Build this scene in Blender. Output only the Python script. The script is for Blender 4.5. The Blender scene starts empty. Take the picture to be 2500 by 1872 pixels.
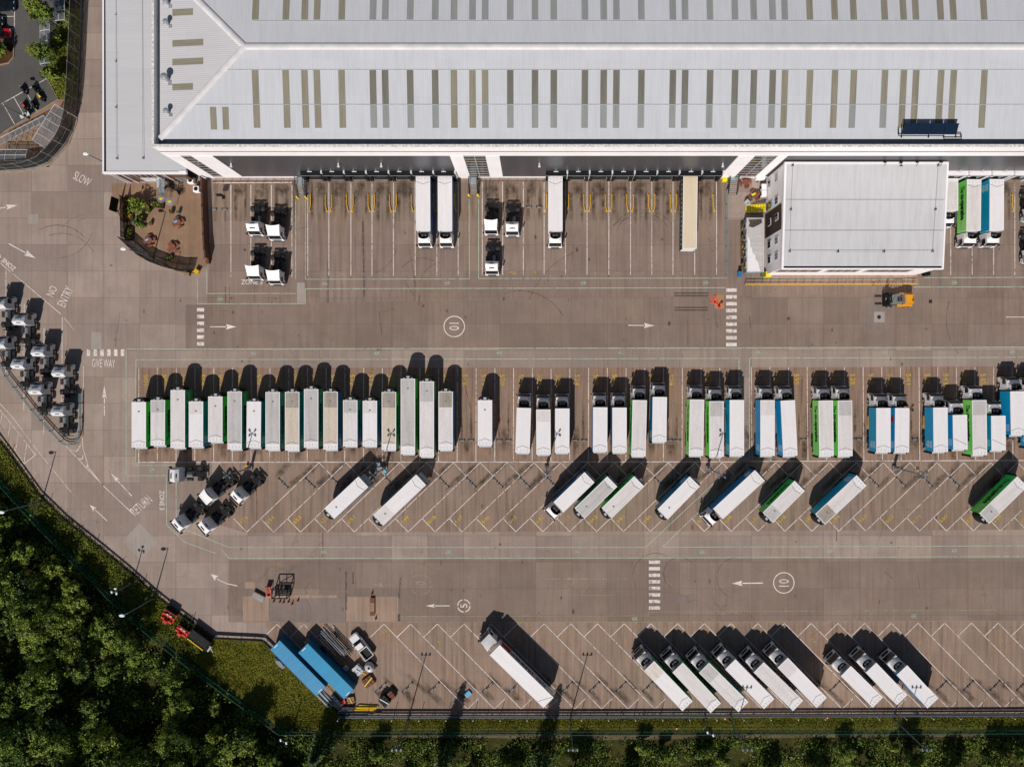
import bpy, math, random
from mathutils import Vector, Matrix
random.seed(11)
R = math.radians
S = bpy.context.scene
COL = S.collection
# ---------------------------------------------------------------- survey frame
# camera station 130 m above the yard; one survey unit on the ground is 1/13.277 m
H, FL, CX, CY = 130.0, 1726.0, 1308.0, 920.0
def W(px, py, z=0.0):
    k = (H - z) / FL
    return ((px - CX) * k, (CY - py) * k)
def W3(px, py, z=0.0):
    x, y = W(px, py, z)
    return (x, y, z)
PX = FL / H
def T(x, y, z=0, rz=0.0, sx=1, sy=1, sz=1):
    return Matrix.Translation((x, y, z)) @ Matrix.Rotation(rz, 4, 'Z') @ Matrix.Diagonal((sx, sy, sz, 1))

# ---------------------------------------------------------------- materials
def nd(nt, typ, x=0, y=0, **kw):
    n = nt.nodes.new(typ)
    n.location = (x, y)
    for k, v in kw.items():
        setattr(n, k, v)
    return n
def newmat(name):
    m = bpy.data.materials.new(name)
    m.use_nodes = True
    nt = m.node_tree
    b = nt.nodes['Principled BSDF']
    return m, nt, b
def mixc(nt, fac, a, b, mode='MIX'):
    n = nt.nodes.new('ShaderNodeMix')
    n.data_type = 'RGBA'
    n.blend_type = mode
    for sock, v in ((n.inputs[0], fac), (n.inputs[6], a), (n.inputs[7], b)):
        if hasattr(v, 'is_linked') or hasattr(v, 'node'):
            nt.links.new(v, sock)
        elif sock is n.inputs[0]:
            sock.default_value = v
        else:
            sock.default_value = (*v, 1) if len(v) == 3 else v
    return n.outputs[2]
def math_(nt, op, a, b=None, c=None):
    n = nt.nodes.new('ShaderNodeMath')
    n.operation = op
    for i, v in enumerate((a, b, c)):
        if v is None:
            continue
        if hasattr(v, 'node'):
            nt.links.new(v, n.inputs[i])
        else:
            n.inputs[i].default_value = v
    return n.outputs[0]
def coords(nt, scale=(1, 1, 1), rot=0.0, kind='Object'):
    tc = nt.nodes.new('ShaderNodeTexCoord')
    mp = nt.nodes.new('ShaderNodeMapping')
    mp.inputs['Scale'].default_value = scale
    mp.inputs['Rotation'].default_value = (0, 0, rot)
    nt.links.new(tc.outputs[kind], mp.inputs['Vector'])
    return mp.outputs['Vector']
def noise(nt, vec, scale, detail=3.0, rough=.55):
    n = nt.nodes.new('ShaderNodeTexNoise')
    n.inputs['Scale'].default_value = scale
    n.inputs['Detail'].default_value = detail
    n.inputs['Roughness'].default_value = rough
    nt.links.new(vec, n.inputs['Vector'])
    return n.outputs['Fac']
def ramp(nt, fac, stops):
    n = nt.nodes.new('ShaderNodeValToRGB')
    while len(n.color_ramp.elements) < len(stops):
        n.color_ramp.elements.new(.5)
    for e, (p, c) in zip(n.color_ramp.elements, stops):
        e.position = p
        e.color = (c, c, c, 1) if not hasattr(c, '__len__') else (*c, 1)
    nt.links.new(fac, n.inputs['Fac'])
    return n.outputs['Color']
def maprange(nt, v, a, b, c=0.0, d=1.0):
    n = nt.nodes.new('ShaderNodeMapRange')
    n.inputs[1].default_value, n.inputs[2].default_value = a, b
    n.inputs[3].default_value, n.inputs[4].default_value = c, d
    nt.links.new(v, n.inputs[0])
    return n.outputs[0]
def dk(c, f):
    return tuple(x * f for x in c)

def mat(name, col, rough=.55, metal=0.0, var=.12, vscale=1.2, spec=.4, stretch=(1, 1, 1), bump=0.0, vary=0.0):
    m, nt, b = newmat(name)
    v = coords(nt, stretch)
    f = noise(nt, v, vscale, 4)
    f = maprange(nt, f, .3, .7)
    c = mixc(nt, f, dk(col, 1 - var), dk(col, 1 + var * .6))
    if vary:
        oi = nt.nodes.new('ShaderNodeObjectInfo')
        c = mixc(nt, math_(nt, 'MULTIPLY', oi.outputs['Random'], vary), c, dk(col, .55))
    nt.links.new(c, b.inputs['Base Color'])
    b.inputs['Roughness'].default_value = rough
    b.inputs['Metallic'].default_value = metal
    b.inputs['Specular IOR Level'].default_value = spec
    if bump:
        bp = nt.nodes.new('ShaderNodeBump')
        bp.inputs['Strength'].default_value = bump
        bp.inputs['Distance'].default_value = .05
        nt.links.new(f, bp.inputs['Height'])
        nt.links.new(bp.outputs[0], b.inputs['Normal'])
    return m

def slabmat(name, col, streak=0.35, srot=0.0, slab=(6.62, 4.86), tint=.13, joint=.5, off=(0, 0), stain=.4, warm=(0.30, .17, .095)):
    """weathered cast concrete in slabs"""
    m, nt, b = newmat(name)
    v = coords(nt)
    br = nt.nodes.new('ShaderNodeTexBrick')
    br.offset = 0.0
    br.squash = 1.0
    mp = nt.nodes.new('ShaderNodeMapping')
    mp.inputs['Location'].default_value = (off[0], off[1], 0)
    nt.links.new(v, mp.inputs['Vector'])
    # wobble the joints a little
    nt.links.new(mp.outputs[0], br.inputs['Vector'])
    br.inputs['Scale'].default_value = 1.0
    br.inputs['Brick Width'].default_value = slab[0]
    br.inputs['Row Height'].default_value = slab[1]
    br.inputs['Mortar Size'].default_value = .045
    br.inputs['Mortar Smooth'].default_value = .6
    br.inputs['Bias'].default_value = 0
    br.inputs['Color1'].default_value = (*dk(col, 1 - tint), 1)
    br.inputs['Color2'].default_value = (*dk(col, 1 + tint), 1)
    br.inputs['Mortar'].default_value = (*dk(col, 1 - joint), 1)
    c = br.outputs['Color']
    # broad clouds of wear
    big = maprange(nt, noise(nt, v, .045, 5, .6), .33, .67)
    c = mixc(nt, math_(nt, 'MULTIPLY', big, .30), c, dk(col, 1.42))
    mid = maprange(nt, noise(nt, v, .21, 5, .62), .36, .7)
    c = mixc(nt, math_(nt, 'MULTIPLY', mid, .42), c, dk(col, .58))
    # rusty warm tint
    wn = maprange(nt, noise(nt, v, .12, 4, .6), .5, .75)
    c = mixc(nt, math_(nt, 'MULTIPLY', wn, stain), c, warm)
    # drag streaks
    sv = coords(nt, (1.5, .07, 1), srot)
    st = maprange(nt, noise(nt, sv, 1.0, 4, .62), .47, .66)
    c = mixc(nt, math_(nt, 'MULTIPLY', st, streak), c, dk(col, .45))
    sv2 = coords(nt, (.9, .05, 1), srot)
    st2 = maprange(nt, noise(nt, sv2, 1.7, 3, .6), .52, .75)
    c = mixc(nt, math_(nt, 'MULTIPLY', st2, streak * .8), c, dk(col, 1.5))
    # oil spots
    vo = nt.nodes.new('ShaderNodeTexVoronoi')
    vo.inputs['Scale'].default_value = .33
    nt.links.new(v, vo.inputs['Vector'])
    sp = maprange(nt, vo.outputs['Distance'], .07, .02)
    gate = maprange(nt, noise(nt, v, .08, 2), .52, .6)
    c = mixc(nt, math_(nt, 'MULTIPLY', math_(nt, 'MULTIPLY', sp, gate), .75), c, dk(col, .2))
    # hairline cracks
    vc = nt.nodes.new('ShaderNodeTexVoronoi')
    vc.feature = 'DISTANCE_TO_EDGE'
    vc.inputs['Scale'].default_value = .085
    wob = nt.nodes.new('ShaderNodeVectorMath')
    nz = nt.nodes.new('ShaderNodeTexNoise')
    nz.inputs['Scale'].default_value = .3
    nt.links.new(v, nz.inputs['Vector'])
    wob.operation = 'MULTIPLY_ADD'
    wob.inputs[1].default_value = (5, 5, 0)
    nt.links.new(nz.outputs['Color'], wob.inputs[0])
    nt.links.new(v, wob.inputs[2])
    nt.links.new(wob.outputs[0], vc.inputs['Vector'])
    ck = maprange(nt, vc.outputs['Distance'], .007, .001)
    cg = maprange(nt, noise(nt, v, .06, 2), .5, .62)
    c = mixc(nt, math_(nt, 'MULTIPLY', math_(nt, 'MULTIPLY', ck, cg), .4), c, dk(col, .4))
    # grit
    g = maprange(nt, noise(nt, v, 3.2, 6, .75), .3, .7)
    c = mixc(nt, math_(nt, 'MULTIPLY', g, .20), c, dk(col, .6))
    g2 = maprange(nt, noise(nt, v, 9.0, 3, .7), .56, .75)
    c = mixc(nt, math_(nt, 'MULTIPLY', g2, .2), c, dk(col, 1.7))
    nt.links.new(c, b.inputs['Base Color'])
    b.inputs['Roughness'].default_value = .9
    b.inputs['Specular IOR Level'].default_value = .15
    return m

def paintmat(name, col, wear=.42, soft=.08, scale=1.6):
    """thin road paint, worn through in places"""
    m, nt, b = newmat(name)
    v = coords(nt)
    n1 = noise(nt, v, scale, 6, .7)
    n2 = noise(nt, v, .12, 3)
    f = math_(nt, 'ADD', math_(nt, 'MULTIPLY', n1, .7), math_(nt, 'MULTIPLY', n2, .3))
    a = maprange(nt, f, wear - soft, wear + soft)
    c = mixc(nt, maprange(nt, noise(nt, v, .6, 3), .3, .7), dk(col, .8), dk(col, 1.05))
    nt.links.new(c, b.inputs['Base Color'])
    nt.links.new(a, b.inputs['Alpha'])
    b.inputs['Roughness'].default_value = .8
    b.inputs['Specular IOR Level'].default_value = .2
    return m

def stainmat(name, col, scale=.9, k=1.0):
    """a soaked-in stain that thins out towards its edge"""
    m, nt, b = newmat(name)
    v = coords(nt)
    at = nt.nodes.new('ShaderNodeAttribute')
    at.attribute_name = 'soak'
    n1 = maprange(nt, noise(nt, v, scale, 6, .7), .34, .68)
    a = math_(nt, 'MULTIPLY', math_(nt, 'MULTIPLY', at.outputs['Fac'], n1), k)
    nt.links.new(a, b.inputs['Alpha'])
    b.inputs['Base Color'].default_value = (*col, 1)
    b.inputs['Roughness'].default_value = .85
    b.inputs['Specular IOR Level'].default_value = .15
    return m

def ribmat(name, col, axis=0, pitch=.333, panel=4.0, amt=.10, rough=.5, metal=0.0, lap=None, dirt=.12, spec=.35):
    """profiled metal sheet: ribs, sheet-to-sheet tint, run-off dirt"""
    m, nt, b = newmat(name)
    tc = nt.nodes.new('ShaderNodeTexCoord')
    sp = nt.nodes.new('ShaderNodeSeparateXYZ')
    nt.links.new(tc.outputs['Object'], sp.inputs[0])
    u, w = sp.outputs[axis], sp.outputs[1 - axis]
    if axis == 2:
        w = sp.outputs[0]
    s = math_(nt, 'SINE', math_(nt, 'MULTIPLY', u, 2 * math.pi / pitch))
    s = math_(nt, 'MULTIPLY_ADD', s, .5, .5)
    c = mixc(nt, math_(nt, 'MULTIPLY', math_(nt, 'POWER', s, 3.0), amt), col, dk(col, .25))
    cell = nt.nodes.new('ShaderNodeTexWhiteNoise')
    cb = nt.nodes.new('ShaderNodeCombineXYZ')
    nt.links.new(math_(nt, 'FLOOR', math_(nt, 'DIVIDE', u, panel)), cb.inputs[0])
    nt.links.new(math_(nt, 'FLOOR', math_(nt, 'DIVIDE', w, 5.6)), cb.inputs[1])
    nt.links.new(cb.outputs[0], cell.inputs['Vector'])
    c = mixc(nt, math_(nt, 'MULTIPLY', cell.outputs['Value'], .11), c, dk(col, .62))
    st = (1.6, .12, 1) if axis == 0 else (.12, 1.6, 1)
    v = coords(nt, st)
    f = maprange(nt, noise(nt, v, 1.0, 5, .65), .42, .75)
    c = mixc(nt, math_(nt, 'MULTIPLY', f, dirt), c, dk(col, .5))
    v2 = coords(nt)
    f2 = maprange(nt, noise(nt, v2, .07, 4), .35, .7)
    c = mixc(nt, math_(nt, 'MULTIPLY', f2, .10), c, (col[0] * .8, col[1] * .82, col[2] * .92))
    nt.links.new(c, b.inputs['Base Color'])
    bp = nt.nodes.new('ShaderNodeBump')
    bp.inputs['Strength'].default_value = .16
    bp.inputs['Distance'].default_value = .03
    nt.links.new(s, bp.inputs['Height'])
    nt.links.new(bp.outputs[0], b.inputs['Normal'])
    b.inputs['Roughness'].default_value = rough
    b.inputs['Metallic'].default_value = metal
    b.inputs['Specular IOR Level'].default_value = spec
    return m

def leafmat(name, col, amt=.6):
    m, nt, b = newmat(name)
    v = coords(nt)
    f = maprange(nt, noise(nt, v, .55, 4, .6), .3, .7)
    oi = nt.nodes.new('ShaderNodeObjectInfo')
    c = mixc(nt, f, dk(col, 1 - amt * .6), dk(col, 1 + amt * .5))
    c = mixc(nt, math_(nt, 'MULTIPLY', oi.outputs['Random'], .45), c, (col[0] * .55, col[1] * .72, col[2] * .9))
    nt.links.new(c, b.inputs['Base Color'])
    b.inputs['Roughness'].default_value = .6
    b.inputs['Specular IOR Level'].default_value = .25
    return m

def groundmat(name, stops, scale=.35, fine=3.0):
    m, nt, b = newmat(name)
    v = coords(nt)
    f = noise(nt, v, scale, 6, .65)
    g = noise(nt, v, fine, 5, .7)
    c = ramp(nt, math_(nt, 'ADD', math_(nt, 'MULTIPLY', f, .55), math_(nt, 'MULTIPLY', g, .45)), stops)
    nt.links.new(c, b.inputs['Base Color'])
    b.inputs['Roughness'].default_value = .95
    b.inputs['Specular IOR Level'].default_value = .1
    bp = nt.nodes.new('ShaderNodeBump')
    bp.inputs['Strength'].default_value = .5
    bp.inputs['Distance'].default_value = .12
    nt.links.new(g, bp.inputs['Height'])
    nt.links.new(bp.outputs[0], b.inputs['Normal'])
    return m

def gradmat(name, a, bcol, lo=.2, hi=.8, rough=.4):
    """two-tone curtain side, printed from one colour to another along the trailer"""
    m, nt, b = newmat(name)
    tc = nt.nodes.new('ShaderNodeTexCoord')
    sp = nt.nodes.new('ShaderNodeSeparateXYZ')
    nt.links.new(tc.outputs['Generated'], sp.inputs[0])
    c = mixc(nt, maprange(nt, sp.outputs[0], lo, hi), a, bcol)
    nt.links.new(c, b.inputs['Base Color'])
    b.inputs['Roughness'].default_value = rough
    return m

def roofdirt(name, col, dirt, amt=.5):
    """trailer roof: long streaks of grime"""
    m, nt, b = newmat(name)
    v = coords(nt, (.18, 1.7, 1))
    oi = nt.nodes.new('ShaderNodeObjectInfo')
    vm = nt.nodes.new('ShaderNodeVectorMath')
    vm.operation = 'ADD'
    cb = nt.nodes.new('ShaderNodeCombineXYZ')
    nt.links.new(math_(nt, 'MULTIPLY', oi.outputs['Random'], 40.0), cb.inputs[0])
    nt.links.new(v, vm.inputs[0])
    nt.links.new(cb.outputs[0], vm.inputs[1])
    f = maprange(nt, noise(nt, vm.outputs[0], 1.0, 5, .65), .38, .68)
    c = mixc(nt, math_(nt, 'MULTIPLY', f, amt), col, dirt)
    v2 = coords(nt)
    vm2 = nt.nodes.new('ShaderNodeVectorMath')
    vm2.operation = 'ADD'
    nt.links.new(v2, vm2.inputs[0])
    nt.links.new(cb.outputs[0], vm2.inputs[1])
    g = maprange(nt, noise(nt, vm2.outputs[0], 2.6, 5, .7), .45, .75)
    c = mixc(nt, math_(nt, 'MULTIPLY', g, amt * .6), c, dk(dirt, .75))
    sp = nt.nodes.new('ShaderNodeSeparateXYZ')
    nt.links.new(v2, sp.inputs[0])
    for ax, pitch, wd, k in ((1, .42, .10, .09), (0, 1.25, .05, .05)):
        fr = math_(nt, 'FRACT', math_(nt, 'ADD', math_(nt, 'DIVIDE', sp.outputs[ax], pitch), .5))
        ln = math_(nt, 'LESS_THAN', fr, wd)
        c = mixc(nt, math_(nt, 'MULTIPLY', ln, k), c, dk(dirt, .7))
    nt.links.new(c, b.inputs['Base Color'])
    b.inputs['Roughness'].default_value = .5
    return m

def alphamat(name, col, a, rough=.4):
    m, nt, b = newmat(name)
    v = coords(nt)
    f = maprange(nt, noise(nt, v, 1.5, 3), .3, .7, a * .85, min(1, a * 1.1))
    nt.links.new(f, b.inputs['Alpha'])
    b.inputs['Base Color'].default_value = (*col, 1)
    b.inputs['Roughness'].default_value = rough
    return m

CONC = (0.232, 0.172, 0.146)
M = dict(
    yard=slabmat('yard_concrete', (0.326, 0.255, 0.219), streak=.24, stain=.20, tint=.22, joint=.6),
    road=slabmat('road_concrete', (0.242, 0.181, 0.150), streak=.24, srot=R(90), stain=.18, tint=.16),
    apron=slabmat('dock_apron_concrete', (0.247, 0.184, 0.144), streak=.95, slab=(3.95, 7.5), stain=.55, off=(1.1, 2.0), tint=.07),
    dockbay=slabmat('dock_yard_concrete', (0.255, 0.188, 0.157), streak=.42, stain=.24, tint=.12, joint=.5),
    bay=slabmat('bay_concrete', (0.273, 0.186, 0.141), streak=.70, slab=(6.9, 12.5), stain=.5, tint=.05),
    diag=slabmat('diagonal_bay_concrete', (0.276, 0.198, 0.156), streak=.60, slab=(6.6, 4.86), srot=R(45), stain=.35, tint=.06, joint=.25),
    diag2=slabmat('lower_bay_concrete', (0.291, 0.207, 0.161), streak=.58, slab=(6.6, 5.1), srot=R(-45), stain=.45, tint=.08, joint=.3),
    patch=slabmat('pale_patch_concrete', (0.36, 0.315, 0.285), streak=.2, slab=(50, 50), stain=.1, tint=.02),
    patch2=slabmat('sandy_patch_concrete', (0.351, 0.250, 0.192), streak=.4, slab=(3.2, 50), stain=.5, tint=.12),
    grate=slabmat('blue_grey_patch_concrete', (0.231, 0.185, 0.162), streak=.2, slab=(7, 50), stain=.1, tint=.06),
    tarmac=slabmat('car_park_tarmac', (0.10, 0.095, 0.093), streak=.12, slab=(60, 60), stain=.04, tint=.05),
    paving=slabmat('courtyard_paving', (0.275, 0.175, 0.115), streak=.2, slab=(1.2, .9), stain=.3, tint=.1, joint=.15),
    kerb=mat('kerb_stone', (0.30, .22, .155), .9, var=.3),
    white=paintmat('worn_white_paint', (.76, .68, .64), .425, .07, 1.5),
    whitet=paintmat('worn_white_lettering', (.76, .68, .64), .375, .06, 2.2),
    whitefaint=paintmat('faded_white_paint', (.50, .44, .40), .54, .12),
    green=paintmat('worn_green_paint', (.44, .60, .46), .41, .08),
    lime=paintmat('faded_lime_paint', (.42, .45, .28), .48, .12),
    yellow=paintmat('worn_yellow_paint', (.62, .40, .05), .44, .1, 2.2),
    yellowfaint=paintmat('faded_yellow_paint', (.55, .36, .08), .52, .08, 2.5),
    redpaint=paintmat('red_road_paint', (.62, .06, .02), .30),
    pinkpaint=paintmat('pink_outline_paint', (.75, .35, .28), .34),
    tanpaint=paintmat('tan_road_patch', (.42, .23, .10), .34, .1),
    skid=paintmat('black_rubber_mark', (.03, .025, .022), .40, .12, 2.0),
    faintskid=paintmat('faint_rubber_mark', (.10, .075, .065), .53, .14, 1.2),
    rustline=paintmat('rust_stain', (.20, .10, .06), .50, .14, .8),
    bluekerb=mat('blue_grey_rail_paint', (.16, .22, .25), .6),
    oil=stainmat('oil_and_tyre_stain', (.060, .040, .030), .8, .74),
    pale_st=stainmat('scuffed_pale_strip', (.36, .30, .27), 1.0, .6),
    barrier=mat('dark_barrier_steel', (.085, .10, .125), .5, var=.2),
    moss=mat('dark_moss', (.07, .06, .05), .9, var=.5, vscale=3),
    roofx=ribmat('roof_sheet_main', (.595, .605, .64), 0, .333, 4.0, .12, dirt=.20),
    roofy=ribmat('roof_sheet_hip', (.62, .605, .62), 1, .333, 4.0, .22),
    roofa=ribmat('roof_sheet_annexe', (.585, .585, .60), 1, .40, 3.0, .17),
    roofo=ribmat('office_roof_sheet', (.58, .575, .59), 0, .30, 3.8, .06, dirt=.30),
    ridge=mat('ridge_cap_metal', (.66, .64, .65), .45, var=.12, vscale=.7),
    clad=ribmat('slate_wall_cladding', (.062, .062, .072), 0, .25, 6.0, .25, .38, 0.0, dirt=.15, spec=.6),
    whiteclad=mat('white_wall_panel', (.86, .83, .85), .45, var=.05, vscale=.4),
    lichen=mat('lichen_spotted_coping', (.70, .68, .66), .8, var=.45, vscale=2.6),
    gutter=mat('blue_grey_gutter', (.16, .20, .24), .5, var=.15),
    sky_a=ribmat('rooflight_olive', (.30, .272, .205), 0, .25, 1.0, .35, .5, dirt=.6),
    sky_b=ribmat('rooflight_dark', (.20, .19, .16), 0, .25, 1.0, .30, .45, dirt=.5),
    sky_c=ribmat('rooflight_grey', (.31, .325, .315), 0, .25, 1.0, .25, .45, dirt=.4),
    sky_h=ribmat('rooflight_olive_hip', (.30, .275, .20), 1, .25, 1.0, .35, .5, dirt=.6),
    glass=mat('dark_glass', (.012, .014, .018), .08, var=.3, spec=.8),
    tint=mat('tinted_glazing', (.045, .035, .032), .12, var=.4, vscale=.5, spec=.7),
    bglass=mat('blue_grey_glazing', (.15, .18, .21), .1, spec=.8),
    frame=mat('pale_metal_frame', (.62, .64, .66), .45, var=.1),
    dgrey=mat('dark_grey_steel', (.04, .044, .05), .65, var=.3, spec=.2),
    grey=mat('grey_steel', (.20, .21, .22), .5, var=.2),
    lgrey=mat('light_grey_steel', (.42, .44, .46), .45, var=.15),
    galv=mat('galvanised_steel', (.34, .37, .40), .42, .3, var=.2),
    dark=mat('black_steel', (.012, .012, .014), .65, var=.4, spec=.2),
    char=mat('charcoal_rubber', (.022, .022, .025), .8, var=.4, vscale=3),
    tyre=mat('tyre_rubber', (.024, .024, .026), .85, var=.3),
    rim=mat('wheel_rim', (.30, .30, .31), .4, .4, var=.2),
    wpaint=mat('white_vehicle_paint', (.80, .775, .785), .3, var=.04, vary=.06),
    wpaint2=mat('silver_white_cab_paint', (.62, .63, .66), .3, var=.04),
    blue=mat('blue_livery', (.005, .38, .70), .38, var=.06),
    blue2=mat('deep_blue_livery', (.005, .22, .50), .38, var=.06),
    lgreen=gradmat('green_livery', (.02, .66, .11), (.14, .78, .08)),
    lgreen2=gradmat('lime_livery', (.22, .86, .14), (.32, .90, .17)),
    dgreen=gradmat('dark_green_livery', (.012, .38, .15), (.03, .52, .11)),
    teal=gradmat('teal_livery', (.01, .33, .33), (.02, .45, .16)),
    sidewhite=mat('white_side_panel', (.74, .73, .74), .4, var=.05),
    sidegrey=mat('silver_side_panel', (.66, .68, .72), .4, var=.06),
    mosaic=mat('bottle_green_curtain', (.012, .035, .03), .5, var=.3),
    rf_white=roofdirt('trailer_roof_white', (.80, .77, .79), (.55, .50, .48), .22),
    rf_pale=roofdirt('trailer_roof_pale', (.72, .68, .68), (.42, .37, .34), .38),
    rf_cream=roofdirt('trailer_roof_cream', (.62, .54, .45), (.38, .31, .24), .45),
    rf_grey=roofdirt('trailer_roof_grey', (.53, .51, .51), (.30, .27, .25), .45),
    rf_dirty=roofdirt('trailer_roof_dirty', (.40, .35, .30), (.16, .13, .11), .6),
    rf_tan=roofdirt('trailer_roof_tan', (.70, .59, .43), (.54, .44, .32), .3),
    rf_rust=roofdirt('trailer_roof_rusty', (.76, .70, .66), (.34, .22, .12), .55),
    edge=mat('white_roof_edge', (.84, .82, .83), .4, var=.03),
    logo=mat('pale_blue_lettering', (.42, .66, .80), .5, var=.03),
    black=mat('black_lettering', (.01, .012, .012), .5, var=.1),
    pale=mat('pale_green_lettering', (.45, .80, .42), .5, var=.03),
    red=mat('red_paint', (.55, .02, .015), .4, var=.1),
    redmach=mat('machine_red', (.62, .035, .012), .45, var=.35, vscale=2),
    yel=mat('safety_yellow', (.74, .42, .01), .5, var=.15),
    yelbright=mat('bright_yellow', (.80, .62, .01), .5, var=.1),
    orange=mat('forklift_orange', (.72, .31, .012), .38, var=.06),
    hivis=mat('hi_vis_fabric', (.62, .85, .03), .7),
    wood=mat('brown_timber', (.10, .045, .028), .75, var=.35, vscale=2),
    wood2=mat('dark_fence_timber', (.045, .022, .016), .8, var=.4, vscale=2),
    terracotta=mat('terracotta_table', (.22, .07, .04), .7, var=.2),
    brick=mat('brown_brick', (.13, .065, .045), .85, var=.3, vscale=4),
    cont=ribmat('blue_container_roof', (.004, .30, .56), 0, .38, 50, .55, .5, dirt=.40),
    cont2=ribmat('pale_blue_container_roof', (.04, .30, .56), 0, .38, 50, .55, .5, dirt=.45),
    contside=ribmat('blue_container_side', (.006, .15, .29), 0, .30, 50, .4, .45, dirt=.1),
    pallet=mat('pallet_timber', (.30, .19, .10), .85, var=.3, vscale=3),
    rust=mat('rusty_steel', (.16, .06, .03), .8, var=.4, vscale=3),
    bluebox=mat('blue_plastic', (.03, .20, .40), .4),
    skyblue=mat('sky_blue_plastic', (.12, .45, .70), .5),
    panel=mat('solar_panel_glass', (.005, .014, .035), .3, var=.1, spec=.3),
    cone=mat('cone_orange', (.34, .06, .02), .6),
    grass=groundmat('verge_grass', [(.30, (.055, .054, .009)), (.5, (.130, .122, .015)), (.7, (.21, .172, .028))], .12, 2.2),
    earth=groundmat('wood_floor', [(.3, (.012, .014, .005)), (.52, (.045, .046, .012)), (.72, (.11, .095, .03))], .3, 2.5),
    gravel=groundmat('gravel_path', [(.3, (.05, .045, .02)), (.5, (.11, .09, .05)), (.7, (.20, .16, .11))], .25, 4.0),
    soil=groundmat('bed_soil', [(.3, (.03, .016, .008)), (.6, (.085, .04, .02)), (.75, (.13, .07, .03))], .4, 3),
    leaf_l=leafmat('leaf_light', (0.224, 0.275, 0.034)),
    leaf_m=leafmat('leaf_mid', (0.112, 0.165, 0.024)),
    leaf_d=leafmat('leaf_dark', (0.034, 0.061, 0.014)),
    leaf_y=leafmat('leaf_golden', (0.215, 0.184, 0.017)),
    bark=mat('bark', (.06, .042, .03), .9, var=.3),
    meshdark=alphamat('dark_mesh_screen', (.012, .015, .018), .86, .6),
    meshgreen=alphamat('green_weld_mesh', (.01, .12, .06), .28, .6),
    meshgrey=alphamat('grey_weld_mesh', (.10, .11, .115), .5, .6),
    clear=alphamat('clear_roof_sheet', (.20, .22, .25), .45, .15),
    greenwire=mat('green_wire', (.008, .085, .05), .6),
    flood=mat('floodlight_grey', (.17, .19, .21), .4, var=.1),
    lamp=mat('lamp_head_white', (.80, .82, .85), .3, var=.03),
    pole=mat('lamp_pole_steel', (.11, .13, .15), .5, var=.1),
    flower=mat('flower_pink', (.45, .08, .15), .8),
    flowery=mat('flower_yellow', (.70, .42, .01), .8),
    carblack=mat('dark_blue_car_paint', (.004, .010, .016), .2, spec=.7),
    carred=mat('red_car_paint', (.42, .008, .012), .25, spec=.7),
    tank=mat('grey_tank_plastic', (.45, .47, .5), .4, var=.15),
)
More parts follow.
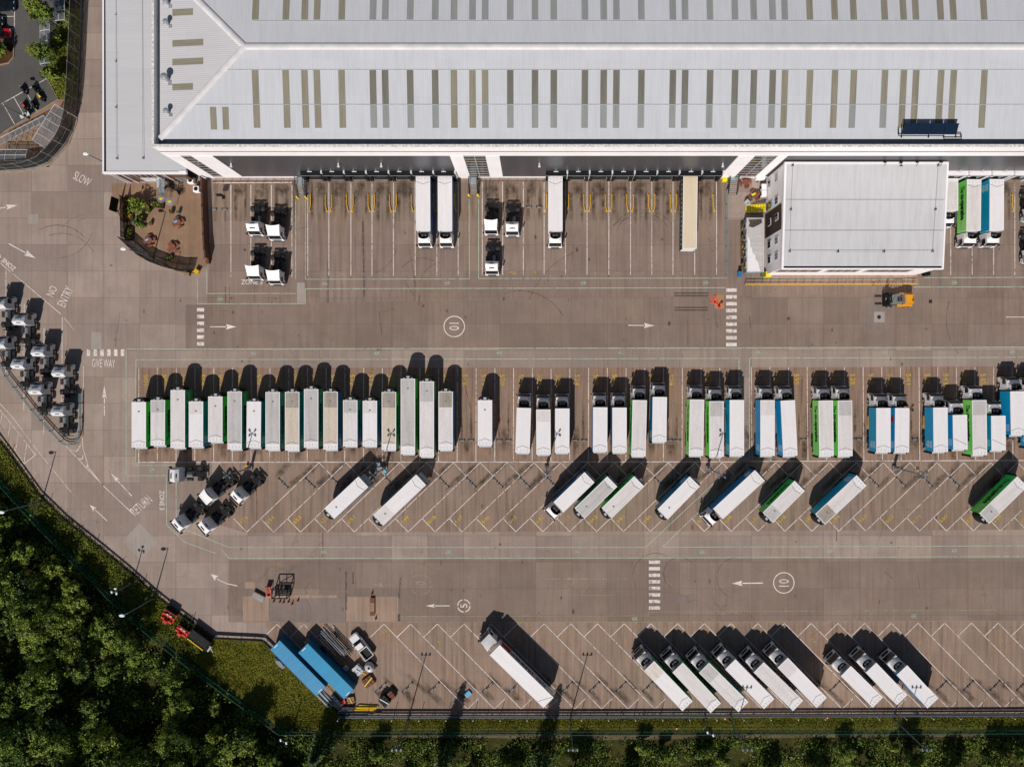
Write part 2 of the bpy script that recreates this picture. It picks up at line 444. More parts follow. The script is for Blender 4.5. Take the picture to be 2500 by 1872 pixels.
# ---------------------------------------------------------------- mesh building
class MB:
    def __init__(s):
        s.v, s.f, s.m = [], [], []
    def add(s, vs, fs, m=0, t=None):
        b = len(s.v)
        s.v += [tuple(t @ Vector(p)) for p in vs] if t is not None else [tuple(p) for p in vs]
        s.f += [tuple(b + i for i in f) for f in fs]
        s.m += [m] * len(fs)
        return s
    def box(s, x0, x1, y0, y1, z0, z1, m=0, t=None):
        return s.add([(x0, y0, z0), (x1, y0, z0), (x1, y1, z0), (x0, y1, z0), (x0, y0, z1), (x1, y0, z1), (x1, y1, z1), (x0, y1, z1)],
                     [(3, 2, 1, 0), (4, 5, 6, 7), (0, 1, 5, 4), (1, 2, 6, 5), (2, 3, 7, 6), (3, 0, 4, 7)], m, t)
    def cbox(s, x0, x1, y0, y1, z0, z1, c=.05, m=0, t=None):
        """box with chamfered upright and top edges"""
        def ring(i, z):
            a, b, e, d = x0 + i, x1 - i, y0 + i, y1 - i
            return [(a + c, e, z), (b - c, e, z), (b, e + c, z), (b, d - c, z), (b - c, d, z), (a + c, d, z), (a, d - c, z), (a, e + c, z)]
        vs = ring(0, z0) + ring(0, z1 - c) + ring(c, z1)
        fs = [tuple(range(7, -1, -1)), tuple(range(16, 24))]
        for k in (0, 8):
            fs += [(k + i, k + (i + 1) % 8, k + 8 + (i + 1) % 8, k + 8 + i) for i in range(8)]
        return s.add(vs, fs, m, t)
    def prism(s, poly, z0, z1, m=0, t=None):
        n = len(poly)
        a = sum(poly[i][0] * poly[(i + 1) % n][1] - poly[(i + 1) % n][0] * poly[i][1] for i in range(n))
        if a < 0:
            poly = poly[::-1]
        vs = [(x, y, z0) for x, y in poly] + [(x, y, z1) for x, y in poly]
        fs = [tuple(range(n - 1, -1, -1)), tuple(range(n, 2 * n))] + [(i, (i + 1) % n, n + (i + 1) % n, n + i) for i in range(n)]
        return s.add(vs, fs, m, t)
    def flat(s, poly, z, m=0, t=None):
        n = len(poly)
        a = sum(poly[i][0] * poly[(i + 1) % n][1] - poly[(i + 1) % n][0] * poly[i][1] for i in range(n))
        if a < 0:
            poly = poly[::-1]
        return s.add([(x, y, z) for x, y in poly], [tuple(range(n))], m, t)
    def quad(s, *p, m=0, t=None):
        return s.add(p, [tuple(range(len(p)))], m, t)
    def cyl(s, p0, p1, r0, r1=None, n=8, m=0, t=None):
        r1 = r0 if r1 is None else r1
        p0, p1 = Vector(p0), Vector(p1)
        d = (p1 - p0).normalized()
        a = d.orthogonal().normalized()
        b = d.cross(a)
        vs = []
        for p, r in ((p0, r0), (p1, r1)):
            vs += [p + (a * math.cos(2 * math.pi * i / n) + b * math.sin(2 * math.pi * i / n)) * r for i in range(n)]
        fs = [tuple(range(n - 1, -1, -1)), tuple(range(n, 2 * n))] + [(i, (i + 1) % n, n + (i + 1) % n, n + i) for i in range(n)]
        return s.add(vs, fs, m, t)
    def tube(s, pts, r, n=6, m=0, t=None):
        for a, b in zip(pts, pts[1:]):
            s.cyl(a, b, r, n=n, m=m, t=t)
        return s
    def bar(s, p0, p1, w, h, m=0, t=None):
        """flat bar lying between two points, w wide, h deep below the points"""
        p0, p1 = Vector(p0), Vector(p1)
        d = p1 - p0
        side = Vector((-d.y, d.x, 0))
        side = side.normalized() * (w / 2) if side.length > 1e-6 else Vector((w / 2, 0, 0))
        dn = Vector((0, 0, -h))
        vs = [p0 - side + dn, p1 - side + dn, p1 + side + dn, p0 + side + dn, p0 - side, p1 - side, p1 + side, p0 + side]
        return s.add(vs, [(3, 2, 1, 0), (4, 5, 6, 7), (0, 1, 5, 4), (1, 2, 6, 5), (2, 3, 7, 6), (3, 0, 4, 7)], m, t)
    def loft(s, rings, m=0, t=None, cap=True):
        n = len(rings[0])
        vs = [p for r in rings for p in r]
        fs = []
        for k in range(len(rings) - 1):
            fs += [(k * n + i, k * n + (i + 1) % n, (k + 1) * n + (i + 1) % n, (k + 1) * n + i) for i in range(n)]
        if cap:
            fs += [tuple(range(n - 1, -1, -1)), tuple(range((len(rings) - 1) * n, len(rings) * n))]
        return s.add(vs, fs, m, t)
    def profile(s, prof, m=0, t=None):
        """side profile [(x, z, halfwidth)] closed, mirrored about y = 0"""
        n = len(prof)
        vs = [(x, -h, z) for x, z, h in prof] + [(x, h, z) for x, z, h in prof]
        fs = [tuple(range(n)), tuple(range(2 * n - 1, n - 1, -1))] + [(i, n + i, n + (i + 1) % n, (i + 1) % n) for i in range(n)]
        return s.add(vs, fs, m, t)
    def mesh(s, name, mats):
        me = bpy.data.meshes.new(name)
        me.from_pydata(s.v, [], s.f)
        for x in (mats if isinstance(mats, (list, tuple)) else [mats]):
            me.materials.append(M[x] if isinstance(x, str) else x)
        me.polygons.foreach_set('material_index', s.m)
        me.update()
        return me

CACHE = {}
def cached(key, fn):
    if key not in CACHE:
        CACHE[key] = fn()
    return CACHE[key]
def obj(name, me, parent=None, loc=(0, 0, 0), rz=0.0, label=None):
    o = bpy.data.objects.new(name, me)
    COL.objects.link(o)
    o.location = loc
    o.rotation_euler = (0, 0, rz)
    if parent is not None:
        o.parent = parent
    if label:
        o['label'] = label
    return o
def tag(o, label, cat, group=None):
    o['label'], o['category'] = label, cat
    if group:
        o['group'] = group
    return o
def thing(name, label, cat, loc=(0, 0, 0), rz=0.0, group=None):
    o = bpy.data.objects.new(name, None)
    COL.objects.link(o)
    o.empty_display_size = .5
    o.location = loc if len(loc) == 3 else (*loc, 0)
    o.rotation_euler = (0, 0, rz)
    return tag(o, label, cat, group)
def struct(name, mb, mats, kind='structure'):
    o = obj(name, mb.mesh(name, mats))
    o['kind'] = kind
    return o
def PP(*pts, z=0.0):
    return [W(x, y, z) for x, y in pts]

# text outlines from the built-in font
TX = {}
def text(s, bold=0.0):
    k = (s, bold)
    if k not in TX:
        c = bpy.data.curves.new('t', 'FONT')
        c.body, c.size, c.align_x, c.align_y, c.offset, c.resolution_u = s, 1.0, 'CENTER', 'CENTER', bold, 3
        c.fill_mode = 'FRONT'
        o = bpy.data.objects.new('t', c)
        COL.objects.link(o)
        dg = bpy.context.evaluated_depsgraph_get()
        me = bpy.data.meshes.new_from_object(o.evaluated_get(dg))
        vs = [tuple(v.co) for v in me.vertices]
        fs = [tuple(p.vertices) for p in me.polygons]
        fs = [f if (Vector(vs[f[1]]) - Vector(vs[f[0]])).cross(Vector(vs[f[2]]) - Vector(vs[f[0]])).z > 0 else f[::-1] for f in fs]
        x0, x1 = min(v[0] for v in vs), max(v[0] for v in vs)
        y0, y1 = min(v[1] for v in vs), max(v[1] for v in vs)
        vs = [(v[0] - (x0 + x1) / 2, v[1] - (y0 + y1) / 2, 0) for v in vs]
        bpy.data.objects.remove(o)
        bpy.data.meshes.remove(me)
        bpy.data.curves.remove(c)
        TX[k] = (vs, fs, x1 - x0, y1 - y0)
    return TX[k]
def put_text(mb, s, x, y, z, ang, length, height, m=0, bold=0.0):
    vs, fs, w, h = text(s, bold)
    mb.add(vs, fs, m, T(x, y, z, ang, length / w, height / h))

# ---------------------------------------------------------------- ground sheets
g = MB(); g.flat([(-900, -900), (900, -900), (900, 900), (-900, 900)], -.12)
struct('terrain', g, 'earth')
KERB_L = [(-60, 985), (0, 1068), (50.7, 1136), (100, 1205), (162, 1265), (252, 1337), (320, 1393), (377, 1444), (435, 1490), (522, 1554)]
YARD = [(205, -80), (202, 60), (198, 150), (193, 240), (187, 300), (168, 352), (122, 402), (60, 418), (-60, 424)] + KERB_L + \
       [(640, 1559), (663, 1578), (790, 1702), (838, 1744), (1500, 1744), (2650, 1741), (2650, -80)]
g = MB(); g.flat(PP(*YARD), 0)
struct('yard_ground', g, 'yard')
g = MB()
g.flat(PP((505, 744), (2650, 708), (2650, 846), (453, 851), (453, 744)), .004)
g.flat(PP((558, 1366), (2650, 1362), (2650, 1514), (860, 1518), (558, 1518)), .004)
struct('road', g, 'road')
g = MB()
g.flat(PP((516, 441), (1772, 437), (1772, 537), (516, 541)), .004)
g.flat(PP((2225, 437), (2650, 437), (2650, 537), (2225, 537)), .004)
struct('dock_apron_ground', g, 'apron')
g = MB()
g.flat(PP((516, 541), (1772, 537), (1862, 537), (1862, 690), (2240, 689), (2240, 537), (2650, 537), (2650, 708), (505, 744)), .003)
struct('dock_yard_ground', g, 'dockbay')
g = MB()
g.flat(PP((332, 898), (1804, 897), (1804, 1127), (332, 1128)), .004)
g.flat(PP((1830, 897), (2650, 894), (2650, 1123), (1830, 1126)), .004)
struct('parking_bay_ground', g, 'bay')
g = MB(); g.flat(PP((540, 1130), (2650, 1126), (2650, 1292), (600, 1300), (470, 1262)), .006)
struct('diagonal_bay_ground', g, 'diag')
g = MB(); g.flat(PP((860, 1519), (2650, 1515), (2650, 1738), (870, 1740), (700, 1600), (655, 1560), (650, 1519)), .006)
struct('lower_bay_ground', g, 'diag2')
g = MB()
g.flat(PP((299, 1320), (341, 1276), (385, 1321), (343, 1366)), .012)
g.flat(PP((68, 523), (94, 523), (94, 547), (68, 547)), .012)
g.flat(PP((223, 810), (248, 810), (248, 852), (223, 852)), .012)
g.flat(PP((2134, 761), (2160, 761), (2160, 787), (2134, 787)), .016)
g.flat(PP((725, 690), (744, 690), (744, 740), (725, 740)), .012)
struct('pale_concrete_patch_ground', g, 'patch')
g = MB()
g.flat(PP((593, 1455), (656, 1455), (656, 1516), (593, 1516)), .008)
g.flat(PP((846, 1456), (972, 1456), (972, 1517), (846, 1517)), .008)
g.flat(PP((656, 1452), (822, 1452), (822, 1459), (656, 1459)), .010)
g.flat(PP((598, 1420), (622, 1420), (622, 1436), (598, 1436)), .008)
struct('sandy_patch_ground', g, 'patch2')
g = MB()
g.flat(PP((2119, 740), (2167, 740), (2167, 804), (2119, 804)), .010)
g.flat(PP((657, 1461), (844, 1461), (844, 1517), (657, 1517)), .009)
g.flat(PP((1653, 1451), (1694, 1451), (1694, 1471), (1653, 1471)), .010)
struct('blue_grey_patch_ground', g, 'grate')
# car park, its beds, the smoking garden
g = MB(); g.flat(PP((-80, -80), (150, -80), (150, 40), (114, 130), (112, 186), (143, 243), (10, 323), (-80, 372)), .004)
struct('car_park_ground', g, 'tarmac')
g = MB(); g.flat(PP((-80, 372), (10, 323), (143, 243), (193, 240), (187, 300), (168, 352), (122, 402), (60, 418), (-80, 424)), .002)
g.flat(PP((304, 449), (500, 443), (513, 640), (480, 668), (430, 660), (372, 630), (330, 590), (300, 545), (277, 500), (272, 449)), .010)
struct('garden_paving', g, 'paving')
g = MB()
g.flat(PP((118, 130), (150, 20), (200, 20), (197, 150), (192, 240), (146, 242), (113, 184)), .03)
struct('planting_bed_ground', g, 'grass')
g = MB(); g.prism(PP((-60, 106), (33, 106), (35, 112), (34, 140), (22, 155), (-2, 160), (-60, 160)), 0, .12)
struct('kerbed_island_ground', g, 'soil')
g = MB(); g.flat(PP((1862, 669), (2240, 672), (2240, 689), (1862, 690)), .012)
struct('office_path', g, 'patch2')
# verges and the wood floor outside the yard
g = MB()
g.flat(PP((525, 1558), (638, 1562), (660, 1582), (788, 1705), (832, 1748), (1500, 1747), (2650, 1744), (2650, 1779), (690, 1782), (470, 1612), (230, 1398), (150, 1310), (-60, 1105), (-60, 990), (0, 1072), (100, 1209), (252, 1341), (320, 1397), (435, 1494)), -.03)
struct('grass_verge_ground', g, 'grass')
g = MB(); g.flat(PP((900, 1794), (1300, 1791), (1500, 1793), (2000, 1790), (2650, 1789), (2650, 1797), (2100, 1799), (1700, 1803), (1450, 1806), (1200, 1801), (900, 1799)), -.05)
struct('gravel_path', g, 'gravel')
def strip(mb, pts, w, h, z0=0.0, m=0):
    """continuous strip along a polyline with mitred joints"""
    n = len(pts)
    L, Rr = [], []
    for i in range(n):
        a = Vector(pts[max(i - 1, 0)]); b = Vector(pts[min(i + 1, n - 1)])
        d = (b - a).normalized()
        s = Vector((-d.y, d.x)) * (w / 2)
        p = Vector(pts[i])
        L.append(p + s); Rr.append(p - s)
    for i in range(n - 1):
        q = [L[i], L[i + 1], Rr[i + 1], Rr[i]]
        vs = [(p.x, p.y, z0) for p in q] + [(p.x, p.y, z0 + h) for p in q]
        mb.add(vs, [(0, 1, 2, 3), (7, 6, 5, 4), (1, 0, 4, 5), (2, 1, 5, 6), (3, 2, 6, 7), (0, 3, 7, 4)], m)
def mids(pts):
    return [pts[0]] + [p for a, b in zip(pts, pts[1:]) for p in (((a[0] + b[0]) / 2, (a[1] + b[1]) / 2), b)]
KERB_N = [(205, -80), (202, 60), (198, 150), (193, 240), (187, 300), (168, 352), (122, 402), (60, 418), (-60, 424)]
g = MB()
strip(g, PP(*KERB_N), .30, .14)
strip(g, PP((277, 500), (300, 545), (330, 590), (372, 632), (430, 663), (480, 670), (513, 642)), .28, .14)
strip(g, PP((33, 106), (35, 112), (34, 140), (22, 155), (-2, 160)), .2, .16)
strip(g, PP((10, 323), (143, 243), (112, 186)), .18, .12)
strip(g, PP((168, 1087), (190, 1083), (201, 1063), (203, 1010)), .35, .12)
struct('kerb_road_edge', g, 'kerb')

# ---------------------------------------------------------------- painted markings
Z1, Z2, Z3 = .018, .022, .026
wl = MB(); wt = MB(); gl = MB(); ll = MB(); yl = MB(); yf = MB(); wf = MB(); sk = MB(); fs_ = MB(); rl = MB()
def line(mb, a, b, w=2.3, z=Z1, gap=0.0, m=0):
    a, b = Vector(W(*a)), Vector(W(*b))
    d = b - a
    L = d.length
    if L < 1e-6:
        return
    u = d / L
    s = Vector((-u.y, u.x)) * (w * (.62 if mb in (gl, ll) else .70) / PX / 2)
    t = 0.0
    while t < L:
        e = L if not gap else min(L, t + random.uniform(1.2, 7.0))
        p, q = a + u * t, a + u * e
        mb.flat([tuple(p - s), tuple(q - s), tuple(q + s), tuple(p + s)], z, m)
        t = e + (random.uniform(.05, .5) * gap if gap else 1)
def pl(mb, pts, w=2.0, z=Z1, gap=0.0):
    for a, b in zip(pts, pts[1:]):
        line(mb, a, b, w, z, gap)
def arrow(mb, tail, tip, w=3.2, hl=26, hw=13, z=Z2):
    a, b = Vector(tail), Vector(tip)
    u = (b - a).normalized()
    n = Vector((-u.y, u.x))
    c = b - u * hl
    line(mb, tuple(a), tuple(c), w, z)
    mb.flat(PP(tuple(b), tuple(c + n * hw / 2), tuple(c + u * 3), tuple(c - n * hw / 2)), z + .002)
def txt(mb, s, px, py, dirx, diry, length, height, bold=.0, z=Z3):
    x, y = W(px, py)
    put_text(mb, s, x, y, z, math.atan2(-diry, dirx), length / PX, height / PX, 0, bold)
def ring(mb, px, py, r, w, z=Z2, gaps=0, n=48):
    x, y = W(px, py)
    r0, r1 = (r - w / 2) / PX, (r + w / 2) / PX
    for i in range(n):
        if gaps and (i % (n // gaps)) < 2:
            continue
        a0, a1 = 2 * math.pi * i / n, 2 * math.pi * (i + 1) / n
        mb.flat([(x + r0 * math.cos(a0), y + r0 * math.sin(a0)), (x + r1 * math.cos(a0), y + r1 * math.sin(a0)),
                 (x + r1 * math.cos(a1), y + r1 * math.sin(a1)), (x + r0 * math.cos(a1), y + r0 * math.sin(a1))], z)
# dock bays
for x in (563.8, 612.5, 662.6, 712.8):
    line(wl, (x, 452), (x, 676))
for x in (751.3, 803, 856.8, 908.3, 960.6, 1013.6, 1066.4, 1118.6):
    line(wl, (x, 446), (x, 673))
for x in (1177.4, 1227.2, 1277.7, 1328.4, 1380.6, 1433.3, 1486.4, 1539.4, 1591.3, 1643, 1696, 1749.3):
    line(wl, (x, 444), (x, 671))
for x in (2269, 2321, 2373.3, 2425.8, 2477.4):
    line(wl, (x, 444), (x, 671))
line(wl, (520, 447), (712, 446), 2.6)
# long row
for k in range(32):
    x = 339 + 45.75 * k
    if x < 1770:
        line(wl, (x, 898), (x - .6, 1128), 2.2, gap=.5)
for k in range(17):
    x = 1834 + 45.5 * k
    line(wl, (x, 896), (x + 2, 1125), 2.2, gap=.5)
line(wl, (337, 1128), (1804, 1127), 2.4)
line(wl, (1830, 1126), (2600, 1123), 2.4)
for k in range(32):
    if k in (31,):
        continue
    x = 339 + 45.75 * k + 21 - 3
    txt(yl, str(501 + k), x, 927, 0, 1, 27, 12, .012)
    txt(yf, str(401 + k), x - 2, 904, 1, 0, 15, 7)
for k in range(16):
    x = 1834 + 45.5 * k + 20
    txt(yl, str(533 + k), x, 925, 0, 1, 27, 12, .012)
    txt(yf, 'T' if k % 2 else 'F', x - 2, 899, 0, 1, 6, 9)
for k, s in enumerate(('403', '404', '405', '406', '407', '408')):
    txt(wf, s, 777 + 52.5 * k, 669, 1, 0, 19, 8)
txt(yl, '408', 1252, 666, 1, 0, 18, 8); txt(yl, '115', 1301, 666, 1, 0, 18, 8)
for k in range(8):
    txt(wf, str(410 + k), 1354 + 52.4 * k, 666, 1, 0, 18, 8)
# diagonal middle row
def mid_tip(k):
    return (602.3 + 65.7 * k, 1298.5 - .115 * k)
for k in range(-1, 30):
    tx, ty = mid_tip(k)
    gapk = (k == 16)
    y1 = 1129
    if k >= 0 and not gapk:
        line(wl, (tx, ty), (tx + (ty - y1) * 1.043, y1), 2.2, gap=.7)
        line(wl, (tx, ty), (tx - 32, ty - 33.5), 2.4)
        tpx = tx + (ty - y1) * 1.043
        line(wl, (tpx, y1), (tpx + 30, y1 + 31), 2.0, gap=.9)
        num = 655 - k if k < 16 else 656 - k
        txt(yl, str(num), tx - 8, ty - 30, 1, -.95, 23, 9, .012)
        txt(yf, 'S', tx - 19, ty - 21, 1, -.95, 9, 9)
# lower diagonal row
for k in range(0, 29):
    if k in (3,):
        continue
    tx, ty = 676.5 + 65.2 * k, 1523 - .12 * k
    yb = 1730
    if k >= 4 or k < 3:
        yb = 1730 if k >= 4 else 1585
        line(wl, (tx, ty), (tx + (yb - ty) * .985, yb), 2.2, gap=.6)
        line(wl, (tx, ty), (tx - 33, ty + 32), 2.4)
        if k >= 4:
            bx = tx + (yb - ty) * .985
            line(wl, (bx, yb), (bx + 26, yb - 26), 1.9, gap=.8)
            txt(yf, str(147 + k), tx - 2, ty + 20, 1, -.95, 16, 8)
            txt(yf, '%d' % (k % 9), tx + 5, ty + 42, 1, -.95, 8, 12)
# green walkways
pl(gl, [(745.5, 487), (745.5, 682), (1146, 681), (1145, 485)])
line(gl, (722, 487), (722, 681))
pl(gl, [(1168.4, 485), (1168.4, 680), (1773, 679)])
pl(gl, [(482, 680), (482, 741.5), (745.5, 741.5), (745.5, 705)])
line(gl, (745.5, 705), (1772, 702.5), gap=.25)
line(gl, (2230, 701), (2600, 700)); line(gl, (1862, 679.5), (2215, 679)); line(gl, (2256, 678), (2600, 677))
pl(gl, [(505, 660), (505, 716.5), (722, 716.5)])
line(gl, (310, 852), (2600, 847), gap=.4)
pl(gl, [(332, 878), (900, 877)], gap=.2); line(gl, (900, 877), (1804, 874.5), gap=.4)
line(gl, (1830, 874), (2600, 872), gap=.2)
line(gl, (1804, 874.5), (1804, 1127)); line(gl, (1830, 874), (1830, 1126))
pl(gl, [(308, 852), (308, 1160.6), (406, 1160.6), (407, 1281), (452, 1323), (526, 1350)], gap=.3)
pl(gl, [(332, 878), (332, 1135.6), (436, 1135.6)], gap=.3); line(gl, (430, 1175), (430, 1262))
pl(gl, [(458, 1294), (559, 1335.6), (1576, 1335.6), (1796, 1129)], gap=.15)
pl(gl, [(541, 1342), (560, 1362), (1600, 1361), (2600, 1357)], gap=.15)
pl(gl, [(1826, 1133), (1617, 1335), (2600, 1331)], gap=.15)
pl(ll, [(978, 1503), (1583.5, 1502), (1583.5, 1493), (1900, 1491), (2600, 1487)], 1.8)
pl(ll, [(1240, 1519), (1880, 1517), (2600, 1514)], 1.8)
def sym(px, py, d):
    line(gl, (px - 7, py), (px + 7, py), 1.6, Z2)
    for o in (0, 6):
        line(gl, (px + d * (7 - o), py), (px + d * (1 - o), py - 5), 1.6, Z2)
        line(gl, (px + d * (7 - o), py), (px + d * (1 - o), py + 5), 1.6, Z2)
for p in ((537.7, 730), (792, 693), (1092, 691), (1424, 691), (1722.6, 690), (2330, 690)):
    sym(*p, 1)
for p in ((619, 863), (921, 862), (1517, 861), (1852, 859), (2161, 860), (2472, 859), (1220, 862), (791, 1347), (1407, 1347), (1715, 1347), (2027, 1345), (2331, 1344), (1094, 1347), (372, 1147), (1550, 1510), (2231, 1503)):
    sym(*p, -1)
# crossings, arrows, words
for k in range(6):
    wl.flat(PP((481, 752 + 16.6 * k), (498.5, 752 + 16.6 * k), (498.5, 760.5 + 16.6 * k), (481, 760.5 + 16.6 * k)), Z2)
for k in range(9):
    wl.flat(PP((1772.7, 704 + 16.6 * k), (1798.6, 704 + 16.6 * k), (1798.6, 712.5 + 16.6 * k), (1772.7, 712.5 + 16.6 * k)), Z2)
for k in range(8):
    wl.flat(PP((1584.3, 1367.3 + 15.95 * k), (1611.6, 1367.3 + 15.95 * k), (1611.6, 1375.6 + 15.95 * k), (1584.3, 1375.6 + 15.95 * k)), Z2)
for k in range(6):
    wl.flat(PP((212 + 16.6 * k, 852.5), (220.5 + 16.6 * k, 852.5), (220.5 + 16.6 * k, 869), (212 + 16.6 * k, 869)), Z2)
txt(wt, 'GIVE WAY', 253, 886.5, 1, .03, 56, 20, -.004)
arrow(wt, (513, 797.7), (578, 797.7)); arrow(wt, (1534, 794), (1598, 794.8)); arrow(wt, (1097.7, 1478), (1039.7, 1478), hl=22, hw=9)
arrow(wt, (1862.6, 1422.4), (1786.4, 1423.4), 4); arrow(wf, (975, 1426), (910, 1426))
arrow(wt, (21.7, 595), (87, 630.4), 3.6, 28, 15); arrow(wt, (-30, 514), (43, 501), 3.2, 28, 13)
arrow(wt, (540, 1419), (515, 1400.5), 3, 18, 15); pl(wl, [(537, 1416), (555, 1424), (580, 1429.5)], 3, Z2)
arrow(wl, (255, 1015), (255, 940), 3.8, 32, 11); arrow(wl, (321.7, 1210), (271, 1155), 3.4, 24, 10)
arrow(wt, (262, 1271), (219, 1231.6), 2.8, 18, 12); arrow(wf, (246, 1300), (194, 1254), 3, 22, 12)
line(wl, (2456, 774), (2600, 774), 2.6)
txt(wt, 'SLOW', 201, 437, .885, .465, 43, 21, -.004)
txt(wt, 'NO', 127, 711, .42, -.9, 25, 19, -.004); txt(wt, 'ENTRY', 160, 724, .44, -.9, 50, 21, -.004)
txt(wt, 'ZONE 4', 17, 642, -.76, -.65, 52, 12, .01); txt(wt, 'ZONE 3', 395.6, 1220.5, 0, 1, 47, 12, .01)
txt(wt, 'ZONE 5', 615, 688.5, 1, 0, 52, 12, .01); txt(wl, 'RETURN', 345, 1233, .75, -.66, 56, 22); txt(wf, 'EXIT', 292, 1300, .75, -.66, 40, 22)
txt(wf, 'A', 34.5, 1063, .75, .6, 9, 10)
ring(wt, 1109, 797, 25, 2.2); txt(wt, '10', 1109, 797, 0, 1, 18, 24, .0)
ring(wt, 1913.6, 1422, 25, 2.2); txt(wt, '10', 1913.6, 1422, 0, -1, 18, 24, .0)
ring(wt, 1132.5, 1478, 15, 2.4, gaps=4); txt(wt, '5', 1132.5, 1478, 0, -1, 10, 17, .0)
ring(wf, 1027, 1426, 25, 1.8); txt(wf, '10', 1027, 1426, 0, -1, 16, 22)
# tractor park lines, road lines on the left
line(wl, (-10, 633), (149, 767)); pl(wl, [(157, 776), (165, 785), (180, 805)], 1.8, gap=2.0)
for x, y in ((15, 655), (59.4, 742), (107.8, 800), (152, 774), (204, 894)):
    line(wl, (x, y), (x - 1, y + 260 if x < 200 else 1010), 2.2, gap=.5)
pl(wl, [(161, 1088), (252, 1185), (326, 1255)], 2.4); pl(wl, [(200.5, 1062), (203, 1094), (216, 1140), (252, 1185)], 2.2)
for p in (((174, 1097), (187, 1102), (197, 1086)), ((190, 1118), (201, 1121), (203, 1111)), ((206, 1137), (213, 1141), (214, 1133))):
    pl(wl, p, 3.2, Z2)
pl(wl, [(-6, 978), (33, 1021), (101, 1111), (174, 1201)], 1.8, gap=1.2); pl(wf, [(174, 1201), (245, 1264)], 1.8)
pl(wl, [(-10, 990), (5, 1006), (53, 1066)], 2.0); pl(wl, [(58, 1073), (87, 1110), (59, 1132)], 2.0, gap=.6); pl(wl, [(59, 1132), (-10, 1022)], 2.0)
for a, b in (((6, 1006), (2, 1031)), ((25, 1035), (20, 1065)), ((45, 1060), (39, 1094)), ((65, 1084), (59, 1131))):
    line(wl, a, b, 1.9)
pl(yl, [(-12, 1018), (59, 1136)], 2.0); pl(yl, [(-5, 1075), (15, 1069), (28, 1076), (34, 1098), (48, 1108)], 1.6)
line(wf, (1332, 1412), (1545, 1412)); pl(wf, [(1332, 1452), (1332, 1413), (1545, 1413), (1545, 1452), (1332, 1452)], 1.5)
for k in range(5):
    line(wf, (1340 + 40 * k, 1450), (1362 + 40 * k, 1418), 1.6)
# car park lines
for a, b in (((35.5, -40), (35.5, 102)), ((-30, 41), (35.5, 41)), ((-30, 71), (35.5, 71)), ((4, 254), (115, 192)), ((8, 255), (36, 304)), ((34, 238), (59, 282)), ((62, 222), (91, 273))):
    line(wl, a, b, 2.4)
for dx in (0, 48, 96):
    line(wf, (305 + dx, 1145), (305 + dx, 1160), 1.5)
# fallen-man warning painted before the crossing
tan = MB(); tan.flat(PP((1745, 720), (1767.5, 720), (1767.5, 753.6), (1745, 753.6)), Z1)
struct('road_marking_tan_patch', tan, 'tanpaint')
def man(mb, grow, z):
    def limb(a, b, w):
        line(mb, a, b, w + grow, z)
    limb((1744, 735), (1757, 746), 9); limb((1746, 737), (1734, 722), 4.6); limb((1752, 736), (1744, 719), 4.4); limb((1744, 719), (1752, 722), 4.2)
    limb((1746, 741), (1734, 736), 4.6); limb((1734, 737), (1736, 742), 3.6); limb((1755, 738), (1763, 742), 3.4); limb((1756, 744), (1760, 736), 3.2)
    ring(mb, 1756, 748.5, (4.6 + grow * .5) / 2, 4.6 + grow * .5, z, 0, 14)
mm = MB(); man(mm, 1.6, Z2); struct('road_marking_figure_outline', mm, 'pinkpaint')
mm = MB(); man(mm, 0, Z3 + .004); struct('road_marking_red_figure', mm, 'redpaint')
for y in (716, 721.8, 750.8, 757.4):
    line(sk, (1646, y), (1729, y), 2.8, Z2)
sk.flat(PP((1759, 733), (1765, 733), (1765, 739.5), (1759, 739.5)), Z3 + .006)
# rubber arcs and rust trails
def arc(mb, cx, cy, r, a0, a1, w=2.0, n=16, z=.014):
    pts = [(cx + r * math.cos(R(a0 + (a1 - a0) * i / n)), cy + r * math.sin(R(a0 + (a1 - a0) * i / n))) for i in range(n + 1)]
    pl(mb, pts, w, z)
for a in ((1570, 590, 70, 200, 330), (1570, 596, 84, 210, 325), (1560, 640, 110, 235, 300), (1030, 690, 60, 215, 300), (1085, 700, 60, 190, 260), (140, 640, 90, 240, 320), (150, 660, 90, 250, 330), (1660, 1400, 40, 120, 330), (1600, 1405, 55, 150, 300), (1800, 1410, 50, 120, 260), (140, 540, 90, 20, 100), (890, 590, 80, 10, 70), (2440, 780, 130, 140, 200), (1480, 800, 200, 200, 250), (1270, 830, 120, 250, 330)):
    arc(fs_, *a)
for a, b, w in (((1000, 610), (1015, 700), 2.2), ((985, 680), (1010, 722), 2), ((926, 760), (932, 815), 2.2), ((886, 540), (889, 725), 6), ((801, 640), (801, 740), 3), ((281, 846), (293, 760), 1.6), ((1328, 681), (1328, 735), 1.5), ((1679, 780), (1679, 840), 1.5), ((560, 700), (560, 742), 2), ((628, 690), (628, 716), 2), ((845, 1395), (845, 1488), 6), ((978, 1410), (974, 1460), 6), ((862, 1395), (862, 1425), 5), ((974, 1498), (974, 1516), 9), ((2160, 1395), (2180, 1412), 2), ((2240, 1400), (2246, 1440), 2)):
    line(fs_, a, b, w, .014)
for a, b in (((1024, 720), (1022, 745)), ((2042, 1290), (2042, 1320)), ((788, 1300), (788, 1360)), ((1130, 920), (1150, 1000)), ((626, 1180), (627, 1270)), ((1958, 925), (1957, 985)), ((1175, 1690), (1215, 1660)), ((1830, 770), (1832, 800)), ((550, 700), (551, 740)), ((1745, 765), (1752, 800)), ((2360, 1236), (2364, 1252)), ((1195, 1640), (1230, 1690))):
    line(rl, a, b, 3.5, .014)
st_, ps_ = MB(), MB()
soak = {}
rnd = random.Random(21)
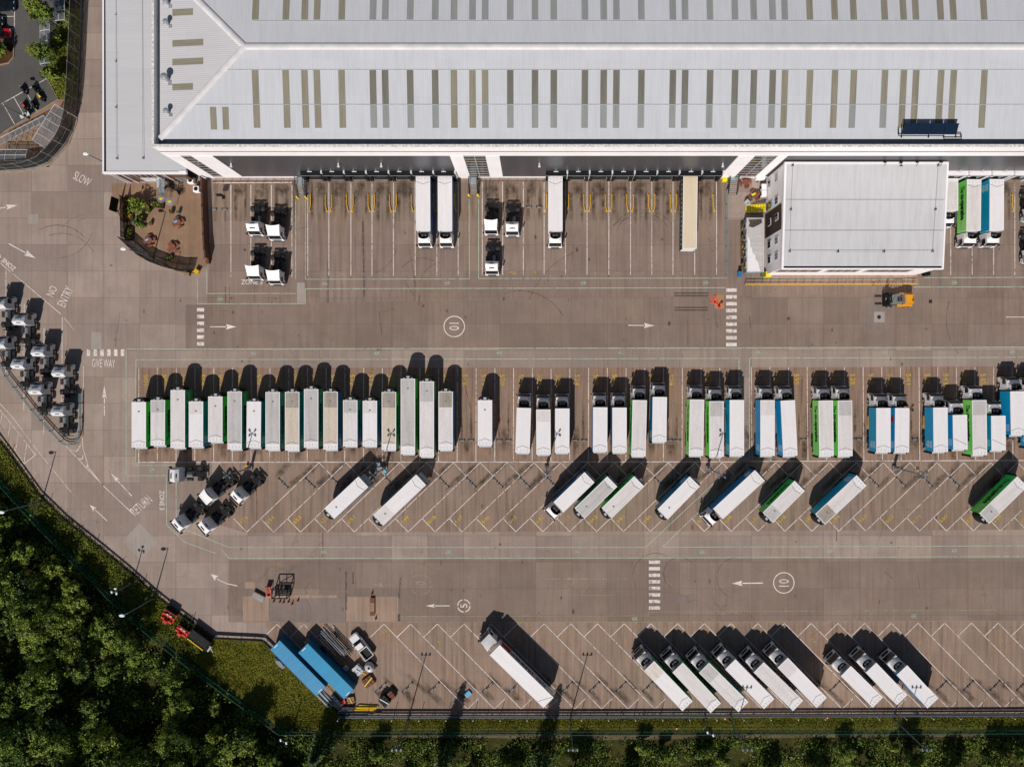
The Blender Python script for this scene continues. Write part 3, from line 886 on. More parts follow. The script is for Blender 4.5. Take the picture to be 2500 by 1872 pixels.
def smear(mb, x, y, w, l, a=0.0, z=.011):
    X, Y = W(x, y)
    n = 8
    pts = [(math.cos(2 * math.pi * i / n) * w / PX / 2 * rnd.uniform(.75, 1.1), math.copysign(abs(math.sin(2 * math.pi * i / n)) ** .5, math.sin(2 * math.pi * i / n)) * l / PX / 2 * rnd.uniform(.85, 1.1)) for i in range(n)]
    ca, sa = math.cos(a), math.sin(a)
    P = lambda k: [(X + (p * ca - q * sa) * k, Y + (p * sa + q * ca) * k, z) for p, q in pts]
    b0 = len(mb.v)
    mb.add(P(1.25) + P(.45), [(i, (i + 1) % n, n + (i + 1) % n, n + i) for i in range(n)] + [tuple(range(n, 2 * n))])
    soak.setdefault(id(mb), []).extend([0.0] * n + [1.0] * n)
for x in [777 + 52.5 * i for i in range(7)] + [1354.5 + 52.6 * i for i in range(8)] + [2295, 2347, 2399, 2451] + [588, 637, 688, 1202, 1252, 1303]:
    for dx in (-13, 13):
        smear(st_, x + dx + rnd.uniform(-2, 2), 492 + rnd.uniform(-8, 8), rnd.uniform(7, 12), rnd.uniform(70, 110))
    smear(ps_, x + rnd.uniform(-4, 4), 500, 8, rnd.uniform(50, 90))
    smear(st_, x + rnd.uniform(-5, 5), 462, rnd.uniform(26, 40), 40)
for k in range(48):
    x = 362 + 45.7 * k
    for dx in (-11, 11):
        smear(st_, x + dx, 1050 + rnd.uniform(-15, 15), rnd.uniform(6, 10), rnd.uniform(60, 130))
    smear(st_, x + rnd.uniform(-4, 4), 1085 + rnd.uniform(-20, 20), rnd.uniform(14, 26), rnd.uniform(30, 70))
    smear(ps_, x, 1000, 9, 90)
for k in range(0, 29):
    x, y = 702 + 65.5 * k, 1168
    for q in (-16, 12):
        smear(st_, x + q + 6, y + q - 6, rnd.uniform(12, 22), rnd.uniform(40, 85), R(-45) + R(rnd.uniform(-6, 6)))
    smear(ps_, x - 34, y + 38, 10, 70, R(-45))
    x, y = 935 + 65.2 * k, 1676
    for q in (-12, 14):
        smear(st_, x + q + 6, y - q + 8, rnd.uniform(12, 22), rnd.uniform(35, 75), R(45) + R(rnd.uniform(-6, 6)))
    if rnd.random() < .5:
        smear(ps_, x - 20, y - 34, 14, 60, R(45))
for _ in range(90):
    smear(st_, rnd.uniform(250, 2500), rnd.choice((rnd.uniform(560, 680), rnd.uniform(1200, 1500), rnd.uniform(720, 890))), rnd.uniform(3, 8), rnd.uniform(4, 14))
for nm, mb, mm_ in (('road_surface_oil_stains', st_, 'oil'), ('road_surface_pale_scuffs', ps_, 'pale_st')):
    o = struct(nm, mb, mm_)
    o.data.attributes.new('soak', 'FLOAT', 'POINT').data.foreach_set('value', soak[id(mb)])
struct('road_marking_white', wl, 'white'); struct('road_marking_white_words', wt, 'whitet'); struct('road_marking_faded', wf, 'whitefaint'); struct('road_marking_green_walkway', gl, 'green')
struct('road_marking_lime_walkway', ll, 'lime'); struct('road_marking_yellow_numbers', yl, 'yellow'); struct('road_marking_faded_numbers', yf, 'yellowfaint')
struct('road_surface_skid_marks', sk, 'skid'); struct('road_surface_tyre_marks', fs_, 'faintskid'); struct('road_surface_rust_stains', rl, 'rustline')
# ---------------------------------------------------------------- distribution warehouse
ZP, YF, YW, XW, XE = 17.3, 36.66, 36.54, -61.2, 96.0
EAVE_Z, EAVE_Y, RIDGE_Y, SL = 16.4, 38.24, 52.4, .1
RIDGE_Z = EAVE_Z + (RIDGE_Y - EAVE_Y) * SL
NEAVE_Y = RIDGE_Y + (RIDGE_Y - EAVE_Y)
WX = -60.4
APEX = (WX + (RIDGE_Y - EAVE_Y), RIDGE_Y, RIDGE_Z)
wh = thing('warehouse', 'huge white metal-roofed distribution warehouse with loading docks along the yard', 'warehouse', (XW, YF, 0))
wh.location = (0, 0, 0)
b = MB()
b.box(XW + .2, XE, YW, YW + .4, 1.0, 13.2, 0)
b.box(XW, XW + .3, YW + .4, NEAVE_Y + 1.5, 0, 15.0, 0)
obj('wall', b.mesh('wall', ['clad']), wh)
b = MB()
b.box(XW + .2, XE, YW - .03, YW + .4, 0, .95, 0)
obj('plinth', b.mesh('plinth', ['whiteclad']), wh)
def stair_core(x0, x1, x2, x3):
    """white pilaster, glazed bay, white pilaster"""
    b = MB(); b.box(x0, x1, YW - .12, YW, .97, 13.2); b.box(x2, x3, YW - .12, YW, .97, 13.2)
    obj('white_panel', b.mesh('white_panel', ['whiteclad']), wh)
    b = MB(); b.box(x1, x2, YW - .05, YW, 1.0, 13.2)
    gl = obj('stair_window', b.mesh('stair_window', ['tint']), wh)
    b = MB()
    n = 2 if x2 - x1 > 3 else 1
    for i in range(n + 1):
        x = x1 + (x2 - x1) * i / n
        b.box(x - .05, x + .05, YW - .11, YW - .05, 1.0, 13.2)
    for k in range(9):
        z = 1.6 + 1.4 * k
        b.box(x1, x2, YW - .10, YW - .05, z, z + .07)
    obj('window_frame', b.mesh('window_frame', ['lgrey']), gl)
stair_core(-61.0, -58.7, -56.9, -53.4)
stair_core(-14.2, -12.0, -8.3, -6.0)
stair_core(33.5, 36.2, 40.0, 41.6)
b = MB(); b.box(XW, XE, YW - .06, YW + .4, 13.21, 14.75)
obj('wall_band', b.mesh('wall_band', ['whiteclad']), wh)
b = MB(); b.box(XW, XE, YW + .1, YW + .4, 14.76, 15.0)
obj('shadow_gap', b.mesh('shadow_gap', ['dark']), wh)
b = MB(); b.box(XW, XE, YF, 37.02, 15.01, ZP - .03); b.box(XW, XW + .34, 37.03, NEAVE_Y + 1.5, 15.01, ZP - .03)
obj('fascia', b.mesh('fascia', ['whiteclad']), wh)
b = MB(); b.box(XW - .03, XE, YF - .03, 37.05, ZP - .025, ZP + .03); b.box(XW - .03, XW + .36, 37.06, NEAVE_Y + 1.5, ZP - .025, ZP + .03)
obj('coping', b.mesh('coping', ['lichen']), wh)
b = MB(); b.box(XW + .35, XE, 37.03, EAVE_Y + .1, 15.6, 15.9); b.box(XW + .35, WX + .1, EAVE_Y + .1, NEAVE_Y + 1.4, 15.6, 15.9)
obj('gutter', b.mesh('gutter', ['gutter']), wh)
def zroof(x, y):
    return min(EAVE_Z + (y - EAVE_Y) * SL, EAVE_Z + (NEAVE_Y - y) * SL, EAVE_Z + (x - WX) * SL)
def onroof(px, py):
    z = 17.0
    for _ in range(6):
        x, y = W(px, py, z); z = zroof(x, y)
    return x, y, z
b = MB()
c0, c1, c2, c3 = (WX, EAVE_Y, EAVE_Z), (XE, EAVE_Y, EAVE_Z), (XE, NEAVE_Y, EAVE_Z), (WX, NEAVE_Y, EAVE_Z)
rE = (XE, RIDGE_Y, RIDGE_Z)
b.quad(c0, c1, rE, APEX, m=0); b.quad(c2, c3, APEX, rE, m=0); b.quad(c3, c0, APEX, m=1)
lo = lambda p: (p[0], p[1], p[2] - .35)
b.quad(lo(c1), lo(c0), c0, c1) if False else None
b.quad(c0, lo(c0), lo(c1), c1, m=0); b.quad(c3, lo(c3), lo(c0), c0, m=1)
roof = obj('roof', b.mesh('roof', ['roofx', 'roofy']), wh)
b = MB()
def cap(p, q):
    p, q = Vector(p), Vector(q)
    d = (q - p).normalized(); s = Vector((-d.y, d.x, 0)).normalized()
    for i in range(5):
        a0, a1 = math.pi * i / 5, math.pi * (i + 1) / 5
        f = lambda a: s * (.52 * math.cos(a)) + Vector((0, 0, -.02 + .24 * math.sin(a)))
        b.quad(p + f(a0), q + f(a0), q + f(a1), p + f(a1))
cap(APEX, rE); cap(c0, APEX); cap(APEX, c3)
obj('ridge_cap', b.mesh('ridge_cap', ['ridge']), roof)
# lap joints of the sheets
b = MB()
for py in (171, 256):
    x0, y0, z0 = onroof(1300, py)
    b.box(WX + (y0 - EAVE_Y) + .3, XE, y0 - .05, y0 + .05, z0 + .0, z0 + .05)
x0, y0, z0 = onroof(1300, 52.5)
b.box(-45, XE, y0 - .05, y0 + .05, z0 - .01, z0 + .05)
obj('sheet_joint', b.mesh('sheet_joint', ['lgrey']), roof)
XS = [622.5, 697, 743, 773, 833.6, 910, 940, 1001, 1062, 1108, 1153, 1184, 1245.5, 1306, 1352, 1428, 1474, 1505, 1566, 1643, 1673, 1734, 1795, 1841, 1887, 1917, 1978, 2039, 2085, 2161, 2207, 2237, 2298, 2329, 2404]
dark_run = set(range(5, 9)) | set(range(12, 24)) | {24}
for i, x in enumerate(XS):
    X, Ya, _ = onroof(x, 172); _, Yb, _ = onroof(x, 256); _, Yc, _ = onroof(x, 313)
    w = .52
    b = MB()
    m1 = 1 if i in dark_run else 0
    m2 = 2 if (i in dark_run or i in (11, 28, 29)) else 0
    for ya, yb, mm_ in ((Ya, Yb, m1), (Yb, Yc, m2)):
        b.add([(X - w, yb, zroof(X, yb) + .03), (X + w, yb, zroof(X, yb) + .03), (X + w, ya, zroof(X, ya) + .03), (X - w, ya, zroof(X, ya) + .03)], [(0, 1, 2, 3)], mm_)
        b.box(X - w, X + w, yb - .03, yb + .03, zroof(X, yb) - .05, zroof(X, yb) + .045, 3)
    obj('rooflight', b.mesh('rooflight', ['sky_a', 'sky_b', 'sky_c', 'lgrey']), roof)
    Yn = W(x, 52, 17)[1]
    b = MB()
    yb, ya = Yn, Yn + 9.6
    m1 = 2 if (5 <= i < 26) else 0
    b.add([(X - w, yb, zroof(X, yb) + .03), (X + w, yb, zroof(X, yb) + .03), (X + w, ya, zroof(X, ya) + .03), (X - w, ya, zroof(X, ya) + .03)], [(0, 1, 2, 3)], m1)
    obj('rooflight', b.mesh('rooflight', ['sky_a', 'sky_b', 'sky_c']), roof)
for x, y0, y1 in ((520, 262, 317), (550, 262, 317)):
    X, Ya, _ = onroof(x, y0); _, Yb, _ = onroof(x, y1)
    b = MB(); b.add([(X - .5, Yb, zroof(X, Yb) + .03), (X + .5, Yb, zroof(X, Yb) + .03), (X + .5, Ya, zroof(X, Ya) + .03), (X - .5, Ya, zroof(X, Ya) + .03)], [(0, 1, 2, 3)])
    obj('rooflight', b.mesh('rooflight', ['sky_a']), roof)
for y, x0, x1 in ((32, 421, 471), (107.5, 421, 496), (153, 421, 496), (214, 421, 471)):
    Xa, Y, _ = onroof(x0, y); Xb, _, _ = onroof(x1, y)
    f = lambda x: EAVE_Z + (x - WX) * SL + .03
    b = MB(); b.add([(Xa, Y - .52, f(Xa)), (Xb, Y - .52, f(Xb)), (Xb, Y + .52, f(Xb)), (Xa, Y + .52, f(Xa))], [(0, 1, 2, 3)])
    obj('rooflight', b.mesh('rooflight', ['sky_h']), roof)
for x, y, s in ((411, 10, 1), (411, 59, 1), (410, 195, 1.35), (412, 275, 1)):
    X, Y, Z = onroof(x, y)
    b = MB(); b.cyl((X, Y, Z - .1), (X, Y, Z + .9 * s), .28 * s, n=12); b.cyl((X, Y, Z + .9 * s), (X, Y, Z + 1.0 * s), .45 * s, .42 * s, 12)
    b.cyl((X, Y, Z + 1.0 * s), (X, Y, Z + 1.12 * s), .42 * s, .1 * s, 12)
    b.tube([(X, Y, Z + .5), (X - .55, Y - .1, Z + .35), (X - .9, Y - .1, Z)], .05); b.box(X + .1, X + .6, Y - .7 * s, Y - .2, Z, Z + .14)
    obj('roof_vent', b.mesh('roof_vent', ['galv']), roof)
# dock shelters with canopies, doors and white light bars
def dock(x0, x1, colour):
    zt, d = 4.6, .84
    m = 'whiteclad' if colour == 'white' else 'dark'
    b = MB(); b.box(x0 + .15, x1 - .15, YW - d, YW - .01, zt - .25, zt); b.box(x0 + .15, x0 + .6, YW - d, YW - .01, .9, zt - .26); b.box(x1 - .6, x1 - .15, YW - d, YW - .01, .9, zt - .26)
    s = obj('dock_shelter', b.mesh('dock_shelter', [m]), wh)
    b = MB(); b.box(x0 + .12, x1 - .12, YW - d - .06, YW - d - .005, zt - .30, zt + .02)
    b.box(x0 + .10, x0 + .19, YW - d - .06, YW - d - .005, .9, zt - .31); b.box(x1 - .19, x1 - .10, YW - d - .06, YW - d - .005, .9, zt - .31)
    b.box(x0 + .64, x0 + .70, YW - d - .06, YW - d - .005, .9, zt - .31); b.box(x1 - .70, x1 - .64, YW - d - .06, YW - d - .005, .9, zt - .31)
    obj('shelter_trim', b.mesh('shelter_trim', ['dark' if colour != 'white' else 'lgrey']), s)
    b = MB(); b.box(x0 + .12, x1 - .12, YW - d - .10, YW - d - .065, zt - .06, zt + .0)
    obj('top_edge', b.mesh('top_edge', ['lgrey']), s)
    b = MB(); b.box(x0 + .62, x1 - .62, YW - .10, YW - .02, 1.2, zt - .28)
    obj('dock_door', b.mesh('dock_door', ['dgrey']), s)
    cx = (x0 + x1) / 2
    b = MB(); b.box(cx - .45, cx + .35, YW - .35, YW - .2, zt + .35, zt + .47); b.box(cx - .1, cx - .04, YW - .25, YW - .01, zt + .47, zt + 1.0)
    obj('door_light', b.mesh('door_light', ['frame']), s)
    b = MB(); b.box(x0 + .7, x1 - .7, YW - .55, YW - .11, .9, 1.2)
    obj('dock_leveller', b.mesh('dock_leveller', ['char']), s)
def docks(xs, colour='dark'):
    for a, c in zip(xs, xs[1:]):
        dock(a, c, colour)
        b = MB(); b.box(c - .14, c + .14, YW - .5, YW - .02, 0.96, 4.9)
        obj('dock_pier', b.mesh('dock_pier', ['frame']), wh)
kx = (H - 4.6) / FL
docks([(x - CX) * kx for x in (731, 785, 840, 894, 949, 1004, 1058, 1111)])
docks([(x - CX) * kx for x in (1331, 1385, 1439.5, 1495, 1549.6, 1604.6, 1659, 1714, 1766)])
docks([(x - CX) * kx for x in (2311, 2366, 2422, 2477, 2532)], 'white')
# bumper rail and wall lamps of the blank stretches
b = MB()
for x0, x1 in ((519, 722), (1172, 1328)):
    (ax, ay), (bx, by) = W(x0, 441, .9), W(x1, 441, .9)
    b.tube([(ax, ay - .1, .9), (bx, by - .1, .9)], .07)
    n = int((bx - ax) / 1.5)
    for i in range(n + 1):
        x = ax + (bx - ax) * i / n
        b.cyl((x, ay - .1, 0), (x, ay - .1, .9), .05)
obj('bumper_rail', b.mesh('bumper_rail', ['wood']), wh)
for x, y in ((547, 396), (922, 396), (1317, 397), (815, 402), (1775, 395)):
    X = (x - CX) * .0685
    b = MB(); b.box(X - .12, X + .12, YW - .5, YW - .02, 9.0, 9.15); b.box(X - .2, X + .2, YW - .7, YW - .5, 8.9, 9.1)
    obj('wall_lamp', b.mesh('wall_lamp', ['frame']), wh)
# solar water heater standing on the roof
X0, Y0, Z0 = onroof(2199, 331); X1 = onroof(2331, 331)[0]
sp = thing('solar_panel_array', 'dark blue four-panel solar array on a frame near the warehouse roof edge', 'solar panel', (0, 0, 0))
for i in range(4):
    xa, xb = X0 + (X1 - X0) * i / 4 + .05, X0 + (X1 - X0) * (i + 1) / 4 - .03
    b = MB(); b.add([(xa, Y0, Z0 + .5), (xb, Y0, Z0 + .5), (xb, Y0 + 1.5, Z0 + 1.25), (xa, Y0 + 1.5, Z0 + 1.25), (xa, Y0, Z0 + .42), (xb, Y0, Z0 + .42), (xb, Y0 + 1.5, Z0 + 1.17), (xa, Y0 + 1.5, Z0 + 1.17)],
                     [(0, 1, 2, 3), (7, 6, 5, 4), (1, 0, 4, 5), (2, 1, 5, 6), (3, 2, 6, 7), (0, 3, 7, 4)])
    obj('solar_panel', b.mesh('solar_panel', ['panel']), sp)
b = MB()
for x in (X0, (X0 + X1) / 2, X1):
    b.bar((x, Y0 - .5, Z0 + .35), (x, Y0 + 1.55, Z0 + .35), .08, .08); b.cyl((x, Y0 + 1.5, Z0 + .1), (x, Y0 + 1.5, Z0 + 1.2), .05); b.cyl((x, Y0 - .3, Z0 - .1), (x, Y0 - .3, Z0 + .35), .05)
b.tube([(X0 - .6, Y0 + 1.0, Z0 + .5), (X0 - .6, Y0 - .2, Z0 + .5), (X1 - 2, Y0 - .2, Z0 + .5), (X1 - 2, Y0 - .7, Z0 + .4), (X1 + .8, Y0 - .7, Z0 + .4), (X1 + .8, Y0 + .1, Z0 + .4), (X1 - .5, Y0 + .1, Z0 + .4)], .07)
obj('support_frame', b.mesh('support_frame', ['dark']), sp)

# ---------------------------------------------------------------- low annexe on the west side
an = thing('annexe', 'low pale ribbed-roof annexe joined to the west end of the warehouse', 'building', (0, 0, 0))
AX0, AX1, AY0, AZ = -75.9, -61.25, 35.58, 6.2
b = MB(); b.box(AX0 + .3, AX1 - 1.2, AY0 + .35, AY0 + .65, 0, AZ - .5); b.box(AX0 + .3, AX0 + .6, AY0 + .65, 67, 0, AZ - .5)
aw = obj('wall', b.mesh('wall', ['brick']), an)
for x0, x1, z0, z1, m in ((-71.5, -67.7, .2, 2.3, 'frame'), (-72.5, -66.5, 3.0, 5.2, 'tint'), (-65.0, -63.2, .1, 2.5, 'bglass')):
    b = MB(); b.box(x0, x1, AY0 + .28, AY0 + .345, z0, z1); w_ = obj('window', b.mesh('window', [m]), an)
    b = MB(); n = int(x1 - x0)
    for i in range(n + 1):
        x = x0 + (x1 - x0) * i / n; b.box(x - .04, x + .04, AY0 + .24, AY0 + .275, z0, z1)
    obj('window_frame', b.mesh('window_frame', ['frame']), w_)
b = MB(); b.quad((AX0 + .6, AY0 + .35, AZ - .12), (AX1, AY0 + .35, AZ - .12), (AX1, 67, AZ + .1), (AX0 + .6, 67, AZ + .1)); b.box(AX0 + .6, AX1, AY0 + .36, 67, AZ - .5, AZ - .2)
ar = obj('roof', b.mesh('roof', ['roofa']), an)
b = MB(); b.box(AX0, AX1 - 1.25, AY0, AY0 + .35, AZ - .62, AZ); b.box(AX0, AX0 + .28, AY0 + .355, 67, AZ - .62, AZ)
b.box(AX1 - 1.24, AX1 - .02, AY0, AY0 + .5, AZ - .62, AZ + .02)
obj('fascia', b.mesh('fascia', ['whiteclad']), an)
b = MB(); b.box(AX0 + .285, AX0 + .6, AY0 + .36, 67, AZ - .45, AZ - .3)
obj('gutter', b.mesh('gutter', ['dark']), an)
for px in (262, 270, 289, 367, 391):
    X = (px - CX) * .0717
    b = MB(); b.box(X, X + .16, AY0 + .02, AY0 + .18, 0, AZ - .63)
    obj('post', b.mesh('post', ['whiteclad']), an)
for px, py in ((283, 38), (283, 150), (283, 262), (285, 387), (349, 386)):
    x, y, z = W3(px, py, 6.3)
    b = MB(); b.cyl((x, y, z - .15), (x, y, z + .4), .05); b.box(x - .16, x + .16, y - .16, y + .16, z - .15, z - .08)
    obj('anchor_post', b.mesh('anchor_post', ['grey']), ar)
b = MB()
b.tube([W3(283, -20, 6.4), W3(284, 387, 6.4)], .025, 4); b.tube([W3(347, -20, 6.4), W3(349, 386, 6.4)], .025, 4)
obj('safety_wire', b.mesh('safety_wire', ['grey']), ar)

# ---------------------------------------------------------------- office block
OX0, OX1, OY0, OY1, ZS, ZN = 42.06, 69.8, 18.4, 36.3, 9.0, 10.5
of = thing('office_block', 'two-storey white office block with pale grey roof projecting into the yard', 'office', (0, 0, 0))
b = MB()
b.add([(OX0 + .15, OY0 + .3, 0), (OX1 - .15, OY0 + .3, 0), (OX1 - .15, OY1, 0), (OX0 + .15, OY1, 0), (OX0 + .15, OY0 + .3, ZS - .45), (OX1 - .15, OY0 + .3, ZS - .45), (OX1 - .15, OY1, ZN - .45), (OX0 + .15, OY1, ZN - .45)],
      [(3, 2, 1, 0), (4, 5, 6, 7), (0, 1, 5, 4), (1, 2, 6, 5), (2, 3, 7, 6), (3, 0, 4, 7)])
obj('wall', b.mesh('wall', ['whiteclad']), of)
zo = lambda y: ZS + (y - OY0) / (OY1 - OY0) * (ZN - ZS)
b = MB()
b.quad((OX0 + .35, OY0 + .55, zo(OY0 + .55) - .1), (OX1 - .3, OY0 + .55, zo(OY0 + .55) - .1), (OX1 - .3, OY1 - .3, zo(OY1 - .3) - .1), (OX0 + .35, OY1 - .3, zo(OY1 - .3) - .1))
orf = obj('roof', b.mesh('roof', ['roofo']), of)
b = MB()
def sbox(x0, x1, y0, y1, t0, t1):
    b.add([(x0, y0, zo(y0) + t0), (x1, y0, zo(y0) + t0), (x1, y1, zo(y1) + t0), (x0, y1, zo(y1) + t0), (x0, y0, zo(y0) + t1), (x1, y0, zo(y0) + t1), (x1, y1, zo(y1) + t1), (x0, y1, zo(y1) + t1)],
          [(3, 2, 1, 0), (4, 5, 6, 7), (0, 1, 5, 4), (1, 2, 6, 5), (2, 3, 7, 6), (3, 0, 4, 7)])
sbox(OX0, OX0 + .34, OY0, OY1, -.6, .06); sbox(OX1 - .29, OX1, OY0, OY1, -.6, .06); sbox(OX0 + .345, OX1 - .295, OY0, OY0 + .22, -.6, .04); sbox(OX0 + .345, OX1 - .295, OY1 - .29, OY1, -.6, .05)
obj('fascia', b.mesh('fascia', ['whiteclad']), of)
b = MB(); sbox(OX0 + .36, OX1 - .31, OY0 + .23, OY0 + .54, -.45, -.3)
obj('gutter', b.mesh('gutter', ['dark']), of)
b = MB()
for py in (488.5, 562):
    y = W(1900, py, 9.6)[1]; sbox(OX0 + .4, OX1 - .35, y - .03, y + .03, -.12, -.06)
obj('sheet_joint', b.mesh('sheet_joint', ['grey']), orf)
for px, py in ((1935.5, 403), (1931, 511), (1928, 613), (2046, 614), (2158, 614), (2277, 613), (2284, 511), (2291, 403)):
    z = zo(W(px, py, 9.6)[1]); x, y = W(px, py, z)
    b = MB(); b.cyl((x, y, z - .15), (x, y, z + .35), .06); b.bar((x - .2, y - .2, z - .04), (x + .2, y + .2, z - .04), .08, .05); b.bar((x - .2, y + .2, z - .03), (x + .2, y - .2, z - .03), .08, .05)
    obj('anchor_post', b.mesh('anchor_post', ['dark']), orf)
b = MB()
pts = [W3(px, py, zo(W(px, py, 9.6)[1]) + .2) for px, py in ((1935.5, 403), (1931, 511), (1928, 613), (2046, 614), (2158, 614), (2277, 613), (2284, 511), (2291, 403))]
b.tube(pts, .022, 4)
obj('safety_wire', b.mesh('safety_wire', ['grey']), orf)
for px, n in ((2157, 1), (2196, 2), (2235, 1), (2293, 1)):
    x, y, z = W3(px, 402, 10.3)
    b = MB(); b.cyl((x, y + .2, z - .3), (x, y + .2, z + 1.3), .05)
    for i in range(n):
        b.box(x - .35, x + .1, y + .1 - i * .6, y + .28 - i * .6, z + .7, z + .85)
    b.bar((x - .3, y - .5, z + .9), (x, y + .2, z + 1.2), .08, .06)
    obj('aerial', b.mesh('aerial', ['dark']), orf)
# west face: dark band, windows, door
b = MB(); zb = zo(26.0) - .62
def wall_z(px, y):
    """height on the west wall at which a given survey column falls"""
    return H - (OX0 + .15) * FL / (px - CX)
ya, yb = 25.4, 29.8
b.box(OX0 + .08, OX0 + .149, ya, yb, .05, 8.6)
obj('dark_panel', b.mesh('dark_panel', ['wood2']), of)
for py, up in ((434, 1), (490, 1), (530, 1), (588, 1), (626, 1), (449, 0), (543, 0), (598, 0), (635, 0)):
    zc = 6.4 if up else 2.6
    y = W(1890, py, zc)[1]
    b = MB(); b.box(OX0 + .0, OX0 + .075, y - .62, y + .62, zc - .8, zc + .8)
    w_ = obj('window', b.mesh('window', ['frame']), of)
    b = MB()
    b.box(OX0 - .03, OX0 - .001, y - .5, y - .06, zc - .68, zc + .68); b.box(OX0 - .03, OX0 - .001, y + .06, y + .5, zc - .68, zc + .68)
    obj('pane', b.mesh('pane', ['glass']), w_)
yd = W(1872, 504, 2)[1]
b = MB(); b.box(OX0 + .02, OX0 + .078, yd - .6, yd + .6, 1.0, 3.2)
obj('door', b.mesh('door', ['glass']), of)
b = MB(); b.box(OX0 + .0, OX0 + .06, yd - .5, yd + .45, 3.6, 4.1)
obj('door_sign', b.mesh('door_sign', ['skyblue']), of)
for x0, x1 in ((1900, 2004), (2022, 2098), (2118, 2226)):
    zc = 6.2
    xa, xb = (x0 - CX) * (H - zc) / FL, (x1 - CX) * (H - zc) / FL
    b = MB(); b.box(xa, xb, OY0 + .24, OY0 + .295, 4.2, 7.6); w_ = obj('window', b.mesh('window', ['tint']), of)
    b = MB()
    for i in range(5):
        x = xa + (xb - xa) * i / 4; b.box(x - .05, x + .05, OY0 + .19, OY0 + .235, 4.2, 7.6)
    obj('window_frame', b.mesh('window_frame', ['frame']), w_)
# cabin beside the office
kz = (H - 2.9) / FL
cx0, cx1 = (1824 - CX) * kz, (1864 - CX) * kz
cy0, cy1 = (CY - 664) * kz, (CY - 532) * kz
cb = thing('portable_cabin', 'long grey flat-roofed cabin with flower boxes beside the office wall', 'cabin', (0, 0, 0))
b = MB(); b.box(cx0 + .08, cx1, cy0 + .08, cy1 - .08, .1, 2.75); obj('wall', b.mesh('wall', ['grey']), cb)
b = MB(); b.box(cx0 + .1, cx1 - .1, cy0 + .1, cy1 - .1, 2.76, 2.86)
cr = obj('roof', b.mesh('roof', ['rf_grey']), cb)
b = MB(); b.flat([(cx0 + .12, cy0 + .12), (cx0 + 2.4, cy0 + .12), (cx0 + 2.0, cy0 + 1.6), (cx0 + 1.5, cy0 + 2.4), (cx0 + 1.55, cy0 + 3.0), (cx0 + 1.0, cy0 + 3.4), (cx0 + .9, cy0 + 4.2), (cx0 + .55, cy0 + 4.6), (cx0 + .6, cy0 + 5.4), (cx0 + .2, cy0 + 6.4), (cx0 + .12, cy0 + 6.6)], 2.868)
obj('worn_coating', b.mesh('worn_coating', ['rf_white']), cr)
b = MB(); b.flat([(cx0 + .25, cy1 - .3), (cx1 - .3, cy1 - .2), (cx1 - .25, cy1 - .9), (cx1 - .9, cy1 - 1.3), (cx0 + 1.0, cy1 - 1.75), (cx0 + .3, cy1 - 1.5), (cx0 + .5, cy1 - .9)], 2.868)
obj('moss_stain', b.mesh('moss_stain', ['moss']), cr)
b = MB(); strip(b, [(cx0, cy0), (cx1, cy0), (cx1, cy1), (cx0, cy1), (cx0, cy0)], .12, .2, 2.72); obj('roof_edge', b.mesh('roof_edge', ['frame']), cr)
for i, py in enumerate((552, 580, 600, 621, 647)):
    y = (CY - py) * (H - 1.6) / FL
    b = MB(); b.box(cx0 + .0, cx0 + .075, y - .5, y + .5, 1.1, 2.2); w_ = obj('window', b.mesh('window', ['frame']), cb)
    b = MB(); b.box(cx0 - .03, cx0 - .002, y - .38, y + .38, 1.22, 2.08); obj('pane', b.mesh('pane', ['glass']), w_)
    o = MB()
    for q in range(40):
        a = Vector((cx0 - .30 + random.uniform(-.18, .18), y + random.uniform(-.6, .6), .85 + random.uniform(0, .35)))
        d = Vector((random.uniform(-.09, .09), random.uniform(-.09, .09), random.uniform(-.03, .06))); e = Vector((-d.y, d.x, random.uniform(-.05, .05)))
        o.quad(a - d, a - e, a + d, a + e, m=random.choice((0, 0, 1, 2)))
    o.box(cx0 - .5, cx0 - .05, y - .6, y + .6, .55, .85, 3)
    tag(obj('flower_box', o.mesh('flower_box', ['leaf_m', 'flower', 'flowery', 'wood2'])), 'planted flower box under a window of the grey cabin', 'planter', 'flower boxes along the grey cabin')

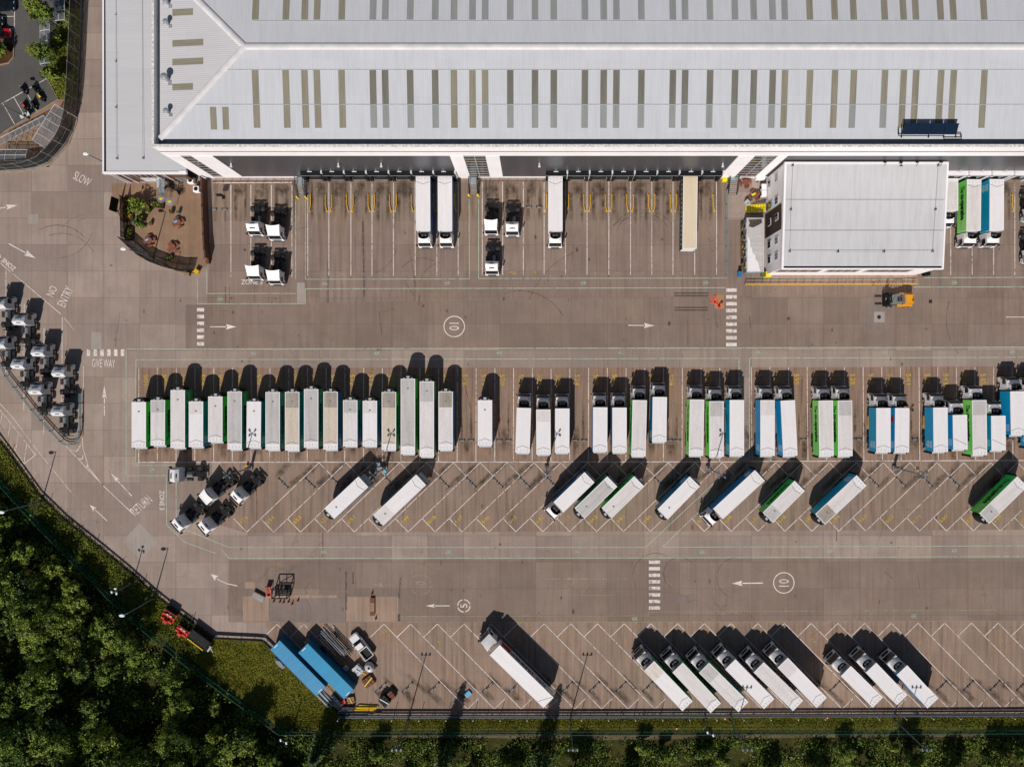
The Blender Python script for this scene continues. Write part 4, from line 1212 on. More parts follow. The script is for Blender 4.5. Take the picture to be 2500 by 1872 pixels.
# ---------------------------------------------------------------- dock stairs
def dock_stair(px0, px1, ytop, yland, yfoot, label, yellow=True):
    xa, xb = W(px0, ytop, 1.2)[0], W(px1, ytop, 1.2)[0]
    yl, yf_ = W(0, yland, 1.2)[1], W(0, yfoot, 0)[1]
    st = thing('dock_staircase', label, 'staircase', ((xa + xb) / 2, yf_, 0), group='steel stairs up to the dock doors')
    w = (xb - xa) / 2
    L = YW - yf_
    b = MB(); b.box(-w, w, yl - yf_, L - .15, 1.12, 1.2); obj('landing', b.mesh('landing', ['galv']), st)
    n = 7
    run = (yl - yf_) / n
    for i in range(n):
        b = MB(); z = 1.2 * (i + 1) / (n + 1)
        b.box(-w + .05, w - .05, run * i, run * (i + 1) - .04, z - .05, z, 0); b.box(-w + .05, w - .05, run * i - .02, run * i + .06, z - .06, z + .012, 1)
        obj('tread', b.mesh('tread', ['galv', 'pallet']), st)
    for s in (-w, w):
        b = MB()
        b.tube([(s, 0, .95), (s, yl - yf_, 2.2), (s, L - .3, 2.2)], .045); b.tube([(s, 0, .5), (s, yl - yf_, 1.7), (s, L - .3, 1.7)], .03)
        b.bar((s, 0, .15), (s, yl - yf_, 1.2), .06, .2)
        for y, z in ((0, .95), ((yl - yf_) / 2, 1.55), (yl - yf_, 2.2), (L - .35, 2.2)):
            b.cyl((s, y, 0), (s, y, z), .04)
        obj('handrail', b.mesh('handrail', ['dark']), st)
        if yellow:
            b = MB(); b.cyl((s * 1.12, -.15, 0), (s * 1.12, -.15, .9), .13); b.cyl((s * 1.12 - .25, -.1, .12), (s * 1.12 + .2, -.35, .12), .1)
            obj('foot_bollard', b.mesh('foot_bollard', ['yelbright']), st)
dock_stair(723, 742, 436, 453, 481, 'steel dock staircase left of the first run of dark dock shelters')
dock_stair(1145, 1165, 433, 451, 476, 'steel dock staircase between the two docked white trucks and parked tractors')
dock_stair(1780, 1802, 432, 441, 476, 'grey dock staircase by the brown picnic tables near the office', False)

# yellow steps up to the office door
ox, oy = W(1851, 508, 1)
st = thing('yellow_steps', 'bright yellow steps leading up to the office side door', 'steps', (ox, oy, 0))
for i in range(8):
    b = MB(); b.box(-2.0 + .42 * i, -1.62 + .42 * i, -.75, .75, .08 + .14 * i, .14 + .14 * i); obj('tread', b.mesh('tread', ['yelbright']), st)
b = MB()
for s in (-.8, .8):
    b.tube([(-2.0, s, 1.0), (1.4, s, 2.1), (1.75, s, 2.1)], .04); b.cyl((-2, s, 0), (-2, s, 1), .04); b.cyl((1.4, s, 0), (1.4, s, 2.1), .04)
obj('handrail', b.mesh('handrail', ['grey']), st)
for k, (px, py, lab) in enumerate(((1859, 433, 'white air-conditioning box in the corner by the warehouse wall'), (1866, 456, 'upper of two white cooling units beside the brown tables'), (1866, 472, 'white cooling unit next to the yellow steps'))):
    x, y = W(px, py, 1.6)
    t_ = thing('cooling_unit', lab, 'cooling unit', (x, y, 0), group='white cooling units by the office wall')
    b = MB(); b.cbox(-.45 if k else -.9, .45 if k else .7, -.55 if k else -.35, .55 if k else .35, .6, 1.6, .06); obj('casing', b.mesh('casing', ['whiteclad']), t_)
    b = MB(); b.cyl((-.46, 0, 1.1), (-.5, 0, 1.1), .33, n=12); obj('fan_grille', b.mesh('fan_grille', ['dark']), t_)
    b = MB(); b.box(-.4, -.3, -.5, .5, 0, .6); b.box(.3, .4, -.5, .5, 0, .6); obj('bracket', b.mesh('bracket', ['dark']), t_)
for px, py, lab in ((464, 440, 'white fan unit beside the brown garden fence, nearer the warehouse'), (478, 461, 'white fan unit beside the brown garden fence, lower one')):
    x, y = W(px, py, 1.2)
    t_ = thing('fan_unit', lab, 'cooling unit', (x, y, 0), group='white fan units in the garden')
    b = MB(); b.cbox(-.55, .55, -.55, .55, .2, 1.2, .06); obj('casing', b.mesh('casing', ['whiteclad']), t_)
    b = MB(); b.cyl((0, 0, 1.2), (0, 0, 1.25), .36, n=14); b.cyl((0, 0, 1.25), (0, 0, 1.28), .12, n=8); obj('fan_grille', b.mesh('fan_grille', ['dark']), t_)
# ---------------------------------------------------------------- lorries
def wheel_mesh(r, w, rimside=1):
    def mk():
        b = MB(); b.cyl((0, -w / 2, r), (0, w / 2, r), r, n=18)
        b.cyl((0, -w / 2 - .015, r), (0, -w / 2 - .005, r), r * .92, n=18)
        return b.mesh('wheel', ['tyre'])
    return cached(('wheel', r, w), mk)
def rim_mesh(r, w, s):
    def mk():
        b = MB()
        b.cyl((0, s * (w / 2 + .02), r), (0, s * (w / 2 + .05), r), r * .55, r * .5, 12)
        b.cyl((0, s * (w / 2 + .05), r), (0, s * (w / 2 + .12), r), r * .2, r * .16, 8)
        return b.mesh('rim', ['rim'])
    return cached(('rim', r, w, s), mk)
def wheel(parent, x, y, r=.5, w=.3, hub=True):
    o = obj('wheel', wheel_mesh(r, w), parent, (x, y, 0))
    if hub:
        obj('rim', rim_mesh(r, w, 1 if y > 0 else -1), o)
    return o

def cab(parent, x, style, paint='wpaint'):
    """front of the cab at x, cab runs back 2.25 m"""
    def body():
        b = MB()
        b.profile([(0, .5, 1.17), (.02, 1.45, 1.24), (-.10, 1.8, 1.23), (-.42, 2.85, 1.16), (-.62, 3.02, 1.10), (-2.2, 3.05, 1.12), (-2.25, 2.9, 1.2), (-2.25, .95, 1.24), (-1.95, .95, 1.24), (-1.85, 1.15, 1.24), (-.95, 1.15, 1.24), (-.85, .5, 1.22)])
        b.box(-.5, -.02, -1.25, -1.0, .5, 1.2); b.box(-.5, -.02, 1.0, 1.25, .5, 1.2)
        return b.mesh('cab', [paint])
    c = obj('cab', cached(('cab', paint), body), parent, (x, 0, 0))
    def screen():
        b = MB(); b.quad((-.085, -1.12, 1.8), (-.085, 1.12, 1.8), (-.405, 1.04, 2.82), (-.405, -1.04, 2.82)); return b.mesh('windscreen', ['glass'])
    obj('windscreen', cached('windscreen', screen), c)
    def visor():
        b = MB(); b.box(-.48, -.22, -1.1, 1.1, 2.86, 2.93); return b.mesh('sun_visor', ['dark'])
    obj('sun_visor', cached('visor', visor), c)
    def side(s):
        b = MB(); b.quad(*[(xx, s * yy, zz) for xx, yy, zz in ((-.30, 1.245, 1.85), (-1.25, 1.252, 1.85), (-1.25, 1.21, 2.7), (-.48, 1.20, 2.7))][::(1 if s < 0 else -1)]); return b.mesh('side_window', ['glass'])
    for s in (-1, 1):
        obj('side_window', cached(('sidewin', s), lambda: side(s)), c)
        def mir():
            b = MB(); b.cbox(-.12, .08, -.14, .14, 1.75, 2.55, .03); b.bar((-.05, 0, 2.5), (-.3, -s * .25, 2.6), .05, .05); return b.mesh('mirror', ['dark'])
        obj('mirror', cached(('mirror', s), mir), c, (-.18, s * 1.42, 0))
        def hl():
            b = MB(); b.box(.0, .05, s * .95 - .2, s * .95 + .2, .72, .95); return b.mesh('headlight', ['frame'])
        obj('headlight', cached(('hl', s), hl), c)
    def grille():
        b = MB(); b.box(.0, .03, -.75, .75, .95, 1.62); b.box(-.02, .12, -1.18, 1.18, .42, .62); return b.mesh('grille', ['char'])
    obj('grille', cached('grille', grille), c)
    if style == 'hump':
        def fair():
            b = MB()
            n = 6
            rows = []
            for (xx, zz, hw) in ((-.5, 2.98, 1.06), (-1.0, 3.36, 1.08), (-1.42, 3.62, 1.10), (-1.62, 3.66, 1.10)):
                rows.append([(xx - (.0 if xx > -1.4 else .16 * (abs(i / n * 2 - 1) ** 2)), -hw + 2 * hw * i / n, zz - (.05 * (abs(i / n * 2 - 1) ** 3))) for i in range(n + 1)])
            rows.append([(-2.2, -1.1 + 2.2 * i / n, 3.06) for i in range(n + 1)])
            vs = [p for r_ in rows for p in r_]
            fs = [(k * (n + 1) + i, k * (n + 1) + i + 1, (k + 1) * (n + 1) + i + 1, (k + 1) * (n + 1) + i) for k in range(4) for i in range(n)]
            vs2 = [(p[0], p[1], 2.95) for p in vs]
            m_ = len(vs)
            for k in range(4):
                a, c_ = k * (n + 1), (k + 1) * (n + 1)
                fs.append((a, c_, m_ + c_, m_ + a)); a, c_ = a + n, c_ + n
                fs.append((c_, a, m_ + a, m_ + c_))
            b.add(vs + vs2, [f[::-1] for f in fs])
            return b.mesh('roof_fairing', [paint])
        f = obj('roof_fairing', cached(('hump', paint), fair), c)
        def bar():
            b = MB(); b.box(-1.02, -.92, -.42, .42, 3.40, 3.47); b.box(-1.12, -.82, -.46, -.38, 3.40, 3.49); b.box(-1.12, -.82, .38, .46, 3.40, 3.49); b.box(-1.06, -.88, -.22, .22, 3.42, 3.49); return b.mesh('light_bar', ['dark'])
        obj('light_bar', cached('lightbar', bar), f)
        def slot():
            b = MB(); b.quad((-1.82, -.38, 3.50), (-1.82, .38, 3.50), (-1.96, .38, 3.365), (-1.96, -.38, 3.365)); return b.mesh('roof_hatch', ['dark'])
        obj('roof_hatch', cached('slot', slot), f)
    elif style == 'hood':
        def fair():
            b = MB()
            n = 6
            top, bot = [], []
            f_ = [(-.48, -1.04 + 2.08 * i / n, 3.0) for i in range(n + 1)]
            r_ = [(-2.15 - .22 * (i / n * 2 - 1) ** 2, -1.22 + 2.44 * i / n, 3.78 - .04 * abs(i / n * 2 - 1)) for i in range(n + 1)]
            fl = [(p[0], p[1] * 1.02, 2.98) for p in r_]
            vs = f_ + r_ + fl
            fs = [(i + 1, i, n + 1 + i, n + 2 + i) for i in range(n)] + [(0, 2 * n + 2, n + 1), (n, 2 * n + 1, 3 * n + 2)]
            b.add(vs, fs)
            b.bar((-.8, -.9, 3.16), (-.8, .9, 3.16), .03, .02, 1)
            return b.mesh('roof_fairing', [paint, 'lgrey'])
        obj('roof_fairing', cached(('hood', paint), fair), c)
    else:
        hi = 3.85 if style == 'open' else 3.55
        def fair():
            b = MB()
            n = 8
            inner, outer, mid_ = [], [], []
            for i in range(n + 1):
                a = math.pi * i / n
                y = -math.cos(a)
                xo = -2.2 + 1.7 * math.sin(a) ** .5
                xi = -2.22 + 1.12 * math.sin(a) ** .38
                outer.append((xo, y * 1.14, 3.02)); inner.append((xi, y * .97, hi - .22 * math.sin(a))); mid_.append((xi - .03, y * .90, 3.07))
            vs = outer + inner + mid_
            fs = [(i + 1, i, n + 1 + i, n + 2 + i) for i in range(n)]
            b.add(vs, fs)
            b.add(vs, [(n + 2 + i, n + 1 + i, 2 * n + 2 + i, 2 * n + 3 + i) for i in range(n)], 1)
            b.add([mid_[i] for i in range(n + 1)], [tuple(range(n, -1, -1))], 1)
            b.box(-2.0, -1.6, -.35, -.3, 3.08, 3.3, 2); b.box(-2.0, -1.6, .3, .35, 3.08, 3.3, 2); b.bar((-1.8, -.5, 3.3), (-1.8, .5, 3.3), .05, .05, 2)
            return b.mesh('roof_fairing', [paint, 'dark', 'grey'])
        obj('roof_fairing', cached(('open', paint, hi), fair), c)
    for s in (-1, 1):
        wheel(parent, x - 1.4, s * 1.0)
    return c

def tractor(label, front, rear, style='hump', axles=2, paint='wpaint', group='parked tractor units', white_tanks=False):
    (fx, fy), (rx, ry) = W(*front), W(*rear)
    a = math.atan2(fy - ry, fx - rx)
    L = 6.0 if axles == 2 else 6.7
    cx_, cy_ = fx - math.cos(a) * L / 2, fy - math.sin(a) * L / 2
    t = thing('tractor_unit', label, 'tractor unit', (cx_, cy_, 0), a, group)
    x0 = L / 2
    cab(t, x0, style, paint)
    def ch():
        b = MB()
        for s in (-.42, .42):
            b.box(-L / 2, x0 - .6, s - .06, s + .06, .72, 1.0)
        for xx in (-L / 2 + .1, -L / 2 + 1.2, -.2, .6):
            b.box(xx, xx + .1, -.42, .42, .78, .96)
        b.box(-.9, x0 - 2.3, -.5, .5, .66, .9); b.box(-L / 2 - .05, -L / 2 + .08, -1.1, 1.1, .55, .85)
        return b.mesh('chassis', ['char'])
    obj('chassis', cached(('tch', L), ch), t)
    def fw():
        b = MB(); b.cyl((-L / 2 + 1.15, 0, 1.0), (-L / 2 + 1.15, 0, 1.14), .52, n=16)
        b.add([(-L / 2 + .2, -.5, 1.02), (-L / 2 + .9, -.28, 1.12), (-L / 2 + .9, .28, 1.12), (-L / 2 + .2, .5, 1.02), (-L / 2 + .35, 0, 1.05)], [(0, 4, 1), (4, 2, 1), (4, 3, 2)])
        return b.mesh('fifth_wheel', ['dark'])
    obj('fifth_wheel', cached(('tfw', L), fw), t)
    xr = [-L / 2 + 1.0] + ([-L / 2 + 2.25] if axles == 3 else [])
    for i, xx in enumerate(xr):
        for s in (-1, 1):
            wheel(t, xx, s * .93, .5 if i == 0 else .45, .58 if i == 0 else .32)
            def mg():
                b = MB()
                for q in range(5):
                    a0, a1 = R(25 + 26 * q), R(25 + 26 * (q + 1))
                    p = lambda aa, yy: (.6 * math.cos(aa), yy, .5 + .6 * math.sin(aa))
                    b.quad(p(a0, -.32), p(a0, .32), p(a1, .32), p(a1, -.32))
                return b.mesh('mudguard', ['char'])
            if i == 0:
                obj('mudguard', cached('mudguard', mg), t, (xx, s * .95, 0))
    def tk():
        b = MB(); b.cyl((-.55, .98, .78), (.55, .98, .78), .32, n=10); return b.mesh('fuel_tank', ['dgrey'])
    obj('fuel_tank', cached('fueltank', tk), t, (x0 - 3.1, 0, 0))
    def bb():
        b = MB(); b.box(-.45, .45, -1.24, -.7, .5, 1.02); return b.mesh('battery_box', ['dark'])
    obj('battery_box', cached('batbox', bb), t, (x0 - 3.1, 0, 0))
    def cw():
        b = MB()
        for i in range(5):
            b.box(-.45 + .2 * i, -.39 + .2 * i, .05, .6, 1.02, 1.07, 0)
        b.box(-.5, .5, .3, .36, 1.07, 1.09, 0)
        return b.mesh('catwalk', ['lgrey' if white_tanks else 'dgrey'])
    obj('catwalk', cached(('catwalk', white_tanks), cw), t, (x0 - 3.15, 0, 0))
    def deck():
        b = MB(); b.box(-.55, .55, -.45, .2, 1.0, 1.04); return b.mesh('deck_plate', ['dgrey'])
    obj('deck_plate', cached('deckplate', deck), t, (x0 - 3.0, 0, 0))
    return t

LIV = {'green': ('lgreen', 1), 'lime': ('lgreen2', 1), 'dgreen': ('dgreen', 1), 'teal': ('teal', 1), 'blue': ('blue', 2), 'dblue': ('blue2', 2), 'bluedot': ('blue', 3), 'plainblue': ('blue2', 0), 'white': ('sidewhite', 0), 'silver': ('sidegrey', 4), 'mosaic': ('mosaic', 5)}
def lorry(label, F, Rr, livery='white', roof=('rf_white', 'rf_white', 'rf_white'), cabstyle=None, group=None, z=4.0, gap=.28, rails=False, seam=1, fridge=True, kind=None, artic=None, pattern=None):
    (fx, fy), (rx, ry) = W(F[0], F[1], z), W(Rr[0], Rr[1], z)
    a = math.atan2(fy - ry, fx - rx)
    L = round(math.hypot(fx - rx, fy - ry), 1)
    w = 1.275
    name = 'box_truck' if cabstyle else 'semi_trailer'
    cat = 'truck' if cabstyle else 'trailer'
    t = thing(name, label, cat, ((fx + rx) / 2, (fy + ry) / 2, 0), a, group)
    h = L / 2
    side_m, deco = LIV[livery]
    # roof: dirty front third, main part, cleaner tail behind the seam
    def rf():
        b = MB()
        xs = [h - .1, h - .1 - L * .26, -h + L * .105, -h + .08]
        for i in range(3):
            b.box(xs[i + 1], xs[i], -w + .11, w - .11, z - .06, z - .012, i)
        for s in (-1, 1):
            b.box(-h, h, min(s * w, s * (w - .11)), max(s * w, s * (w - .11)), z - .1, z, 3)
        b.box(h - .1, h, -w + .11, w - .11, z - .1, z, 3); b.box(-h, -h + .08, -w + .11, w - .11, z - .1, z, 3)
        return b.mesh('roof', [*roof, 'edge'])
    r_ = obj('roof', cached(('roof', L, roof, z), rf), t)
    def sm():
        b = MB(); xs = -h + L * .105
        zz = z + .012
        if seam == 1:
            b.bar((xs, -w + .12, zz), (xs + .42, 0, zz), .06, .03); b.bar((xs + .42, 0, zz), (xs, w - .12, zz), .06, .03)
        elif seam == 2:
            b.bar((-h + .9, -w + .14, zz), (-h + 2.0, w - .14, zz), .06, .03)
        elif seam == 3:
            b.bar((-h + .25, -w + .14, zz), (-h + 1.5, w - .14, zz), .06, .03)
        if seam == 1:
            for i in range(4):
                b.bar((-h + .25, -.9 + .6 * i, zz), (-h + .6, -.82 + .6 * i, zz), .035, .03)
        return b.mesh('roof_seam', ['grey'])
    if seam:
        obj('roof_seam', cached(('seam', L, seam, z), sm), r_)
    if fridge and not cabstyle:
        def mk():
            b = MB(); b.cyl((0, 0, 0), (0, 0, .04), .16, n=8); b.box(-.03, .03, -.22, .22, 0, .03); return b.mesh('roof_fitting', ['grey'])
        obj('roof_fitting', cached('rooffit', mk), r_, (h - 1.7, 0, z - .015))
    for s in (-1, 1):
        def sd():
            b = MB(); y0, y1 = sorted((s * w - s * .005, s * (w - .09))); b.box(-h + .01, h - .01, y0, y1, 1.15, z - .105); return b.mesh('side_panel', [side_m])
        so = obj('side_panel', cached(('side', L, livery, s, z), sd), t)
        def wr():
            """the writing on the side, standing a hair off the panel, read from outside"""
            b = MB()
            Mx = Matrix(((-s, 0, 0, 0), (0, 0, s, s * (w + .012)), (0, 1, 0, 0), (0, 0, 0, 1)))
            def t2(st, u, zc, ln, hh, m=0, bold=0.0):
                vs, fs, ww, h0 = text(st, bold)
                b.add([(u + v[0] * ln / ww, zc + v[1] * hh / h0, 0) for v in vs], fs, m, Mx)
            # u runs along the side in reading direction; rear is at u = -s*... 
            if deco == 1:
                left = -h + .9
                k = L / 10.2
                if s > 0:      # reads from the front end to the rear
                    pass
                t2('The', left + .7 * k, 2.7, 1.35 * k, 1.15, 0, .02)
                t2('co-operative', left + 4.2 * k, 2.58, 5.2 * k, 1.6, 0, .05)
                t2('food', left + 7.9 * k, 2.7, 1.8 * k, 1.15, 1, .02)
            elif deco in (2, 3):
                u = (h - 1.35) * (1 if s < 0 else -1)
                u = -u if False else u
                uu = (h - 1.3)
                # tail end of the trailer
                tail = uu if s > 0 else -uu
                t2('co', tail, 3.15, 1.3, .9, 2, .06)
                t2('op', tail, 2.1, 1.3, 1.05, 2, .06)
                if deco == 3:
                    cxu = -tail * .72
                    b.add([(cxu + .62 * math.cos(q * .5236), 3.0 + .55 * math.sin(q * .5236), 0) for q in range(12)], [tuple(range(12))], 3, Mx)
                    t2('+', cxu + 1.5, 2.6, .5, .5, 0, .03)
            elif deco == 4:
                t2('TRAINING', 1.3, 2.7, 6.4, 1.25, 0, .05)
                t2('GS', -3.9, 2.7, 1.8, 1.1, 0, .04); t2('P', -2.55, 2.7, .75, 1.1, 3, .04)
                b.add([(h - 2.6, 1.6, 0), (h - .4, 1.6, 0), (h - .4, 3.4, 0), (h - 2.6, 3.4, 0)], [(0, 1, 2, 3)], 3, Mx)
            elif deco == 5:
                for q in range(15):
                    u = -h + 1.0 + (L - 2.0) * q / 14
                    b.add([(u - .16, 2.5, 0), (u + .18, 2.5, 0), (u + .10, 3.2, 0), (u - .12, 3.1, 0)], [(0, 1, 2, 3)], 5, Mx)
            return b.mesh('lettering', ['black', 'pale', 'logo', 'red', 'blue2', 'frame'])
        if deco:
            obj('lettering', cached(('wr', L, livery, s), wr), so)
    def fp():
        b = MB(); b.box(h - .095, h - .003, -w + .095, w - .095, 1.15, z - .105); return b.mesh('front_panel', ['sidewhite'])
    obj('front_panel', cached(('fp', L, z), fp), t)
    def rd():
        b = MB(); b.box(-h + .003, -h + .075, -w + .095, w - .095, 1.15, z - .105); return b.mesh('rear_door', ['sidegrey'])
    obj('rear_door', cached(('rd', L, z), rd), t)
    def tl():
        b = MB(); b.box(-h - .34, -h - .02, -w + .16, w - .16, .7, 3.25); b.box(-h - .40, -h - .03, -w + .02, -w + .12, .6, 3.3, 1); b.box(-h - .40, -h - .03, w - .12, w - .02, .6, 3.3, 1)
        return b.mesh('tail_lift', ['lgrey', 'dark'])
    if livery not in ('mosaic', 'silver'):
        obj('tail_lift', cached(('tl', L), tl), t)
    def ch():
        b = MB(); b.box(-h + .05, h - .05, -w + .1, w - .1, 1.05, 1.14)
        for s in (-.45, .45):
            b.box(-h + .1, h - .2, s - .07, s + .07, .75, 1.05)
        return b.mesh('chassis', ['char'])
    obj('chassis', cached(('lch', L), ch), t)
    for s in (-1, 1):
        def sg():
            b = MB()
            for zz in (.5, .8):
                b.box(-h + 3.9, h - 1.6, s * (w - .06) - .03, s * (w - .06) + .03, zz, zz + .12)
            for xx in (-h + 4.2, 0, h - 1.9):
                b.box(xx, xx + .08, s * (w - .13) - .03, s * (w - .13) + .03, .5, 1.05)
            return b.mesh('side_guard', ['yel' if rails else 'grey'])
        obj('side_guard', cached(('sg', L, s, rails), sg), t)
    ax = [1.7, 3.0] if (L < 11.5) else [1.8, 3.1, 4.4]
    for q in ax:
        for s in (-1, 1):
            wheel(t, -h + q, s * 1.02, .48, .38, False)
    if cabstyle:
        cab(t, h + gap + 2.25, cabstyle)
        def cc():
            b = MB()
            for s in (-.42, .42):
                b.box(h - 2.4, h + gap + 1.4, s - .06, s + .06, .68, .74)
            b.box(h - 1.9, h - .9, -1.2, -.7, .45, 1.0); b.cyl((h - 1.9, .95, .72), (h - .8, .95, .72), .3, n=10)
            return b.mesh('cab_chassis', ['char'])
        obj('cab_chassis', cached(('cc', L, gap), cc), t)
        if L > 9:
            for s in (-1, 1):
                wheel(t, h - 1.6, s * .95, .5, .55)
    else:
        if fridge:
            def fr():
                b = MB()
                rings = []
                for zz, q in ((1.9, .8), (2.1, 1.0), (3.7, 1.0), (3.93, .86)):
                    rings.append([(h + .02, -1.2 * q, zz)] + [(h + .02 + .8 * q * math.sin(math.pi * i / 8) ** .7, -1.2 * q * math.cos(math.pi * i / 8), zz) for i in range(1, 8)] + [(h + .02, 1.2 * q, zz)])
                b.loft([r__[::-1] for r__ in rings][::-1] if False else rings)
                b.box(h + .12, h + .5, -.25, .25, 3.932, 3.96, 1); b.box(h + .05, h + .16, -.85, -.55, 3.932, 3.95, 1); b.box(h + .05, h + .16, .55, .85, 3.932, 3.95, 1)
                return b.mesh('refrigeration_unit', ['dark', 'lgrey'])
            obj('refrigeration_unit', cached(('fridge', L), fr), t)
        for s in (-1, 1):
            def lg():
                b = MB(); b.box(h - 2.7, h - 2.55, s * .85 - .07, s * .85 + .07, .05, 1.05); b.box(h - 2.8, h - 2.45, s * .85 - .15, s * .85 + .15, 0, .05); return b.mesh('landing_leg', ['grey'])
            obj('landing_leg', cached(('lg', L, s), lg), t)
    return t
Wh = ('rf_white', 'rf_white', 'rf_white')
Pa = ('rf_pale', 'rf_pale', 'rf_white'); Pd = ('rf_grey', 'rf_pale', 'rf_white'); Wd = ('rf_pale', 'rf_white', 'rf_white')
Gr = ('rf_grey', 'rf_grey', 'rf_white'); Cr = ('rf_dirty', 'rf_cream', 'rf_white'); Dp = ('rf_dirty', 'rf_pale', 'rf_white'); Gp = ('rf_grey', 'rf_pale', 'rf_white')
GA = 'uncoupled trailers in the long row'
G = GA
lorry('clean white trailer with bright green lettered side at the left end of the long row', (338.8, 980.9), (338.8, 1092.5), 'green', Wh, group=G)
lorry('green-sided white trailer with a grey front smudge, second from the left end', (385.2, 976.5), (385.2, 1087.5), 'green', Gp, group=G)
lorry('longer pale trailer with dark green side, third from the left end of the long row', (433.9, 951.9), (433.9, 1093.3), 'dgreen', Pa, group=G)
lorry('white trailer with a blue side, fourth from the left end of the long row', (478.3, 980), (478.3, 1091), 'dblue', Wd, group=G)
lorry('short white trailer with bright green lettered side set back fifth in the long row', (525.7, 967.8), (525.7, 1078.8), 'green', Pa, group=G)
lorry('long pale trailer with dark green side, between the short green and blue-sided ones', (572.8, 956), (572.8, 1096.8), 'dgreen', Gr, group=G)
lorry('white blue-sided trailer with a lamp post shadow lying on its roof', (620, 980), (619, 1092.5), 'dblue', Wh, group=G)
lorry('long pale trailer with dark green side, eighth from the left end of the row', (665.6, 957), (665.6, 1098), 'dgreen', Gr, group=G)
lorry('long cream-roofed trailer with a blue side, ninth from the left end of the row', (713.3, 957), (713.3, 1099), 'dblue', ('rf_dirty', 'rf_cream', 'rf_white'), group=G)
lorry('long grey-roofed trailer with dark green lettered side, tenth from the left end', (759.6, 950), (759.6, 1092), 'dgreen', Gr, group=G)
lorry('long tan-streaked cream trailer with blue side, just left of the short teal-sided one', (807, 956), (807, 1097.7), 'dblue', Cr, group=G)
lorry('short white trailer with teal side and grey-smudged front, right of a cream trailer', (855, 977), (855, 1089), 'teal', Gp, group=G)
lorry('short clean white trailer with a plain blue side beside the short teal-sided one', (902.9, 978), (902.9, 1089.6), 'plainblue', Wd, group=G)
lorry('long cream trailer with brown-stained front and a lamp post shadow on its roof', (949.4, 957), (949.4, 1098), 'teal', Cr, group=G)
lorry('longest trailer of the row, grey roof and bright green side', (995.8, 924.3), (995.8, 1108.4), 'green', Gr, group=G)
lorry('very long white trailer beside the longest one, dark green side, sticking out at the rear', (1042, 931), (1042, 1114.8), 'dgreen', Pd, group=G)
lorry('pale trailer with brown-stained front at the right end of the closely packed trailers', (1088, 956), (1088, 1098), 'dblue', Dp, group=G)
lorry('short white trailer standing alone in the long row between empty bays', (1183.8, 976.5), (1183.8, 1088), 'white', Wh, group=G)
G = 'box trucks parked in the long row'
lorry('white box truck at the left of the group of three plain white trucks', (1279, 996), (1275.6, 1105), 'white', Wh, 'open', G)
lorry('plain white box truck in the middle of the group of three', (1326.4, 999.7), (1327, 1109), 'white', Wd, 'open', G)
lorry('white box truck at the right of the three, four-headed lamp shadow on roof', (1373, 996.8), (1372.5, 1105.5), 'white', Wh, 'open', G)
lorry('white box truck with thin blue side, left of the group of four', (1465.5, 993.9), (1465, 1102.6), 'plainblue', Wh, 'open', G)
lorry('white box truck with blue side, second in the group of four', (1512.5, 994.8), (1512.5, 1104.6), 'plainblue', Wh, 'open', G)
lorry('longer pale truck with dark green lettered side, third in the group of four', (1562, 977), (1558.8, 1113.3), 'green', Pa, 'open', G)
lorry('short white truck with blue side set further back, last of the group of four', (1611, 969), (1609.5, 1078.5), 'dblue', Wh, 'open', G)
lorry('pale truck with lime green lettered side, left of three by the walkway', (1702, 975.6), (1699.4, 1112), 'lime', Pa, 'open', G)
lorry('pale truck with green lettered side, middle of three by the walkway', (1749.5, 979.4), (1749.5, 1114.8), 'lime', Gp, 'open', G)
lorry('white truck with blue side, right of three by the green walkway', (1799, 976.5), (1799, 1111.9), 'blue', Wh, 'open', G)
lorry('white truck with blue side just right of the walkway, upright in its bay', (1874, 977), (1874, 1112), 'blue', Wd, 'open', G)
lorry('white truck with broad blue side parked slightly askew right of the walkway', (1923.3, 977.4), (1929.6, 1112.8), 'blue', Wh, 'open', G)
lorry('pale truck with lime lettered side, left one of the lime pair', (2016, 978), (2018, 1113), 'lime', Pa, 'open', G)
lorry('pale truck with lime lettered side, right one of the lime pair', (2063, 978), (2064, 1113), 'lime', Pd, 'open', G)
lorry('short white truck with blue side, left one of a pair with empty bays around', (2157, 996), (2157, 1104), 'blue', Wh, 'open', G, rails=True)
lorry('short white truck with a red dot on its blue side', (2203, 996), (2202, 1104), 'bluedot', Wh, 'open', G)
lorry('white truck with wide blue side, left of a mixed group near the right edge', (2296, 994.8), (2297, 1103), 'blue', Wh, 'open', G, rails=True)
lorry('small white truck with diagonal roof line, left of the lime lettered truck', (2343.6, 1013), (2345, 1097.5), 'blue', Wh, 'low', G, seam=2)
lorry('tall truck with lime lettered side between two small blue-sided trucks', (2391, 976.5), (2392.6, 1111), 'lime', Gp, 'low', G)
lorry('small white truck with diagonal roof line, right of the lime lettered truck', (2437.5, 1014.8), (2438.3, 1099.7), 'blue', Wh, 'low', G, seam=2)
lorry('white blue-sided truck standing farther forward near the right edge of the long row', (2484, 955), (2486, 1062), 'blue', Wh, 'open', G, rails=True)
lorry('blue-sided truck cut off by the right edge of the photo', (2533, 957), (2536, 1091), 'blue', Wh, 'open', G, rails=True)
G = 'trucks backed onto the loading docks'
lorry('white articulated truck with blue side at the dock, left one of the docked pair', (1033.3, 563), (1032.5, 429.5), 'plainblue', Wh, 'open', G)
lorry('white articulated truck with blue side at the dock, right one of the docked pair', (1086.5, 563), (1086, 429.5), 'plainblue', Wh, 'open', G)
lorry('plain white articulated truck alone at the dock near the middle', (1356, 563), (1356, 430), 'white', Wh, 'open', G)
